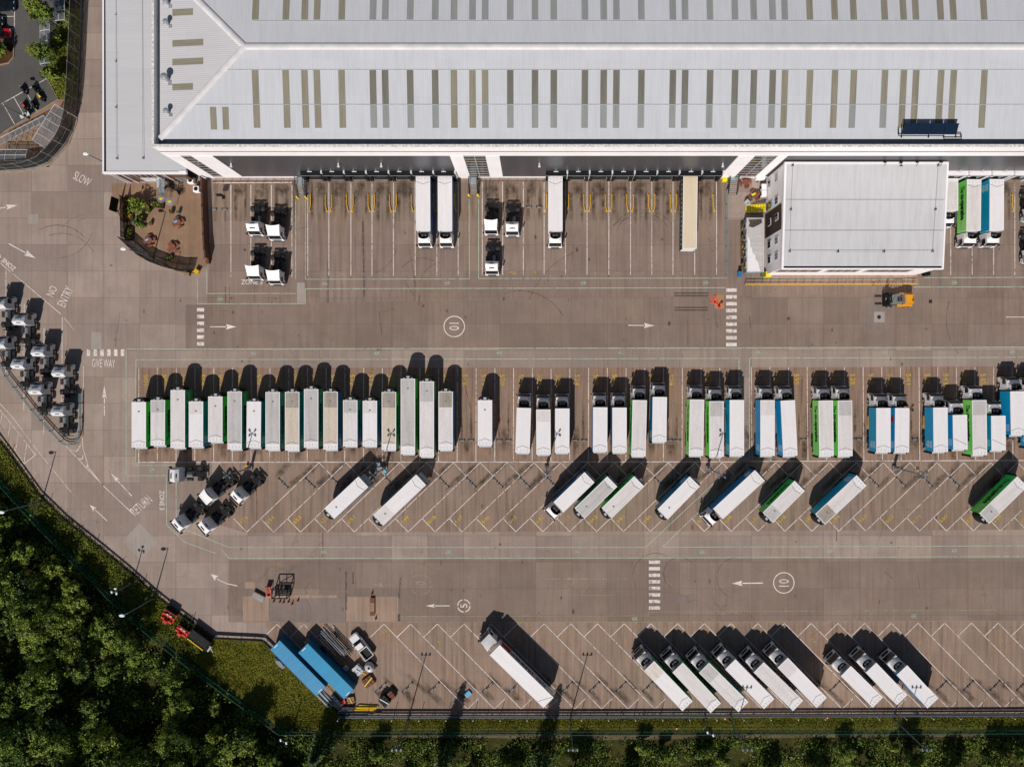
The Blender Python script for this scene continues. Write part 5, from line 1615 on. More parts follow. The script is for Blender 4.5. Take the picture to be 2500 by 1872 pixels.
lorry('long cream-roofed trailer with bottle green sides backed onto a loading dock', (1683.5, 607), (1686, 422), 'mosaic', ('rf_tan', 'rf_tan', 'rf_tan'), None, 'trailers at the docks', seam=0, fridge=False)
lorry('white truck at the dock half hidden behind the office roof', (2322, 513.6), (2322, 436), 'white', Pa, 'low', G, seam=0)
lorry('docked truck with lime green lettered side right of the office', (2377, 563), (2378.5, 438), 'lime', Pa, 'open', G)
lorry('docked truck with blue side right of the office', (2433.5, 562), (2434, 438), 'blue', Wh, 'open', G)
G = 'vehicles in the diagonal middle row'
lorry('plain white trailer parked diagonally, leftmost of the middle row', (803.8, 1253.6), (887, 1175.7), 'plainblue', Wh, None, G)
lorry('long white trailer with grey smudges, second from the left in the diagonal row', (923.2, 1270), (1028, 1170.7), 'plainblue', ('rf_pale', 'rf_white', 'rf_white'), None, G)
lorry('white truck with blue side and cab parked diagonally beside two green-sided trailers', (1363.2, 1238.3), (1439.4, 1164.6), 'dblue', Wh, 'open', G)
lorry('pale trailer with dark green side, first after the diagonal blue-sided truck', (1415, 1252.8), (1495, 1175), 'dgreen', Gr, None, G)
lorry('pale trailer with bright green side, second after the diagonal blue-sided truck', (1480.9, 1252.5), (1560.6, 1174.5), 'green', Pa, None, G)
lorry('white trailer with blue side standing alone diagonally left of the diagonal walkway', (1617.7, 1255.4), (1696, 1175), 'dblue', Wh, None, G)
lorry('long white truck with blue side and cab, right of the diagonal walkway', (1753.3, 1253.9), (1854.8, 1160.3), 'dblue', Wh, 'open', G)
lorry('pale trailer with green lettered side between two blue-sided diagonal vehicles', (1875, 1263.2), (1952.2, 1185.8), 'green', Gp, None, G)
lorry('pale dirty-fronted trailer with a blue side, right part of the diagonal row', (2002.6, 1267.2), (2103.5, 1172.5), 'blue', ('rf_dirty', 'rf_pale', 'rf_white'), None, G)
lorry('pale trailer with green lettered side at the right end of the diagonal row', (2403.5, 1265), (2496, 1175), 'green', Gp, None, G)
G = 'trucks in the lower diagonal row'
lorry('long white articulated truck lettered TRAINING on its silver side, alone in the lower row', (1207.8, 1586.2), (1339, 1714.7), 'silver', ('rf_white', 'rf_white', 'rf_white'), 'hood', G, seam=3, gap=.75)
lorry('white truck with rust-stained roof front, leftmost of the six lower trucks', (1584.6, 1625.3), (1678.6, 1723), 'teal', ('rf_rust', 'rf_white', 'rf_white'), 'open', G)
lorry('pale-roofed truck with green side, second of the six lower trucks', (1654.5, 1628.8), (1747.5, 1727.7), 'dgreen', ('rf_pale', 'rf_pale', 'rf_white'), 'open', G)
lorry('grey-streaked pale truck, third of the six lower trucks', (1719, 1629.7), (1815, 1724.8), 'teal', Pd, 'open', G)
lorry('white truck with a three-headed lamp shadow at its tail, fourth of six', (1783.2, 1621), (1877.7, 1717.5), 'white', Wh, 'open', G)
lorry('pale truck, fifth of the six lower trucks', (1852.2, 1628.2), (1948.7, 1722.4), 'white', Pa, 'open', G)
lorry('white truck, rightmost of the six lower trucks', (1911, 1617), (2005.5, 1714.3), 'white', Wd, 'open', G)
lorry('shorter white truck, left of the separate group of three', (2065, 1637), (2143.5, 1714.3), 'white', Wh, 'open', G)
lorry('shorter white truck, middle of the separate group of three', (2126.7, 1629), (2202.6, 1708), 'white', Wh, 'open', G)
lorry('shorter white truck with a lamp shadow, right of the separate group of three', (2202, 1635), (2277.4, 1716.4), 'plainblue', Wh, 'open', G)
# solo tractor units
G = 'tractor units by the dock doors'
tractor('white tractor unit with roof bar, upper left of four by the dock', (634, 579), (634, 492), 'hump', group=G, white_tanks=True)
tractor('white tractor unit with plain hood, upper right of four by the dock', (683, 590), (683, 503), 'hood', group=G)
tractor('white tractor unit with plain hood, lower left of four above the word ZONE', (634, 686), (634, 608), 'hood', group=G)
tractor('white tractor unit with plain hood, lower right of four by the dock', (683, 697), (683, 618), 'hood', group=G)
tractor('plain-hooded white tractor unit nearest the two docked white trucks', (1201, 577), (1201, 489), 'hood', group=G)
tractor('white tractor unit with roof bar, right of the plain-hooded one', (1251.5, 580), (1251.5, 493), 'hump', group=G, white_tanks=True)
tractor('white tractor unit with roof bar parked below two others mid yard', (1203, 674), (1203, 587), 'hump', group=G, white_tanks=True)
G = 'silver tractor units in the left park'
for fx, fy, lab in ((30, 727, 'silver tractor unit at the upper left photo edge of the tractor park'), (78, 766, 'silver tractor unit just right of the topmost ones in the park'), (30, 822, 'silver tractor unit at the photo edge, lower of the two there'), (123, 841, 'silver tractor unit in the third bay, upper one'), (75, 871, 'silver tractor unit in the second bay, lower one'), (172, 890, 'silver tractor unit in the fourth bay nearest the GIVE WAY marking'), (117, 932, 'silver tractor unit in the third bay, close to the tubular rail'), (170, 983, 'lowest silver tractor unit, in the tip of the tractor park')):
    tractor(lab, (fx, fy), (fx, fy + 80), 'hump', paint='wpaint2', group=G, white_tanks=True)
G = 'tractor units at the left end of the diagonal row'
tractor('white tractor unit parked crosswise below the long row of trailers', (428, 1155), (515, 1155), 'hump', group=G, white_tanks=True)
tractor('three-axle white tractor unit with dark glass hood, upper left of four diagonal ones', (508, 1218), (583, 1155), 'hood', 3, group=G)
tractor('white tractor unit, upper right of four diagonal ones, by the lamp post', (584, 1216), (650, 1152), 'hump', group=G)
tractor('white tractor unit, lowest left of four diagonal ones', (443, 1282), (512, 1222), 'hump', group=G)
tractor('white tractor unit, lower right of four diagonal ones', (506, 1288), (577, 1228), 'hump', group=G)
G = 'tractor units at the right photo edge'
tractor('dark-wheeled tractor unit at the right photo edge beside the docks', (2503, 545), (2503, 460), 'hood', group=G)
tractor('tractor unit at the right photo edge below another one', (2502, 645), (2502, 560), 'hump', group=G)
# ---------------------------------------------------------------- yard furniture
def guide(px, d):
    """floor rail that steers a trailer's wheels into a dock: straight, then flared outwards"""
    x, y = W(px, 480)
    t_ = thing('wheel_guide', 'yellow tubular wheel guide on the floor of a loading bay, its end flared outwards', 'wheel guide', (x, y, 0), group='yellow wheel guides in front of the docks')
    b = MB(); dx = d * 3.6 / PX
    b.tube([(0, .3, .28), (0, -22 / PX, .28), (dx, -36 / PX, .28)], .075, 8); b.cyl((0, .3, 0), (0, .3, .3), .08); b.cyl((dx, -36 / PX, 0), (dx, -36 / PX, .3), .08); b.cyl((0, -1.3, 0), (0, -1.3, .28), .08)
    obj('rail', cached(('guide', d), lambda: b.mesh('rail', ['yel'])), t_)
    def pl_():
        q = MB(); q.box(-.13, .13, .17, .43, 0, .03); q.box(dx - .13, dx + .13, -36 / PX - .13, -36 / PX + .13, 0, .03); return q.mesh('foot_plate', ['yel'])
    obj('foot_plate', cached(('guidefoot', d), pl_), t_)
for x, d in ((480, -1), (605, 1), (660, -1), (785, 1), (840, -1), (965, 1), (1020, -1), (1145, 1), (1203, -1), (1328, 1), (1512, 1), (1690, 1)):
    guide(620 + x / 3.45, d)
for x, d in ((328, -1), (512, -1), (638, 1), (695, -1), (820, 1), (875, -1), (1000, 1), (1057, -1), (1183, 1), (1237, -1), (1365, 1), (1420, -1), (1725, 1)):
    guide(1240 + x / 3.45, d)
guide(2469, 1)
def stop(px0, py0, px1, py1, label, group):
    (x0, y0), (x1, y1) = W(px0, py0), W(px1, py1)
    L = round(math.hypot(x1 - x0, y1 - y0), 1)
    def mk():
        b = MB(); b.profile([(-L / 2, 0, .16), (-L / 2, .15, .07), (L / 2, .15, .07), (L / 2, 0, .16)], 0)
        b.box(-L / 2 + .1, -L / 2 + .2, -.17, .17, 0, .22, 1); b.box(L / 2 - .2, L / 2 - .1, -.17, .17, 0, .22, 1); return b.mesh('wheel_stop', ['grey', 'dark'])
    o = obj('wheel_stop', cached(('stop', L), mk), None, ((x0 + x1) / 2, (y0 + y1) / 2, 0), math.atan2(y1 - y0, x1 - x0))
    tag(o, label, 'wheel stop', group)
for x in (1120, 1142, 1211, 1233, 1228 + 9.5, 1396.5, 1417.5, 1628, 1646):
    if x == 1237.5:
        continue
    stop(x, 1074.5, x + 16, 1074.5, 'grey steel wheel stop across an empty bay of the long row', 'wheel stops in the long row')
for x in (1953, 2072, 2088, 2225, 2457, 515, 541):
    y = 1072 if x > 600 else 511
    stop(x, y, x + 16, y, 'grey steel wheel stop across an empty bay of the long row' if y > 600 else 'grey wheel stop in the dock bay left of four tractor units', 'wheel stops in the long row' if y > 600 else 'wheel stops in the left dock bay')
for x in (1283, 1308):
    stop(x, 506, x + 16, 506, 'grey wheel stop in the dock bay right of the tractor units', 'wheel stops in the right dock bay')
for k in (0, 1, 2, 4, 6, 7, 8, 9, 10, 14, 15, 18, 19, 21, 22, 23, 24, 25):
    x, y = 679.5 + 65.5 * k, 1167 - .13 * k
    for q in (0, 13.2):
        stop(x + q, y + q, x + q + 11.5, y + q + 11.5, 'short grey wheel stop lying across a diagonal bay of the middle row', 'wheel stops in the diagonal middle row')
for k in (0, 1, 2, 3, 4, 5, 7, 8, 9, 10, 11, 17, 18, 21, 22, 23, 24):
    x, y = 917 + 65.2 * k, 1690.5 - .2 * k
    for q in (0, 13.5):
        stop(x + q, y - q, x + q + 12, y - q - 12, 'short grey wheel stop lying across a bay of the lower row', 'wheel stops in the lower diagonal row')

# ---------------------------------------------------------------- lamp posts
def lamp(base, h, heads, label, group, arm=(0, 0), box=False):
    x, y = W(*base)
    t_ = thing('lamp_post', label, 'lamp post', (x, y, 0), group=group)
    b = MB(); b.cyl((0, 0, 0), (0, 0, h), .13, .07, 8); b.cyl((0, 0, 0), (0, 0, 1.2), .19, .17, 8)
    if arm != (0, 0):
        b.tube([(0, 0, h - .05), (arm[0], arm[1], h + .1)], .05)
    obj('pole', b.mesh('pole', ['pole']), t_)
    if heads == 'single':
        b = MB(); n = 10
        b.loft([[(arm[0] + .52 * q * math.cos(2 * math.pi * i / n), arm[1] + .30 * q * math.sin(2 * math.pi * i / n), h + z) for i in range(n)] for q, z in ((.8, .0), (1, .1), (.7, .22))])
        obj('lamp_head', b.mesh('lamp_head', ['lamp']), t_)
    else:
        if heads == 'four':
            sp_ = [(-.5, .4, .5), (.5, .4, -.5), (-.5, -.45, -.5), (.5, -.45, .5)]
        elif heads == 'row':
            sp_ = [(-.75, 0, 0), (0, 0, 0), (.75, 0, 0)]
        elif heads == 'tri':
            sp_ = [(-.55, -.1, .6), (.3, -.35, .1), (.1, .5, 1.4)]
        else:
            sp_ = [(-.5, .25, .3), (.5, -.25, .3)]
        b = MB()
        for dx, dy, r in sp_:
            b.tube([(0, 0, h - .02), (dx, dy, h - .02)], .045)
        obj('cross_arm', b.mesh('cross_arm', ['pole']), t_)
        for dx, dy, r in sp_:
            b = MB(); b.cbox(-.13, .13, -.22, .22, -.1, .1, .03)
            obj('floodlight', cached(('flood', heads), lambda: b.mesh('floodlight', ['pole' if heads == 'four' else ('flood' if heads == 'row' else 'lamp')])), t_, (dx, dy + .1, h + .05), r)
    if box:
        b = MB(); b.box(-.35, .35, -.35, .35, 0, .5); b.cyl((0, .1, 1.0), (0, .1, 2.6), .3, .26, 8)
        obj('switch_box', b.mesh('switch_box', ['grey']), t_)
G = 'four-headed lamp posts between the rows'
for bx, lab in ((613, 'four-headed lamp post behind the diagonal tractor units'), (941.7, 'four-headed lamp post beside the scaffold frame in the diagonal row'), (1334, 'four-headed lamp post left of the diagonal blue-sided truck with cab'), (1727, 'four-headed lamp post beside the diagonal walkway'), (2181.7, 'four-headed lamp post nearest the right edge, between the two truck rows')):
    lamp((bx, 1141), 10.2, 'four', lab, G, box=True)
G = 'three-headed lamp posts along the lower fence'
for bx, lab in ((997, 'three-headed lamp post below the fence, leftmost of four'), (1391, 'three-headed lamp post below the fence, left of the six lower trucks'), (1780.6, 'three-headed lamp post below the fence by the fifth lower truck'), (2181.7, 'three-headed lamp post below the fence by the group of three trucks')):
    lamp((bx, 1754), 11.0, 'row', lab, G)
G = 'single lamp posts along the edge of the yard'
lamp((103, 1224), 8.6, 'single', 'single lamp post on the verge by the left road', G, (-.9, -.3)); lamp((377, 1459), 8.6, 'single', 'single lamp post on the verge above the red machines', G, (-.9, -.3))
lamp((289, 414), 8.4, 'single', 'single lamp post beside the annexe wall above the word SLOW', G, (-.6, .2)); lamp((374, 628), 7.8, 'single', 'single lamp post at the curved garden screen', G, (-.9, .1)); lamp((71, 290), 6.2, 'single', 'single lamp post in the motorcycle parking', G, (-1.2, .6))
lamp((325, 1422), 5.6, 'tri', 'shorter post with three white floodlights on the verge', 'short floodlight posts')
lamp((717, 1775), 5.2, 'two', 'short post with two white floodlights at the corner of the wood', 'short floodlight posts'); lamp((1717, 1757), 5.2, 'two', 'short post with two white floodlights below the six trucks', 'short floodlight posts')

# ---------------------------------------------------------------- rails and fences
def fence(name, label, cat, pts, zrails, hpost, pitch, mats, rpost=.04, thick=.06, panel=None, tallevery=0, htall=0, dz=0):
    """posts at a pitch along a polyline, rails between them, optional infill panel"""
    o = thing(name, label, cat, (0, 0, 0))
    P = [Vector(p) for p in pts]
    b = MB()
    for zr, hr in zrails:
        strip(b, [tuple(p) for p in P], thick, hr, zr)
    obj('rail', b.mesh('rail', [mats[0]]), o)
    if panel:
        b = MB()
        for a, c in zip(P, P[1:]):
            b.quad((a.x, a.y, panel[0]), (c.x, c.y, panel[0]), (c.x, c.y, panel[1]), (a.x, a.y, panel[1]))
        obj('mesh_panel', b.mesh('mesh_panel', [panel[2]]), o)
    tot, i, k = 0.0, 0, 0
    for a, c in zip(P, P[1:]):
        L = (c - a).length
        while tot <= L:
            p = a + (c - a) * (tot / L)
            hh = htall if (tallevery and k % tallevery == 0) else hpost
            def mk():
                q = MB(); q.cyl((0, 0, 0), (0, 0, hh), rpost, n=6); q.box(-rpost * 1.4, rpost * 1.4, -rpost * 1.4, rpost * 1.4, hh, hh + .05); return q.mesh('post', [mats[1]])
            obj('post', cached(('fpost', hh, rpost, mats[1]), mk), o, (p.x, p.y, dz))
            tot += pitch; k += 1
        tot -= L
    return o
fence('crash_barrier', 'long blue-grey crash barrier along the bottom edge of the yard', 'barrier', PP((832, 1745), (1500, 1744.5), (2100, 1742), (2560, 1740)), [(.72, .34), (.30, .2)], 1.0, 2.45, ('barrier', 'frame'), .05, .14, None, 2, 2.2)
fence('crash_barrier', 'dark low barrier along the curving road edge by the wood', 'barrier', PP(*[(x, y + 1) for x, y in KERB_L]), [(.45, .3)], .75, 3.8, ('dark', 'dark'), .05, .1, None, 3, 1.6)
fence('crash_barrier', 'short dark barrier bending round the grass corner by the containers', 'barrier', PP((522, 1554), (580, 1557), (625, 1559), (647, 1561), (664, 1578), (672, 1588)), [(.4, .5)], .9, 2.5, ('dark', 'dark'), .05, .18)
fence('tube_barrier', 'dark tubular barrier enclosing the tip of the tractor park', 'barrier', PP((-10, 855), (22, 920), (87, 1004), (145, 1068), (157, 1080), (168, 1085), (180, 1084), (190, 1078), (199, 1062), (201, 1040), (201, 960)), [(.85, .1), (.45, .1)], .95, 2.6, ('bluekerb', 'dark'), .06, .12)
fence('weld_mesh_fence', 'tall green mesh fence between the verge and the wood', 'fence', PP((-30, 1130), (0, 1157), (116, 1285), (226, 1395), (325, 1496), (478, 1621), (620, 1725), (692, 1778), (900, 1779), (1500, 1778), (2100, 1776), (2560, 1774)), [(2.35, .07), (1.2, .05), (.1, .06)], 2.5, 3.0, ('greenwire', 'greenwire'), .04, .05, (.1, 2.4, 'meshgreen'))
fence('weld_mesh_fence', 'tall dark mesh fence curving round the car park', 'fence', PP((204, -60), (201, 60), (197, 150), (192, 240), (187, 290), (178, 325), (165, 350), (145, 375), (122, 398), (92, 410), (60, 415), (0, 419), (-40, 421)), [(3.6, .06), (1.8, .05), (.15, .5)], 3.7, 2.9, ('grey', 'lgrey'), .04, .05, (.05, 3.6, 'meshdark'))
fence('guard_rail', 'yellow handrail along the footpath in front of the office', 'railing', PP((1817, 696), (2000, 695.5), (2234, 694.5)), [(1.05, .09), (.55, .06)], 1.1, 1.54, ('yel', 'yel'), .05, .09)
fence('guard_rail', 'thin blue-grey pedestrian rail between the last dock bay and the office yard', 'railing', PP((1772.5, 466), (1772, 560), (1772, 677)), [(.95, .08), (.5, .06)], 1.0, 2.6, ('bluekerb', 'bluekerb'), .05, .12)
# smoking garden: dark screens, timber wall
gd = fence('garden_wall', 'long brown timber wall on the right side of the garden', 'wall', PP((504, 440), (507, 520), (510, 600), (514, 634)), [(0, 2.2)], 2.3, 2.6, ('wood', 'wood2'), .09, .28)
fence('garden_screen', 'curved dark screen with framed panels round the bottom of the garden', 'screen', PP((306, 585), (330, 608), (352, 627), (380, 643), (412, 655), (445, 661), (474, 661)), [(2.2, .1), (1.1, .08), (.1, .1)], 2.3, 2.2, ('dark', 'dark'), .06, .10, (.1, 2.2, 'meshdark'))
fence('garden_screen', 'straight dark screen on the left side of the garden', 'screen', PP((310, 485), (311, 530), (312, 585)), [(2.2, .1), (1.1, .08), (.1, .1)], 2.3, 2.2, ('wood2', 'dark'), .06, .10, (.1, 2.2, 'meshdark'))
def leaves(b, n, cx, cy, cz, rx, ry, rz, s=.16, mats=(0, 1, 2), wts=(3, 4, 3)):
    for _ in range(n):
        while True:
            u = Vector((random.uniform(-1, 1), random.uniform(-1, 1), random.uniform(-1, 1)))
            if .25 < u.length < 1:
                break
        u = u * (random.uniform(.75, 1) / max(u.length, .5)) if u.length > .5 else u
        p = Vector((cx + u.x * rx, cy + u.y * ry, cz + u.z * rz))
        nrm = (u * .6 + Vector((random.uniform(-1, 1), random.uniform(-1, 1), random.uniform(-.2, 1)))).normalized()
        a = nrm.orthogonal().normalized() * s * random.uniform(.6, 1.4)
        a.rotate(Matrix.Rotation(random.uniform(0, 6.3), 3, nrm))
        c_ = nrm.cross(a) * random.uniform(.45, .8)
        b.quad(p - a, p - c_, p + a, p + c_, m=random.choices(mats, wts)[0])
LM = ['leaf_l', 'leaf_m', 'leaf_d', 'leaf_y', 'flower', 'flowery']
def shrub(px, py, r, h, label, name='garden_shrub', wts=(3, 4, 3), mats=(0, 1, 2), n=260, cat='shrub', group=None):
    x, y = W(px, py)
    t_ = thing(name, label, cat, (x, y, 0), group=group)
    b = MB()
    for _ in range(5):
        a, q = random.uniform(0, 6.3), random.uniform(0, r * .55)
        leaves(b, n // 5, q * math.cos(a), q * math.sin(a), h * random.uniform(.45, .75), r * .55, r * .55, h * .35, .14 + r * .05, mats, wts)
    obj('foliage', b.mesh('foliage', LM), t_)
    b = MB()
    for i in range(3):
        a = i * 2.1; b.cyl((0, 0, 0), (r * .4 * math.cos(a), r * .4 * math.sin(a), h * .6), .05, .02, 5)
    obj('stem', b.mesh('stem', ['bark']), t_)
    return t_
def planter(px, py, sx, sy, label, rz=0.0):
    x, y = W(px, py)
    t_ = thing('planter', label, 'planter', (x, y, 0), rz)
    b = MB(); strip(b, [(-sx, -sy), (sx, -sy), (sx, sy), (-sx, sy), (-sx, -sy)], .1, .5); obj('trough', b.mesh('trough', ['wood2']), t_)
    b = MB(); b.box(-sx + .05, sx - .05, -sy + .05, sy - .05, .05, .4); obj('soil', b.mesh('soil', ['soil']), t_)
    b = MB(); leaves(b, int(70 * (sx + sy)), 0, 0, .65, sx * .9, sy * .9, .3, .14, (0, 1, 2, 3, 5), (4, 4, 2, 2, .6)); obj('foliage', b.mesh('foliage', LM), t_)
planter(316, 512, .9, 2.2, 'long dark trough of low plants along the left garden screen')
planter(318, 572, .7, 1.2, 'shorter dark trough of sparse plants at the left garden screen')
planter(385, 500, 1.3, .55, 'wide trough of yellow-green plants near the garden parasols', -.1)
shrub(351, 506, 1.7, 3.2, 'tall bright green shrub in the smoking garden', wts=(6, 3, 1), n=520)
shrub(332, 492, 1.0, 1.6, 'yellow-flowered shrub at the top of the garden', wts=(4, 3, 1, 3), mats=(0, 1, 2, 5))
shrub(347, 543, 1.3, 2.0, 'round dark green bush in the middle of the garden', wts=(1, 5, 3), n=360)
shrub(352, 555, .55, .8, 'small lime green tuft below the round bush', wts=(8, 1, 0), n=120)
shrub(368, 517, .6, 1.0, 'small green bush in a red pot', wts=(3, 4, 2), n=140)
shrub(418, 632, .7, .9, 'small plant behind the curved garden screen', wts=(2, 4, 3), n=140)
# metal bin-like pots, parasol tops with yellow hubs, stair and flue at the garden building
def pot(px, py, r, h, m, label):
    x, y = W(px, py); t_ = thing('garden_pot', label, 'pot', (x, y, 0))
    b = MB(); b.cyl((0, 0, 0), (0, 0, h), r * .8, r, 10); obj('pot', b.mesh('pot', [m]), t_)
    b = MB(); leaves(b, 60, 0, 0, h + .15, r * .9, r * .9, .25, .1, (0, 1, 4), (3, 4, 1)); obj('foliage', b.mesh('foliage', LM), t_)
pot(371, 547, .35, .6, 'terracotta', 'small round pot beside the dark garden bush'); pot(422, 518, .4, .7, 'wood', 'round wooden pot in the middle of the garden'); pot(439, 520, .3, .7, 'bluebox', 'small blue pot right of the wooden pot')
def picnic(px, py, label, rz=0, extra=None):
    x, y = W(px, py); t_ = thing('picnic_table', label, 'picnic table', (x, y, 0), rz, 'round brown picnic tables')
    b = MB(); b.cyl((0, 0, .70), (0, 0, .76), .62, n=16); b.cyl((0, 0, 0), (0, 0, .7), .08); obj('table_top', cached('ptop', lambda: b.mesh('table_top', ['terracotta'])), t_)
    for i in range(4):
        a = i * math.pi / 2
        def mk():
            q = MB()
            for j in range(4):
                a0, a1 = R(-28 + 14 * j), R(-28 + 14 * (j + 1))
                q.prism([(.78 * math.cos(a0), .78 * math.sin(a0)), (1.12 * math.cos(a0), 1.12 * math.sin(a0)), (1.12 * math.cos(a1), 1.12 * math.sin(a1)), (.78 * math.cos(a1), .78 * math.sin(a1))], .42, .47)
            q.bar((.1, 0, .25), (.95, 0, .42), .08, .06); q.cyl((.95, 0, 0), (.95, 0, .42), .05)
            return q.mesh('bench_seat', ['terracotta'])
        obj('bench_seat', cached('pbench', mk), t_, (0, 0, 0), a)
    if extra:
        b = MB(); b.cbox(-.35, .35, -.16, .16, .765, .84, .04, 0, T(-.3, .15, 0, .5)); o = obj('towel', b.mesh('towel', [extra[0]])); o.location = (x, y, 0); tag(o, extra[1], 'cloth')
picnic(438, 545, 'round brown picnic table with a blue cloth, right side of the garden', .4, ('skyblue', 'bright blue cloth lying on the right garden table'))
picnic(368, 589, 'round brown picnic table near the lamp post at the garden screen', .2, ('skyblue', 'bright blue cloth on the table by the garden screen'))
picnic(425, 605, 'round brown picnic table nearest the tip of the garden', .7)
picnic(1818, 448, 'round brown picnic table at the foot of the grey dock stairs', .3)
picnic(1841, 479, 'round brown picnic table by the yellow steps, yellow-green jacket on top', .6, ('hivis', 'yellow-green jacket lying on the picnic table'))
def parasol(px, py, label):  # open wire parasol: pole, ring of spokes and yellow hub
    x, y = W(px, py, 2.6); t_ = thing('wire_parasol', label, 'wire canopy', (x, y, 0), group='round wire canopies in the garden')
    b = MB(); b.cyl((0, 0, 0), (0, 0, 2.7), .05); obj('pole', b.mesh('pole', ['grey']), t_)
    b = MB()
    for i in range(22):
        a0 = 2 * math.pi * i / 22
        b.bar((.28 * math.cos(a0), .28 * math.sin(a0), 2.62), (.85 * math.cos(a0), .85 * math.sin(a0), 2.5), .08, .02)
    obj('canopy_spokes', b.mesh('canopy_spokes', ['galv']), t_)
    b = MB(); b.cyl((0, 0, 2.6), (0, 0, 2.75), .30, .12, 8); b.bar((-.4, -.1, 2.72), (.4, .1, 2.72), .1, .05); obj('hub', b.mesh('hub', ['yel']), t_)
bpy.ops  # no operators are called below; everything is linked directly
parasol(393, 484, 'round grey wire canopy with yellow hub, left one of two'); parasol(414, 491, 'round grey wire canopy with yellow hub, right one of two')
x, y = W(396, 452, 2)
t_ = thing('fire_escape', 'blue-grey steel stair and walkway running from the annexe into the garden', 'staircase', (x, y, 0))
b = MB(); b.box(-.5, .5, -2.0, 2.0, 2.1, 2.18); obj('walkway', b.mesh('walkway', ['galv']), t_)
for i in range(6):
    b = MB(); b.box(-1.9 + .22 * i, -1.7 + .22 * i, -.2, 1.5, .3 + .3 * i, .35 + .3 * i); obj('tread', b.mesh('tread', ['lgrey']), t_)
b = MB()
for s in (-.5, .5):
    b.tube([(s, -2, 3.1), (s, 2, 3.1)], .035)
    for yy in (-2, -.7, .7, 2):
        b.cyl((s, yy, 0), (s, yy, 3.1), .035)
obj('handrail', b.mesh('handrail', ['grey']), t_)
x, y = W(432, 466, 0)
t_ = thing('spiral_stair', 'black spiral staircase seen from above beside the walkway', 'staircase', (x, y, 0))
b = MB(); b.cyl((0, 0, 0), (0, 0, 3.2), .09); obj('pole', b.mesh('pole', ['dark']), t_)
for i in range(14):
    a0, a1 = R(-60 + 20 * i), R(-60 + 20 * (i + 1) - 3)
    b = MB(); b.prism([(0, 0), (1.0 * math.cos(a0), 1.0 * math.sin(a0)), (1.0 * math.cos(a1), 1.0 * math.sin(a1))], .2 * (i + 1), .2 * (i + 1) + .04); obj('tread', b.mesh('tread', ['char']), t_)
x, y = W(287, 503, .75)
t_ = thing('sign_board', 'black sign board on two posts at the garden corner', 'sign', (x, y, 0), -.18)
b = MB()
for yy in (-.9, .9):
    b.cyl((-.10, yy, 0), (-.10, yy, 2.9), .05)
obj('post', b.mesh('post', ['dark']), t_)
b = MB(); b.box(-.04, .04, -1.25, 1.25, .75, 3.0); b.box(.045, .055, -1.0, -.2, 1.4, 1.5); b.box(.045, .055, -1.0, .1, 1.9, 2.0); obj('board', b.mesh('board', ['dark']), t_)
def crate(px, py, sx, sy, h, m, label, name='grit_bin', cat='bin', rz=0.0, lid=None, group=None):
    x, y = W(px, py); t_ = thing(name, label, cat, (x, y, 0), rz, group)
    b = MB(); b.cbox(-sx, sx, -sy, sy, .05, h, .05); b.box(-sx * .8, sx * .8, -sy * .8, sy * .8, 0, .05); obj('body', b.mesh('body', [m]), t_)
    b = MB(); b.cbox(-sx - .04, sx + .04, -sy - .04, sy + .04, h, h + .09, .03); b.bar((-sx * .5, 0, h + .12), (sx * .5, 0, h + .12), .08, .04); obj('lid', b.mesh('lid', [lid or m]), t_)
    return t_
crate(460, 671, .42, .32, .6, 'pallet', 'pale tan grit bin at the tip of the garden kerb', rz=.1)
crate(484, 664, .38, .34, .8, 'yel', 'bright yellow bin at the tip of the garden', rz=-.5)
crate(511, 640, .25, .35, .8, 'rust', 'dark red bin at the end of the brown timber wall')
crate(1767, 439, .4, .5, .8, 'yelbright', 'yellow grit bin at the foot of the grey dock stairs')
crate(1872, 671, .55, .45, .8, 'yelbright', 'yellow grit bin at the corner of the office')
crate(1861, 671, .35, .4, .8, 'leaf_m', 'small green bin beside the yellow grit bin', 'waste_bin')
crate(1803, 671, .3, .45, 1.1, 'bluebox', 'small blue bin at the lower end of the grey cabin', 'waste_bin')
crate(2256, 668, .45, .5, 1.2, 'dark', 'dark bin standing beside the right corner of the office', 'waste_bin')
crate(1823, 497, .35, .5, .8, 'lgrey', 'pale grey bin beside the yellow steps', 'waste_bin', rz=.7)
x, y = W(546, 482)
t_ = thing('sign_stand', 'small black sign box on a stand in the left dock bay', 'sign', (x, y, 0), .1)
b = MB(); b.cyl((0, 0, 0), (0, 0, 2.2), .06); b.box(-.3, .3, -.3, .3, 0, .08); obj('post', b.mesh('post', ['dark']), t_)
b = MB(); b.cbox(-.5, .5, -.14, .14, 1.2, 2.2, .03); obj('board', b.mesh('board', ['dark']), t_)
# manhole covers
for px, py, m, lab, r in ((1925, 778, 'rust', 'round rusty manhole cover in the road left of the pale square', .32), (2146, 774, 'char', 'dark round manhole cover in the middle of the pale square', .36), (2132, 693, 'rust', 'round rusty manhole cover on the footpath behind the yellow rail', .34), (2240, 1143, 'rust', 'round rusty manhole cover near the right lamp post', .34)):
    b = MB(); b.cyl((0, 0, .012), (0, 0, .045), r, n=18); b.cyl((0, 0, .045), (0, 0, .05), r * .8, n=18)
    o = obj('manhole_cover', b.mesh('manhole_cover', [m]), None, (*W(px, py), 0)); tag(o, lab, 'manhole')
b = MB(); b.box(-.3, .3, -.3, .3, .012, .045)
for i in range(5):
    b.box(-.26, .26, -.24 + .11 * i, -.2 + .11 * i, .045, .055)
o = obj('drain_cover', b.mesh('drain_cover', ['char']), None, (*W(2271.6, 736), 0)); tag(o, 'small square dark drain cover in the road right of the forklift', 'drain')
b = MB(); b.box(-.3, .3, -.3, .3, .012, .045); b.box(-.2, .2, -.2, .2, .045, .055)
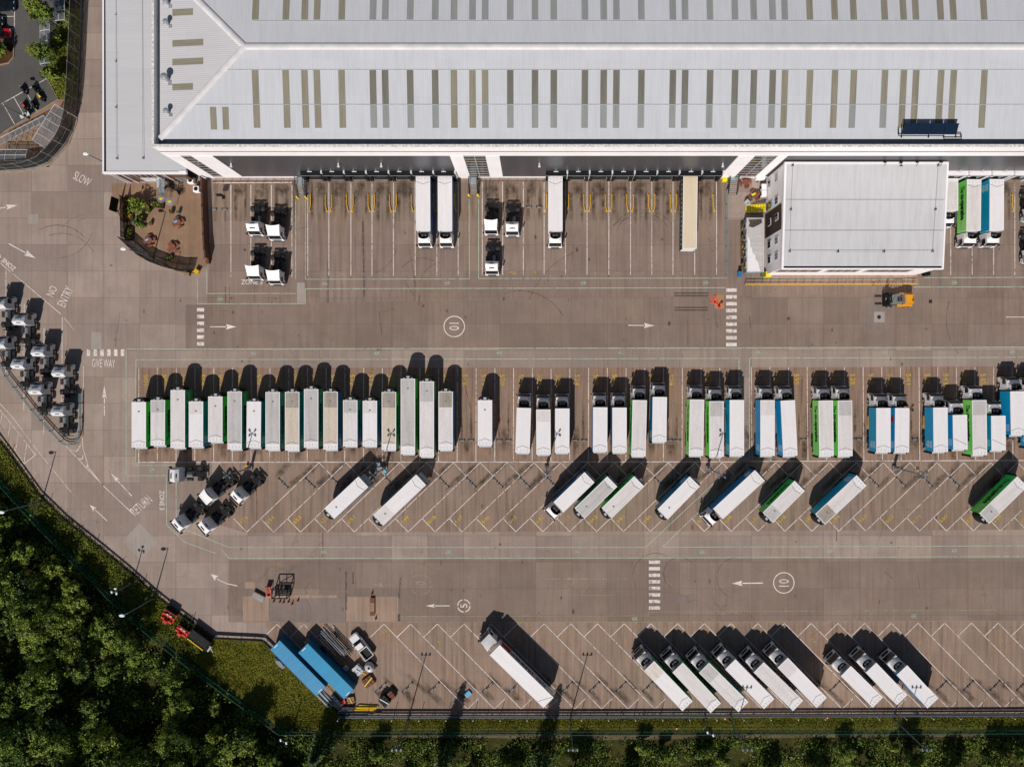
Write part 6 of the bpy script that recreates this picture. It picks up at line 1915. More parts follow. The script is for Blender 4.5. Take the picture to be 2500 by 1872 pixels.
o = obj('drain_cover', b.mesh('drain_cover', ['char']), None, (*W(117, 404), 0)); tag(o, 'small dark drain cover at the kerb above the word SLOW', 'drain')

# ---------------------------------------------------------------- forklift
x, y = W(2180, 733)
t_ = thing('forklift', 'large orange and black forklift truck parked beside the yellow handrail', 'forklift', (x, y, 0), 0)
b = MB(); b.profile([(3.0, .5, .85), (3.0, 1.7, .8), (2.6, 1.95, .8), (1.2, 1.95, .85), (1.2, .5, .9)]); b.box(.6, 2.9, .9, 1.25, .5, 1.3); b.box(.2, 2.9, -1.25, -.9, .5, 1.2)
obj('counterweight', b.mesh('counterweight', ['orange']), t_)
b = MB(); b.cyl((2.6, -.2, 1.95), (2.6, -.2, 2.4), .1); obj('exhaust', b.mesh('exhaust', ['dark']), t_)
b = MB(); b.box(-1.2, 1.2, -1.0, 1.0, .45, 1.1); b.box(-1.0, 1.0, -.9, .9, 1.1, 1.25, 1); obj('chassis', b.mesh('chassis', ['char', 'grey']), t_)
b = MB(); b.box(.1, .7, -.35, .35, 1.25, 1.5); b.box(.6, .75, -.35, .35, 1.5, 2.1); obj('seat', b.mesh('seat', ['dark']), t_)
b = MB()
for s in (-.8, .8):
    b.tube([(-.9, s, 1.2), (-.6, s, 2.9), (.9, s, 2.9), (1.2, s, 1.9)], .06)
for xx in (-.6, -.2, .2, .6, .9):
    b.bar((xx, -.8, 2.92), (xx, .8, 2.92), .07, .05)
obj('overhead_guard', b.mesh('overhead_guard', ['grey']), t_)
b = MB()
for s in (-.55, .55):
    b.box(-2.0, -1.7, s - .14, s + .14, .1, 3.2)
for z in (.5, 1.6, 3.1):
    b.box(-1.95, -1.75, -.6, .6, z, z + .12)
b.box(-2.15, -2.02, -1.2, 1.2, .4, 1.3)
obj('mast', b.mesh('mast', ['dark']), t_)
for s in (-.7, .7):
    b = MB(); b.box(-3.4, -2.16, s - .12, s + .12, .12, .2); obj('fork', b.mesh('fork', ['char']), t_)
for xx in (-1.1, 2.1):
    for s in (-1.12, 1.12):
        wheel(t_, xx, s, .55, .38)

# ---------------------------------------------------------------- pickup, cars, motorcycles
def car(label, px, py, ang, paint, kind='car', L=4.4, w=.88):
    x, y = W(px, py); t_ = thing('pickup_truck' if kind == 'pickup' else 'parked_car', label, kind, (x, y, 0), ang)
    h = L / 2
    b = MB()
    def sec(xx, z0, z1, q):
        ws = w * q
        return [(xx, -ws, z0), (xx, ws, z0), (xx, ws * 1.0, z0 + (z1 - z0) * .7), (xx, ws * .86, z1), (xx, -ws * .86, z1), (xx, -ws, z0 + (z1 - z0) * .7)]
    if kind == 'pickup':
        b.loft([sec(h, .45, .8, .75), sec(h - .25, .35, .98, .95), sec(h - 1.3, .3, 1.08, 1), sec(-.5, .3, 1.08, 1), sec(-.55, .3, 1.06, 1)], 0)
        b.box(-h, -.56, -w, w, .35, .6); b.box(-h, -.56, -w, -w + .09, .6, 1.08); b.box(-h, -.56, w - .09, w, .6, 1.08); b.box(-h, -h + .08, -w + .09, w - .09, .6, 1.08); b.box(-.64, -.56, -w + .09, w - .09, .6, 1.08)
    else:
        b.loft([sec(h, .4, .65, .7), sec(h - .25, .3, .82, .93), sec(h - 1.2, .25, .95, 1), sec(-h + .9, .25, 1.0, 1), sec(-h + .15, .3, .95, .92), sec(-h, .4, .7, .75)], 0)
    obj('body', b.mesh('body', [paint]), t_)
    x1, x0 = (h - 1.25, -.55) if kind == 'pickup' else (h - 1.25, -h + .45)
    b = MB(); b.loft([[(x1 - .65, -.66, 1.5), (x1 - .65, .66, 1.5), (x1, .78, 1.0), (x1, -.78, 1.0)], [(x0 + (.25 if kind == 'pickup' else .75), -.66, 1.52), (x0 + (.25 if kind == 'pickup' else .75), .66, 1.52), (x0, .78, 1.0), (x0, -.78, 1.0)]][::-1])
    obj('windows', b.mesh('windows', ['glass']), t_)
    b = MB(); b.cbox(x0 + (.3 if kind == 'pickup' else .8), x1 - .68, -.68, .68, 1.49, 1.56, .03); b.bar((x0 + .1, .72, 1.2), (x1 - .4, .72, 1.3), .04, .1) if False else None
    obj('roof', b.mesh('roof', [paint]), t_)
    if kind == 'pickup':
        b = MB(); b.box(-h + .1, -.66, -w + .11, w - .11, .61, .64); obj('load_bed', b.mesh('load_bed', ['dark']), t_)
    for s in (-1, 1):
        b = MB(); b.cbox(-.1, .08, -.09, .09, .95, 1.1, .02); obj('mirror', cached(('cmirror', paint), lambda: b.mesh('mirror', [paint])), t_, (x1 - .35, s * (w + .1), 0))
        b = MB(); b.box(-.02, .04, -.17, .17, .68, .82); obj('headlight', cached('chead', lambda: b.mesh('headlight', ['frame'])), t_, (h - .14, s * .55, 0))
        for xx in (h - .85, -h + .85):
            wheel(t_, xx, s * (w - .12), .33, .22)
    return t_
(px0, py0), (px1, py1) = (862, 1546), (905, 1601)
ang = math.atan2(py1 - py0, px0 - px1)
car('white pickup truck with empty black load bed parked beside the pipe stacks', 884, 1573, ang, 'wpaint', 'pickup', 5.3, .93)
car('dark blue car at the top left corner of the car park', 14, 19, 0, 'carblack'); car('red car next to the kerbed island in the car park', 5, 86, 0, 'carred')
car('dark car half out of the photo between the two car park lines', -14, 57, 0, 'carblack')
def bike(px, py, ang, m, label):
    x, y = W(px, py); t_ = thing('motorcycle', label, 'motorcycle', (x, y, 0), ang, 'motorcycles parked in the painted bays')
    for xx in (-.7, .7):
        b = MB(); b.cyl((0, -.07, .31), (0, .07, .31), .31, n=14); obj('wheel', cached('bwheel', lambda: b.mesh('wheel', ['tyre'])), t_, (xx, 0, 0))
    b = MB(); b.loft([[(.55, -.1, .6), (.55, .1, .6), (.55, .08, .85), (.55, -.08, .85)], [(.1, -.2, .4), (.1, .2, .4), (.1, .17, 1.0), (.1, -.17, 1.0)], [(-.25, -.16, .4), (-.25, .16, .4), (-.25, .14, .85), (-.25, -.14, .85)]]); obj('fuel_tank', b.mesh('fuel_tank', [m]), t_)
    b = MB(); b.cbox(-.95, -.25, -.14, .14, .72, .86, .03); b.box(-.3, .3, -.18, .18, .25, .5); obj('seat', b.mesh('seat', ['dark']), t_)
    b = MB(); b.tube([(.45, -.38, 1.05), (.5, 0, 1.0), (.45, .38, 1.05)], .025); b.tube([(.5, 0, 1.0), (.7, 0, .35)], .04); b.cbox(.55, .72, -.12, .12, .8, 1.0, .03); obj('handlebar', b.mesh('handlebar', ['grey']), t_)
a_ = R(-58)
bike(62, 222, R(122), 'dark', 'black motorcycle, upper left in the painted motorcycle bays'); bike(65, 262, R(120), 'red', 'black motorcycle with red tail, lower left in the bays'); bike(90, 220, R(124), 'dark', 'black motorcycle nearest the white line, upper right'); bike(104, 240, R(126), 'yel', 'yellow motorcycle in the painted bays'); bike(87, 258, R(118), 'dark', 'black motorcycle with white front, lower one right of the bay line')
# cycle shelters and glazed smoking shelters
def shelter(px, py, L, Wd, ang, h, bays, label, curved=True):
    x, y = W(px, py, h); t_ = thing('bike_shelter', label, 'shelter', (x, y, 0), ang, 'clear-roofed shelters beside the car park')
    n = 6 if curved else 1
    prof = []
    for i in range(n + 1):
        u = i / n
        prof.append((-Wd / 2 + Wd * u, h - (.55 * u * u if curved else .15 * u)))
    b = MB()
    for (y0, z0), (y1, z1) in zip(prof, prof[1:]):
        b.quad((-L / 2, y0, z0), (L / 2, y0, z0), (L / 2, y1, z1), (-L / 2, y1, z1))
    obj('roof_sheet', b.mesh('roof_sheet', ['clear']), t_)
    for i in range(bays + 1):
        xx = -L / 2 + L * i / bays
        b = MB(); b.tube([(xx, yy, zz + .03) for yy, zz in prof], .045, 5); b.cyl((xx, prof[-1][0], 0), (xx, prof[-1][0], prof[-1][1]), .045); b.cyl((xx, prof[0][0], 0), (xx, prof[0][0], prof[0][1]), .045)
        obj('frame_hoop', b.mesh('frame_hoop', ['frame']), t_)
    b = MB()
    for q in (0, n // 2, n):
        b.tube([(-L / 2, prof[q][0], prof[q][1] + .03), (L / 2, prof[q][0], prof[q][1] + .03)], .04, 5)
    obj('purlin', b.mesh('purlin', ['frame']), t_)
shelter(107, 100, 8.0, 2.1, R(90), 2.4, 4, 'clear-roofed cycle shelter partly under two bushes')
shelter(142, 12, 5.5, 2.3, R(90), 2.4, 3, 'clear-roofed shelter at the top edge above the bush')
shelter(52, 318, 9.5, 1.2, R(27), 2.3, 8, 'long narrow clear-roofed shelter below the motorcycles', False)
shelter(122, 308, 7.6, 3.0, R(58), 2.6, 5, 'wide clear-roofed smoking shelter beside the curved fence', False)
shelter(24, 378, 5.6, 2.2, R(0), 2.5, 3, 'clear-roofed curved shelter at the left photo edge above the road')
for px, py, lab in ((55, 283, 'pale panel lying below the motorcycles, left one'), (64, 279, 'pale panel lying below the motorcycles, right one'), (71, 398, 'small pale panel at the curved fence')):
    b = MB(); b.box(-.5, .5, -.35, .35, .9, .96); b.box(-.1, .1, -.1, .1, 0, .9); o = obj('utility_panel', b.mesh('utility_panel', ['frame']), None, (*W(px, py, 1), 0), .5); tag(o, lab, 'panel')

# ---------------------------------------------------------------- containers and builder's stock
def container(c0, c1, mat_, label):
    """c0, c1: ends of the roof centre line"""
    z = 2.6
    (ax, ay), (bx, by) = W(*c0, z), W(*c1, z)
    a = math.atan2(by - ay, bx - ax); L = math.hypot(bx - ax, by - ay); h = L / 2; w = 1.22
    t_ = thing('shipping_container', label, 'container', ((ax + bx) / 2, (ay + by) / 2, 0), a, 'blue shipping containers')
    b = MB(); b.box(-h + .06, h - .06, -w + .05, w - .05, z - .08, z - .01)
    r_ = obj('roof', b.mesh('roof', [mat_]), t_)
    for s in (-1, 1):
        b = MB(); y0, y1 = sorted((s * (w - .05), s * (w - .01))); b.box(-h + .1, h - .1, y0, y1, .18, z - .13); obj('side_wall', b.mesh('side_wall', ['contside']), t_)
        b = MB(); b.box(s * h - .04 - (.02 if s > 0 else -.02), s * h + .02 - (.02 if s > 0 else -.02), -w + .1, w - .1, .18, z - .13)
        e_ = obj('door' if s > 0 else 'end_wall', b.mesh('door', ['contside']), t_)
        b = MB(); b.box(s * (h - .28) - .08, s * (h - .28) + .08, -.45, .45, z - .009, z + .02); obj('roof_plate', b.mesh('roof_plate', ['frame']), r_)
    b = MB()
    for s in (-1, 1):
        y0, y1 = sorted((s * (w - .06), s * w))
        b.box(-h, h, y0, y1, 0.02, .18); b.box(-h, h, y0, y1, z - .125, z)
        for e in (-1, 1):
            x0, x1 = sorted((e * h, e * (h - .1))); b.box(x0, x1, y0, y1, .19, z - .13)
    for e in (-1, 1):
        x0, x1 = sorted((e * h, e * (h - .06))); b.box(x0, x1, -w + .065, w - .065, z - .125, z); b.box(x0, x1, -w + .065, w - .065, .02, .18)
    obj('frame', b.mesh('frame', ['contside']), t_)
container((671, 1574), (784, 1688), 'cont2', 'paler blue shipping container beside the grass, left of the two')
container((739.5, 1581.5), (852, 1695), 'cont', 'bright blue shipping container, right of the two')
def bundle(name, label, px, py, ang, n, L, w, h, m, cat, r=.06, group=None, jit=.06):
    """a stack of lengths lying on bearers"""
    x, y = W(px, py); t_ = thing(name, label, cat, (x, y, 0), ang, group)
    b = MB()
    for i in range(n):
        yy = -w / 2 + w * (i + .5) / n + random.uniform(-jit, jit)
        zz = random.uniform(.15, h); q = random.uniform(-.5, .3); an = random.uniform(-.03, .03)
        b.cyl((-L / 2 + q, yy, zz), (L / 2 + q + random.uniform(-.4, .4), yy + an * L, zz + random.uniform(-.05, .05)), r, n=6, m=i % len(m))
    obj('pipe_lengths', b.mesh('pipe_lengths', m), t_)
    b = MB()
    for xx in (-L * .3, L * .3):
        b.box(xx - .08, xx + .08, -w / 2 - .1, w / 2 + .1, 0, .12)
    obj('bearer', b.mesh('bearer', ['pallet']), t_)
    return t_
A = R(-46)
bundle('pipe_stack', 'long pale steel pipes stacked between the container and the pickup', 818, 1568, A, 9, 5.8, 1.1, 1.0, ['frame', 'lgrey', 'galv'], 'pipe stack', .06)
bundle('pipe_stack', 'thin pipes with red ends beside the container shadow', 803, 1574, A, 4, 4.2, .6, .5, ['frame', 'lgrey', 'red'], 'pipe stack', .045)
bundle('timber_stack', 'dark timber boards stacked behind the pale pipes', 838, 1567, A, 7, 5.0, .8, 1.2, ['dark', 'char', 'grey'], 'timber stack', .07)
bundle('timber_stack', 'brown beams lying in the shade beside the bright container', 829, 1606, A, 6, 3.4, .9, .5, ['pallet', 'wood', 'pallet'], 'timber stack', .09)
bundle('scaffold_poles', 'yellow and black poles piled between the container ends', 818, 1683, A, 8, 4.4, .9, .6, ['yel', 'dark', 'orange', 'lgrey'], 'poles', .07)
bundle('scaffold_poles', 'white and blue poles piled at the end of the paler container', 790, 1700, A, 9, 4.6, 1.2, .5, ['frame', 'galv', 'bluebox', 'frame'], 'poles', .06)
bundle('scaffold_poles', 'bright yellow beams lying along the fence', 897, 1725, R(-2), 6, 3.6, .9, .6, ['yel', 'orange', 'yelbright'], 'poles', .11)
bundle('scaffold_poles', 'thin white pipes lying along the bottom fence', 880, 1735, R(-3), 5, 7.5, .4, .25, ['frame', 'lgrey', 'dark'], 'poles', .05)
bundle('scaffold_poles', 'black poles at the end of the yellow beams by the fence', 862, 1739, R(-2), 5, 6.0, .5, .2, ['dark', 'char', 'galv'], 'poles', .06)
def pallet_load(px, py, sx, sy, h, m, label, ang=A, name='pallet_load', cat='pallet', strap=None):
    x, y = W(px, py); t_ = thing(name, label, cat, (x, y, 0), ang)
    b = MB()
    for i in range(5):
        yy = -sy + 2 * sy * i / 4; b.box(-sx, sx, yy - .05, yy + .05, .1, .13)
    for i in range(3):
        xx = -sx + 2 * sx * i / 2; b.box(xx - .06, xx + .06, -sy, sy, 0, .1)
    obj('pallet', b.mesh('pallet', ['pallet']), t_)
    b = MB(); n = 3
    for i in range(n):
        b.cbox(-sx + 2 * sx * i / n + .02, -sx + 2 * sx * (i + 1) / n - .02, -sy + .05, sy - .05, .13, h + random.uniform(-.1, .05), .04)
    obj('load', b.mesh('load', [m]), t_)
    if strap:
        b = MB(); b.bar((-sx, -sy * .3, h + .06), (sx, sy * .3, h + .06), .16, .04); obj('strap', b.mesh('strap', [strap]), t_)
    return t_
pallet_load(768, 1577, 2.0, .45, 1.3, 'grey', 'grey-topped boards with a yellow edge leaning along the bright container', strap='yelbright')
pallet_load(789, 1586, .8, .5, .9, 'char', 'small dark pallet load in the container shadow')
pallet_load(797, 1562, .3, .3, .5, 'orange', 'small orange drum in the shade by the pipes', name='drum', cat='drum')
pallet_load(876, 1631, .9, .8, 1.0, 'tank', 'pallet with a pale sack and white frame pieces', strap='frame')
pallet_load(888, 1640, .55, .8, .5, 'pallet', 'timber frame with an orange bar beside the pale pallet', strap='orange')
pallet_load(901, 1661, 1.0, .9, .5, 'rust', 'two rusty red pallets tied with yellow straps', R(35), strap='yelbright')
pallet_load(958, 1692, .75, .55, .9, 'rust', 'dark red stillage near the lower fence', R(-50), 'stillage', 'stillage')
pallet_load(942, 1704, .9, .8, 1.3, 'dark', 'black and white framed cage next to the dark red stillage', R(-45), 'stillage', 'stillage', strap='frame')
pallet_load(858, 1706, .6, .7, .5, 'pallet', 'pallet of cable and yellow fittings at the end of the bright container', R(-80), strap='yel')
pallet_load(851, 1724, 1.2, .3, .7, 'dgrey', 'dark grey box lying beside the yellow beams', R(0))
pallet_load(824, 1708, 1.3, .35, .5, 'galv', 'grey-blue steel trough between the pole piles')
pallet_load(838, 1710, .5, .5, .5, 'redmach', 'red and orange cones heap at the end of the poles', R(20))
pallet_load(1143, 1692, .6, .5, .35, 'skyblue', 'small blue plastic crate alone in an empty lower bay', R(40), 'crate', 'crate')
pallet_load(846, 1628, .5, .4, .7, 'lgrey', 'small grey box in the shade of the bright container')
x, y = W(905, 1623)
t_ = thing('water_tank', 'rounded grey plastic water tank behind the pickup', 'tank', (x, y, 0), A)
b = MB(); rr = []
for z, q in ((.2, .8), (.45, 1.0), (1.2, 1.0), (1.5, .7), (1.58, .25)):
    rr.append([(.95 * q * math.cos(2 * math.pi * i / 14), .75 * q * math.sin(2 * math.pi * i / 14), z) for i in range(14)])
b.loft(rr); obj('tank_body', b.mesh('tank_body', ['tank']), t_)
b = MB(); b.box(-1, 1, -.8, .8, 0, .2); obj('cradle', b.mesh('cradle', ['dark']), t_); b = MB(); b.cyl((0, 0, 1.58), (0, 0, 1.66), .2, n=10); obj('filler_cap', b.mesh('filler_cap', ['dark']), t_)
x, y = W(686, 1616)
t_ = thing('covered_pallet', 'grey sheeted pile on the grass beside the paler container', 'pile', (x, y, 0), A)
b = MB(); b.loft([[(1.3 * q * math.cos(2 * math.pi * i / 9) * (1 + .1 * (i % 2)), .6 * q * math.sin(2 * math.pi * i / 9), z) for i in range(9)] for z, q in ((0, 1), (.5, .95), (.75, .6))]); obj('sheet', b.mesh('sheet', ['grey']), t_)
# steel frame rack, red barrier, cones, ramp board and brown plate in the road
x, y = W(692, 1441)
t_ = thing('steel_rack', 'black steel rack frame standing in the road beside a red barrier', 'rack', (x, y, 0), 0)
b = MB()
def frame_box(b, sx, sy, h, r=.05):
    for sx_ in (-sx, sx):
        for sy_ in (-sy, sy):
            b.cyl((sx_, sy_, 0), (sx_, sy_, h), r, n=6)
    for z in (.25, h):
        b.tube([(-sx, -sy, z), (sx, -sy, z), (sx, sy, z), (-sx, sy, z), (-sx, -sy, z)], r, 6)
frame_box(b, 1.35, .8, 2.1, .10); b.tube([(-1.3, -.7, 2.1), (1.3, .7, 2.1)], .06); b.tube([(0, -.8, 2.1), (0, .8, 2.1)], .09)
obj('frame', b.mesh('frame', ['dark']), t_)
b = MB()
for i in range(4):
    b.box(-1.2 + .65 * i, -.85 + .65 * i, -.6, .6, .3, .36)
b.cyl((-.6, 0, .36), (-.6, 0, 1.2), .14); b.box(.2, .9, -.3, .3, .36, .8); obj('shelf', b.mesh('shelf', ['char']), t_)
x, y = W(658, 1441)
t_ = thing('red_barrier', 'orange-red folding barrier left of the black rack', 'barrier', (x, y, 0), 0)
b = MB(); b.tube([(-.45, -.9, .3), (.45, -.9, .3), (.45, .9, 1.0), (-.45, .9, 1.0), (-.45, -.9, .3)], .06); b.tube([(-.45, -.9, .3), (.45, .9, 1.0)], .05); b.tube([(.45, -.9, .3), (-.45, .9, 1.0)], .05); b.box(-.45, .45, -.95, -.85, 0, .3); b.box(-.45, .45, .85, .95, 0, 1.0); obj('frame', b.mesh('frame', ['redmach']), t_)
def cone(px, py, lab):
    def mk():
        b = MB(); b.cyl((0, 0, .04), (0, 0, .75), .17, .04, 10); b.box(-.22, .22, -.22, .22, 0, .04); return b.mesh('traffic_cone', ['cone'])
    o = obj('traffic_cone', cached('cone', mk), None, (*W(px, py), 0), random.uniform(0, 1)); tag(o, lab, 'traffic cone', 'traffic cones by the road works')
for px, py, lab in ((918, 1509, 'traffic cone below the long brown plate'), (909, 1448, 'traffic cone above the long brown plate'), (669, 1467, 'traffic cone left of the cone line under the rack'), (684, 1468, 'traffic cone under the middle of the rack'), (693, 1469, 'traffic cone close to its neighbour under the rack'), (705, 1468, 'traffic cone under the right end of the rack'), (728, 1465, 'traffic cone standing apart right of the rack'), (714, 1473, 'lowest traffic cone in front of the rack')):
    cone(px, py, lab)
x, y = W(631, 1457)
t_ = thing('loading_ramp', 'grey and tan sloping ramp board lying left of the red barrier', 'ramp', (x, y, 0), R(-28))
b = MB(); b.add([(-1.1, -.55, .02), (1.1, -.55, .02), (1.1, .55, .5), (-1.1, .55, .5), (1.1, .55, 0), (-1.1, .55, 0)], [(0, 1, 2, 3), (3, 2, 4, 5), (1, 4, 2), (0, 3, 5)]); obj('ramp_plate', b.mesh('ramp_plate', ['grey']), t_)
b = MB(); b.box(-1.12, 1.12, .56, .78, .05, .52); obj('timber_edge', b.mesh('timber_edge', ['pallet']), t_)
x, y = W(910, 1479)
t_ = thing('steel_plate', 'long brown steel plate on bearers standing in the road between two cones', 'plate', (x, y, 0), 0)
b = MB(); b.box(-.42, .42, -1.62, 1.62, .3, .36); b.box(-.36, .36, -.9, .7, .36, .37, 1); obj('plate', b.mesh('plate', ['rust', 'pallet']), t_)
b = MB(); b.box(-.4, .4, -1.5, -1.3, 0, .3); b.box(-.4, .4, 1.3, 1.5, 0, .3); obj('bearer', b.mesh('bearer', ['wood']), t_)
# scaffold trolley in the diagonal row
x, y = W(927, 1131)
t_ = thing('scaffold_trolley', 'tangled black frame trolley standing by the second lamp post', 'frame', (x, y, 0), .1)
b = MB(); frame_box(b, .9, 1.1, 2.0, .045); b.tube([(-.9, -1.1, 2), (.9, 1.1, 2)], .04); b.tube([(-1.6, -1.0, .8), (.9, -1.0, .9)], .05); b.tube([(-1.2, -1.5, .5), (.2, -1.1, .6)], .05); obj('frame', b.mesh('frame', ['dark']), t_)
b = MB(); b.box(-.8, .8, -1.2, -.6, .4, .9); b.box(-.5, .2, -.5, .3, .3, .7); obj('tray', b.mesh('tray', ['galv']), t_)
b = MB(); b.cyl((.9, -1.5, 0), (.9, -1.5, .6), .3, n=10); obj('drum', b.mesh('drum', ['skyblue']), t_)
x, y = W(604, 1137); b = MB(); b.cyl((0, 0, 0), (0, 0, .5), .28, .24, 10); b.cyl((0, 0, .5), (0, 0, .56), .26, n=10)
o = obj('drum', b.mesh('drum', ['orange']), None, (x, y, 0)); tag(o, 'small orange drum at the foot of the left lamp post', 'drum')
# red machines and the black trailer on the verge
def tines(px, py, ang, sx, sy, label, n):
    x, y = W(px, py); t_ = thing('farm_implement', label, 'farm machine', (x, y, 0), ang, 'red machines on the verge')
    b = MB()
    for yy in (-sy, 0, sy):
        b.box(-sx, sx, yy - .14, yy + .14, .75, .98)
    for xx in (-sx, -.1, sx):
        b.box(xx - .1, xx + .1, -sy, sy, .6, .76)
    b.box(-.35, .35, -sy - .5, -sy, .5, 1.2)
    obj('frame', b.mesh('frame', ['redmach']), t_)
    b = MB()
    for i in range(n):
        xx = -sx + 2 * sx * (i + .5) / n
        for yy in (-sy, 0, sy):
            b.tube([(xx, yy, .75), (xx + .12, yy - .25, .4), (xx, yy - .1, .05)], .06, 5)
    obj('tine', b.mesh('tine', ['redmach']), t_)
    b = MB(); b.box(-.55, -.1, .15, .3, .985, 1.03); b.box(.1, .55, .15, .3, .985, 1.03); obj('name_plate', b.mesh('name_plate', ['frame']), t_)
    b = MB(); b.box(-sx * 1.0, sx * 1.0, sy + .16, sy + .3, .3, 1.4); obj('guard', b.mesh('guard', ['dark']), t_)
tines(418, 1500, R(-33), 1.15, .85, 'wide red tined machine on the verge, nearer the road', 7)
tines(451, 1535, R(-37), 1.15, .55, 'narrower red tined machine beside the black trailer', 7)
x, y = W(494, 1557)
t_ = thing('flatbed_trailer', 'black flatbed trailer with a yellow side rail on the verge', 'trailer', (x, y, 0), R(-37))
b = MB(); b.box(-2.2, 2.0, -1.05, 1.05, .65, .8); b.box(-2.2, 2.0, .95, 1.05, .8, 1.5); b.box(1.9, 2.0, -.95, .95, .8, 1.2); obj('bed', b.mesh('bed', ['dark']), t_)
b = MB(); b.box(-2.0, 1.6, -1.25, -1.1, .9, 1.0); obj('side_rail', b.mesh('side_rail', ['yel']), t_)
b = MB(); b.box(2.2, 2.5, -.9, .2, .4, .9); b.bar((2.0, 0, .7), (3.2, -.6, .6), .12, .12); obj('drawbar', b.mesh('drawbar', ['lgrey']), t_)
for s in (-.95, .95):
    for xx in (-.4, .6):
        wheel(t_, xx, s, .36, .24)
for px, py, lab in ((1651, 1776, 'small red and white marker board on the lower verge'), (1769, 1752, 'red and white striped board beside the third lower lamp post'), (2018, 1750, 'orange-red board lying on the lower verge')):
    b = MB(); b.box(-.35, .35, -.12, .12, .3, .36); b.box(-.1, .1, -.13, .13, .361, .365, 1); b.box(-.05, .05, -.05, .05, -.05, .3)
    o = obj('marker_board', b.mesh('marker_board', ['redmach', 'frame']), None, (*W(px, py), 0), random.uniform(-.6, .6)); tag(o, lab, 'marker board')
# ---------------------------------------------------------------- trees and undergrowth
def crown(seed, r, h, n, wts, leaf=.19, dense=10):
    """crown made of leaf sprays on several boughs; h is crown height, its base at z = 0"""
    rnd = random.Random(seed)
    b = MB()
    lob = []
    for i in range(dense):
        a, q = rnd.uniform(0, 6.28), r * .62 * math.sqrt(rnd.random())
        zc = h * (.30 + .55 * rnd.random() * (1 - .5 * q / r))
        lob.append((Vector((q * math.cos(a) * 1.25, q * math.sin(a), zc)), r * rnd.uniform(.20, .52), rnd.choices((0, 1, 2), wts)[0]))
    lob.append((Vector((0, 0, h * .78)), r * .45, 0))
    tot = sum(l[1] ** 2 for l in lob)
    for c, lr, tone in lob:
        # each bough carries smaller sprays
        sprays = [(c + Vector((rnd.gauss(0, 1), rnd.gauss(0, 1), rnd.gauss(0, .75))).normalized() * lr * rnd.uniform(.5, 1.3)) for _ in range(18)]
        for _ in range(int(2.4 * n * lr * lr / tot)):
            s = rnd.choice(sprays)
            u = Vector((rnd.gauss(0, 1), rnd.gauss(0, 1), rnd.gauss(0, .8)))
            p = s + u * lr * .17
            if p.z < 0:
                continue
            o = (p - c).normalized()
            nrm = (o * .7 + Vector((rnd.uniform(-1, 1), rnd.uniform(-1, 1), rnd.uniform(-.1, 1.1)))).normalized()
            a = nrm.orthogonal().normalized() * leaf * rnd.uniform(.5, 1.25)
            a.rotate(Matrix.Rotation(rnd.uniform(0, 6.3), 3, nrm))
            d = nrm.cross(a) * rnd.uniform(.4, .75)
            bend = nrm * (-.12 * leaf)
            m = tone if rnd.random() < .72 else rnd.choices((0, 1, 2), wts)[0]
            b.quad(p - a + bend, p - d, p + a + bend, p + d, m=m)
    return b.mesh('crown', ['leaf_l', 'leaf_m', 'leaf_d'])
def trunk(seed, h, r):
    rnd = random.Random(seed)
    b = MB(); p = Vector((0, 0, 0)); pts = [p]
    for i in range(4):
        p = p + Vector((rnd.uniform(-.15, .15), rnd.uniform(-.15, .15), h / 4)); pts.append(p)
    for i in range(4):
        b.cyl(pts[i], pts[i + 1], r * (1 - .2 * i), r * (1 - .2 * (i + 1)), 7)
    for i in range(5):
        a = i * 1.3 + rnd.random(); s = pts[2] + (pts[3] - pts[2]) * rnd.random()
        b.cyl(s, s + Vector((math.cos(a) * h * .3, math.sin(a) * h * .3, h * .3)), r * .4, r * .1, 5)
    return b.mesh('trunk', ['bark'])
# (crown radius, crown height, total height)
KINDS = []
for i, (r, h, tot, n, w_) in enumerate(((3.4, 6.0, 9.5, 3000, (4, 4, 2)), (2.7, 5.0, 8.0, 2400, (2, 5, 3)), (4.2, 7.0, 12.0, 3800, (3, 4, 3)), (2.2, 4.2, 6.5, 1900, (5, 3, 1)), (3.0, 6.5, 11.0, 2800, (1, 4, 5)), (3.7, 5.5, 8.8, 3200, (3, 5, 2)), (1.6, 2.8, 3.6, 1300, (5, 4, 1)))):
    KINDS.append((r, h, tot, crown(40 + i, r, h, n, w_), trunk(60 + i, tot - h * .35, .09 + tot * .016)))
TLAB = ['broad mid-green tree in the wood below the road', 'rounded darker tree in the wood below the road', 'tall spreading tree in the wood below the road', 'small light green tree at the edge of the wood', 'tall dark tree in the wood below the road', 'wide loose-crowned tree in the wood below the road', 'low bushy sapling at the edge of the wood']
def tree(px, py, k, s=1.0, label=None, group='trees of the wood', rz=None):
    r, h, tot, cm, tm = KINDS[k]
    x, y = W(px, py)
    t_ = thing('broadleaf_tree', label or TLAB[k], 'tree', (x, y, -.1), random.uniform(0, 6.28) if rz is None else rz, group)
    t_.scale = (s * random.uniform(.85, 1.15), s * random.uniform(.85, 1.15), s * random.uniform(.85, 1.15))
    obj('trunk', tm, t_); obj('crown', cm, t_, (0, 0, tot - h))
    return t_
def inside(poly, x, y):
    c = False
    for (x0, y0), (x1, y1) in zip(poly, poly[1:] + poly[:1]):
        if (y0 > y) != (y1 > y) and x < (x1 - x0) * (y - y0) / (y1 - y0) + x0:
            c = not c
    return c
WOOD = [(-90, 1180), (0, 1205), (100, 1315), (200, 1410), (310, 1520), (440, 1640), (560, 1725), (660, 1810), (720, 1850), (740, 1960), (-90, 1960)]
rnd = random.Random(5)
placed = []
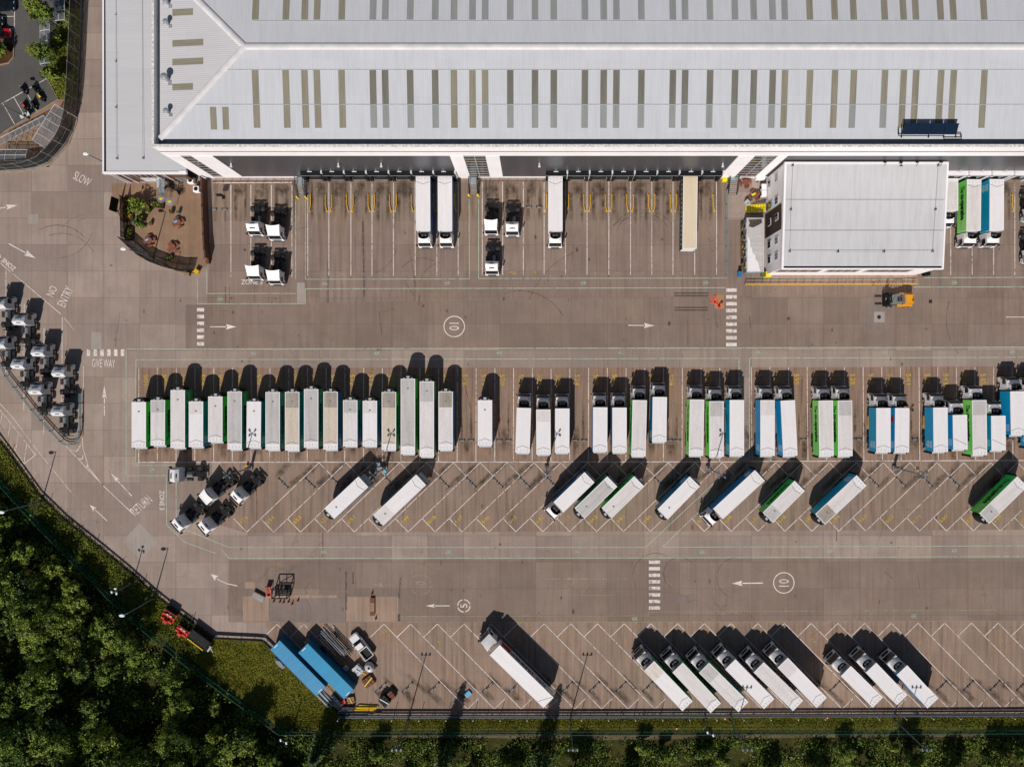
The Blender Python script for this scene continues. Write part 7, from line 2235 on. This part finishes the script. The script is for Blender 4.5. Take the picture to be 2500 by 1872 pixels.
for _ in range(3000):
    x, y = rnd.uniform(-90, 740), rnd.uniform(1180, 1960)
    if not inside(WOOD, x, y):
        continue
    # dark hollows of the wood stay thin
    hollow = any((x - a) ** 2 / c ** 2 + (y - b) ** 2 / d ** 2 < 1 for a, b, c, d in ((250, 1690, 75, 90), (365, 1680, 80, 90), (70, 1560, 55, 90), (45, 1480, 50, 70), (420, 1790, 55, 55), (120, 1700, 40, 60), (110, 1640, 45, 60)))
    dmin = 66 if hollow else 34
    if all((x - a) ** 2 + (y - b) ** 2 > dmin ** 2 for a, b in placed):
        placed.append((x, y))
        edge = not inside([(a - 30, b + 40) for a, b in WOOD], x, y)
        k = rnd.choice((3, 6, 3, 1)) if edge else (rnd.choice((4, 1, 6)) if hollow else rnd.choice((0, 1, 2, 4, 5, 0, 5, 3)))
        tree(x, y, k, rnd.uniform(.75, 1.1) * (.75 if hollow else 1))
# along the bottom edge of the photo
for px, py, k, s, lab in ((2420, 1868, 3, 1.15, 'bright green rounded tree near the lower right corner'), (2080, 1860, 6, 1.2, 'small bright bush left of the lower right tree'), (2190, 1880, 4, .8, 'dark tree at the lower edge under the fourth fence lamp'),
                          (1400, 1880, 5, .7, 'bushy tree at the lower edge under the second fence lamp'), (1530, 1900, 0, .7, 'mid-green tree at the lower edge below the first of six trucks'), (1700, 1885, 1, .7, 'darker tree at the lower edge left of the third fence lamp'),
                          (1870, 1890, 3, .9, 'light tree at the lower edge right of the third fence lamp'), (1240, 1885, 1, .8, 'dark rounded tree at the lower edge below the TRAINING truck'), (1080, 1890, 4, .75, 'dark tree at the lower edge right of the first fence lamp'), (900, 1880, 0, .75, 'mid-green tree at the lower edge left of the first fence lamp'), (800, 1835, 3, 1.1, 'light green tree beyond the mesh fence corner'), (2310, 1890, 1, .8, 'dark tree left of the bright lower right tree'), (2490, 1880, 4, .8, 'dark tree in the lower right corner'), (1980, 1895, 0, .75, 'mid-green tree at the lower edge mid right')):
    tree(px, py, k, s, lab, 'trees along the lower edge')
rnd = random.Random(17)
for i in range(30):
    k = rnd.choice((6, 6, 3, 1))
    tree(rnd.uniform(840, 2540), rnd.choice((rnd.uniform(1812, 1835), rnd.uniform(1835, 1895))), k, rnd.uniform(.45, .95) * (1 if k == 6 else .7),
         {6: 'low bushy sapling in the scrub along the lower edge', 3: 'small light green tree in the scrub along the lower edge', 1: 'small darker tree in the scrub along the lower edge'}[k], 'scrub saplings along the lower edge')
# slim conifers by the fence whose shadows fall over the verge
def conifer(px, py, h, r, label):
    x, y = W(px, py); t_ = thing('slim_tree', label, 'tree', (x, y, -.05), random.uniform(0, 6), 'slim trees on the lower verge')
    b = MB(); rr = random.Random(px)
    for i in range(1500):
        z = h * (.08 + .92 * rr.random()); q = r * (1 - z / h) ** .7 * rr.uniform(.3, 1.05) + .05; a = rr.uniform(0, 6.28)
        p = Vector((q * math.cos(a), q * math.sin(a), z)); d = Vector((math.cos(a), math.sin(a), rr.uniform(-.5, .4))) * .3; e = Vector((-math.sin(a), math.cos(a), rr.uniform(-.3, .3))) * .12
        b.quad(p - d, p - e, p + d, p + e, m=rr.choice((1, 2, 2)))
    obj('crown', b.mesh('crown', ['leaf_l', 'leaf_m', 'leaf_d']), t_)
    b = MB(); b.cyl((0, 0, 0), (0, 0, h * .9), .12, .03, 6); obj('trunk', b.mesh('trunk', ['bark']), t_)
conifer(1089, 1830, 11.5, 1.9, 'slim dark tree beyond the fence, shadow reaching the lower bays'); conifer(1322, 1840, 12.0, 2.2, 'slim dark tree whose shadow falls behind the TRAINING truck'); conifer(800, 1795, 10.0, 2.4, 'dark tree at the corner of the verge below the containers')
# car park bushes
for px, py, k, s, lab in ((140, 62, 1, .78, 'leafy bush overhanging the cycle shelter, upper one'), (134, 150, 1, .72, 'darker leafy bush overhanging the lower end of the cycle shelter'), (14, 128, 6, 1.05, 'yellow-green bush on the kerbed island'), (148, 198, 6, 1.1, 'low green bush on the strip beside the motorcycles'), (150, 112, 6, .8, 'low golden bush between the two shelter bushes')):
    tree(px, py, k, s, lab, 'bushes round the car park')
# undergrowth: leaf litter, brambles and rank grass nobody could count
def scatter(name, polys, n, zmax, leaf, mats, wts, clump=.05, seed=3):
    rr = random.Random(seed)
    b = MB()
    seeds = []
    for poly in polys:
        xs, ys = [p[0] for p in poly], [p[1] for p in poly]
        got = 0
        while got < n * len(poly) / len(poly):
            x, y = rr.uniform(min(xs), max(xs)), rr.uniform(min(ys), max(ys))
            if inside(poly, x, y) and (zmax < 1 or math.sin(x * .045 + 1.3 * math.sin(y * .05)) + math.sin(y * .07 + x * .018) + rr.uniform(-.9, .9) > (-.1 if zmax > 2 else -.15)):
                seeds.append((x, y, rr.random() ** 2)); got += 1
    for x, y, hh in seeds:
        X, Y = W(x, y)
        m0 = rr.choices(range(len(mats)), wts)[0]
        for _ in range(14):
            p = Vector((X + rr.gauss(0, .45), Y + rr.gauss(0, .45), rr.uniform(0, .3) + zmax * hh * rr.random()))
            nrm = Vector((rr.uniform(-1, 1), rr.uniform(-1, 1), rr.uniform(.1, 1.2))).normalized()
            a = nrm.orthogonal().normalized() * leaf * rr.uniform(.5, 1.3)
            a.rotate(Matrix.Rotation(rr.uniform(0, 6.3), 3, nrm)); d = nrm.cross(a) * .6
            b.quad(p - a, p - d, p + a, p + d, m=m0 if rr.random() < .75 else rr.randrange(len(mats)))
    o = obj(name, b.mesh(name, mats)); o['kind'] = 'stuff'
    return o
scatter('undergrowth', [[(-60, 1170), (0, 1190), (110, 1305), (220, 1405), (320, 1505), (470, 1630), (640, 1752), (760, 1795), (780, 1900), (-60, 1900)]], 7500, 2.6, .22, ['leaf_m', 'leaf_l', 'leaf_d', 'leaf_y'], (5, 5, 3, .6))
scatter('undergrowth', [[(700, 1800), (830, 1806), (1500, 1808), (2560, 1802), (2560, 1900), (700, 1900)]], 3800, 1.5, .17, ['leaf_m', 'leaf_d', 'leaf_l', 'leaf_y'], (5, 4, 5, 1.2), seed=9)
scatter('grass', [[(530, 1566), (650, 1575), (785, 1708), (830, 1752), (2560, 1748), (2560, 1775), (700, 1778), (480, 1612)]], 3600, .18, .10, ['grass', 'leaf_l', 'leaf_y'], (6, 3, 2), seed=4)
scatter('grass', [[(0, 1080), (100, 1215), (250, 1345), (320, 1402), (430, 1495), (525, 1562), (470, 1608), (320, 1488), (120, 1280), (0, 1150)]], 2400, .7, .13, ['leaf_m', 'grass', 'leaf_l', 'leaf_y'], (4, 5, 2, .8), seed=6)
scatter('grass', [[(118, 130), (150, 30), (192, 30), (192, 150), (188, 236), (146, 240), (113, 184)]], 420, .6, .12, ['leaf_l', 'leaf_y', 'leaf_m'], (4, 2, 4), seed=7)

# ---------------------------------------------------------------- light and camera
EL, SX, SY = R(42.0), .265, .964
d = Vector((math.cos(EL) * SX, math.cos(EL) * SY, -math.sin(EL)))
sun = bpy.data.lights.new('sun', 'SUN')
sun.energy = 5.0
sun.angle = R(.5)
sun.color = (1.0, .945, .88)
so = bpy.data.objects.new('sun', sun)
COL.objects.link(so)
so.location = (0, -60, 110)
so.rotation_euler = d.to_track_quat('-Z', 'Y').to_euler()
w = bpy.data.worlds.new('World')
S.world = w
w.use_nodes = True
nt = w.node_tree
sky = nt.nodes.new('ShaderNodeTexSky')
sky.sky_type = 'NISHITA'
sky.sun_disc = False
sky.sun_elevation = EL
sky.sun_rotation = math.atan2(-SX, -SY)
nt.links.new(sky.outputs[0], nt.nodes['Background'].inputs[0])
nt.nodes['Background'].inputs[1].default_value = .05
cam = bpy.data.cameras.new('camera')
co = bpy.data.objects.new('camera', cam)
COL.objects.link(co)
co.location = (0, 0, H)
cam.sensor_width = 36
cam.lens = FL / 2500 * 36
cam.shift_x = (1250 - CX) / 2500
cam.shift_y = -(936 - CY) / 2500
cam.clip_end = 3000
S.camera = co
S.view_settings.view_transform = 'Standard'
S.view_settings.look = 'None'
S.view_settings.exposure = -.22
S.view_settings.gamma = 1
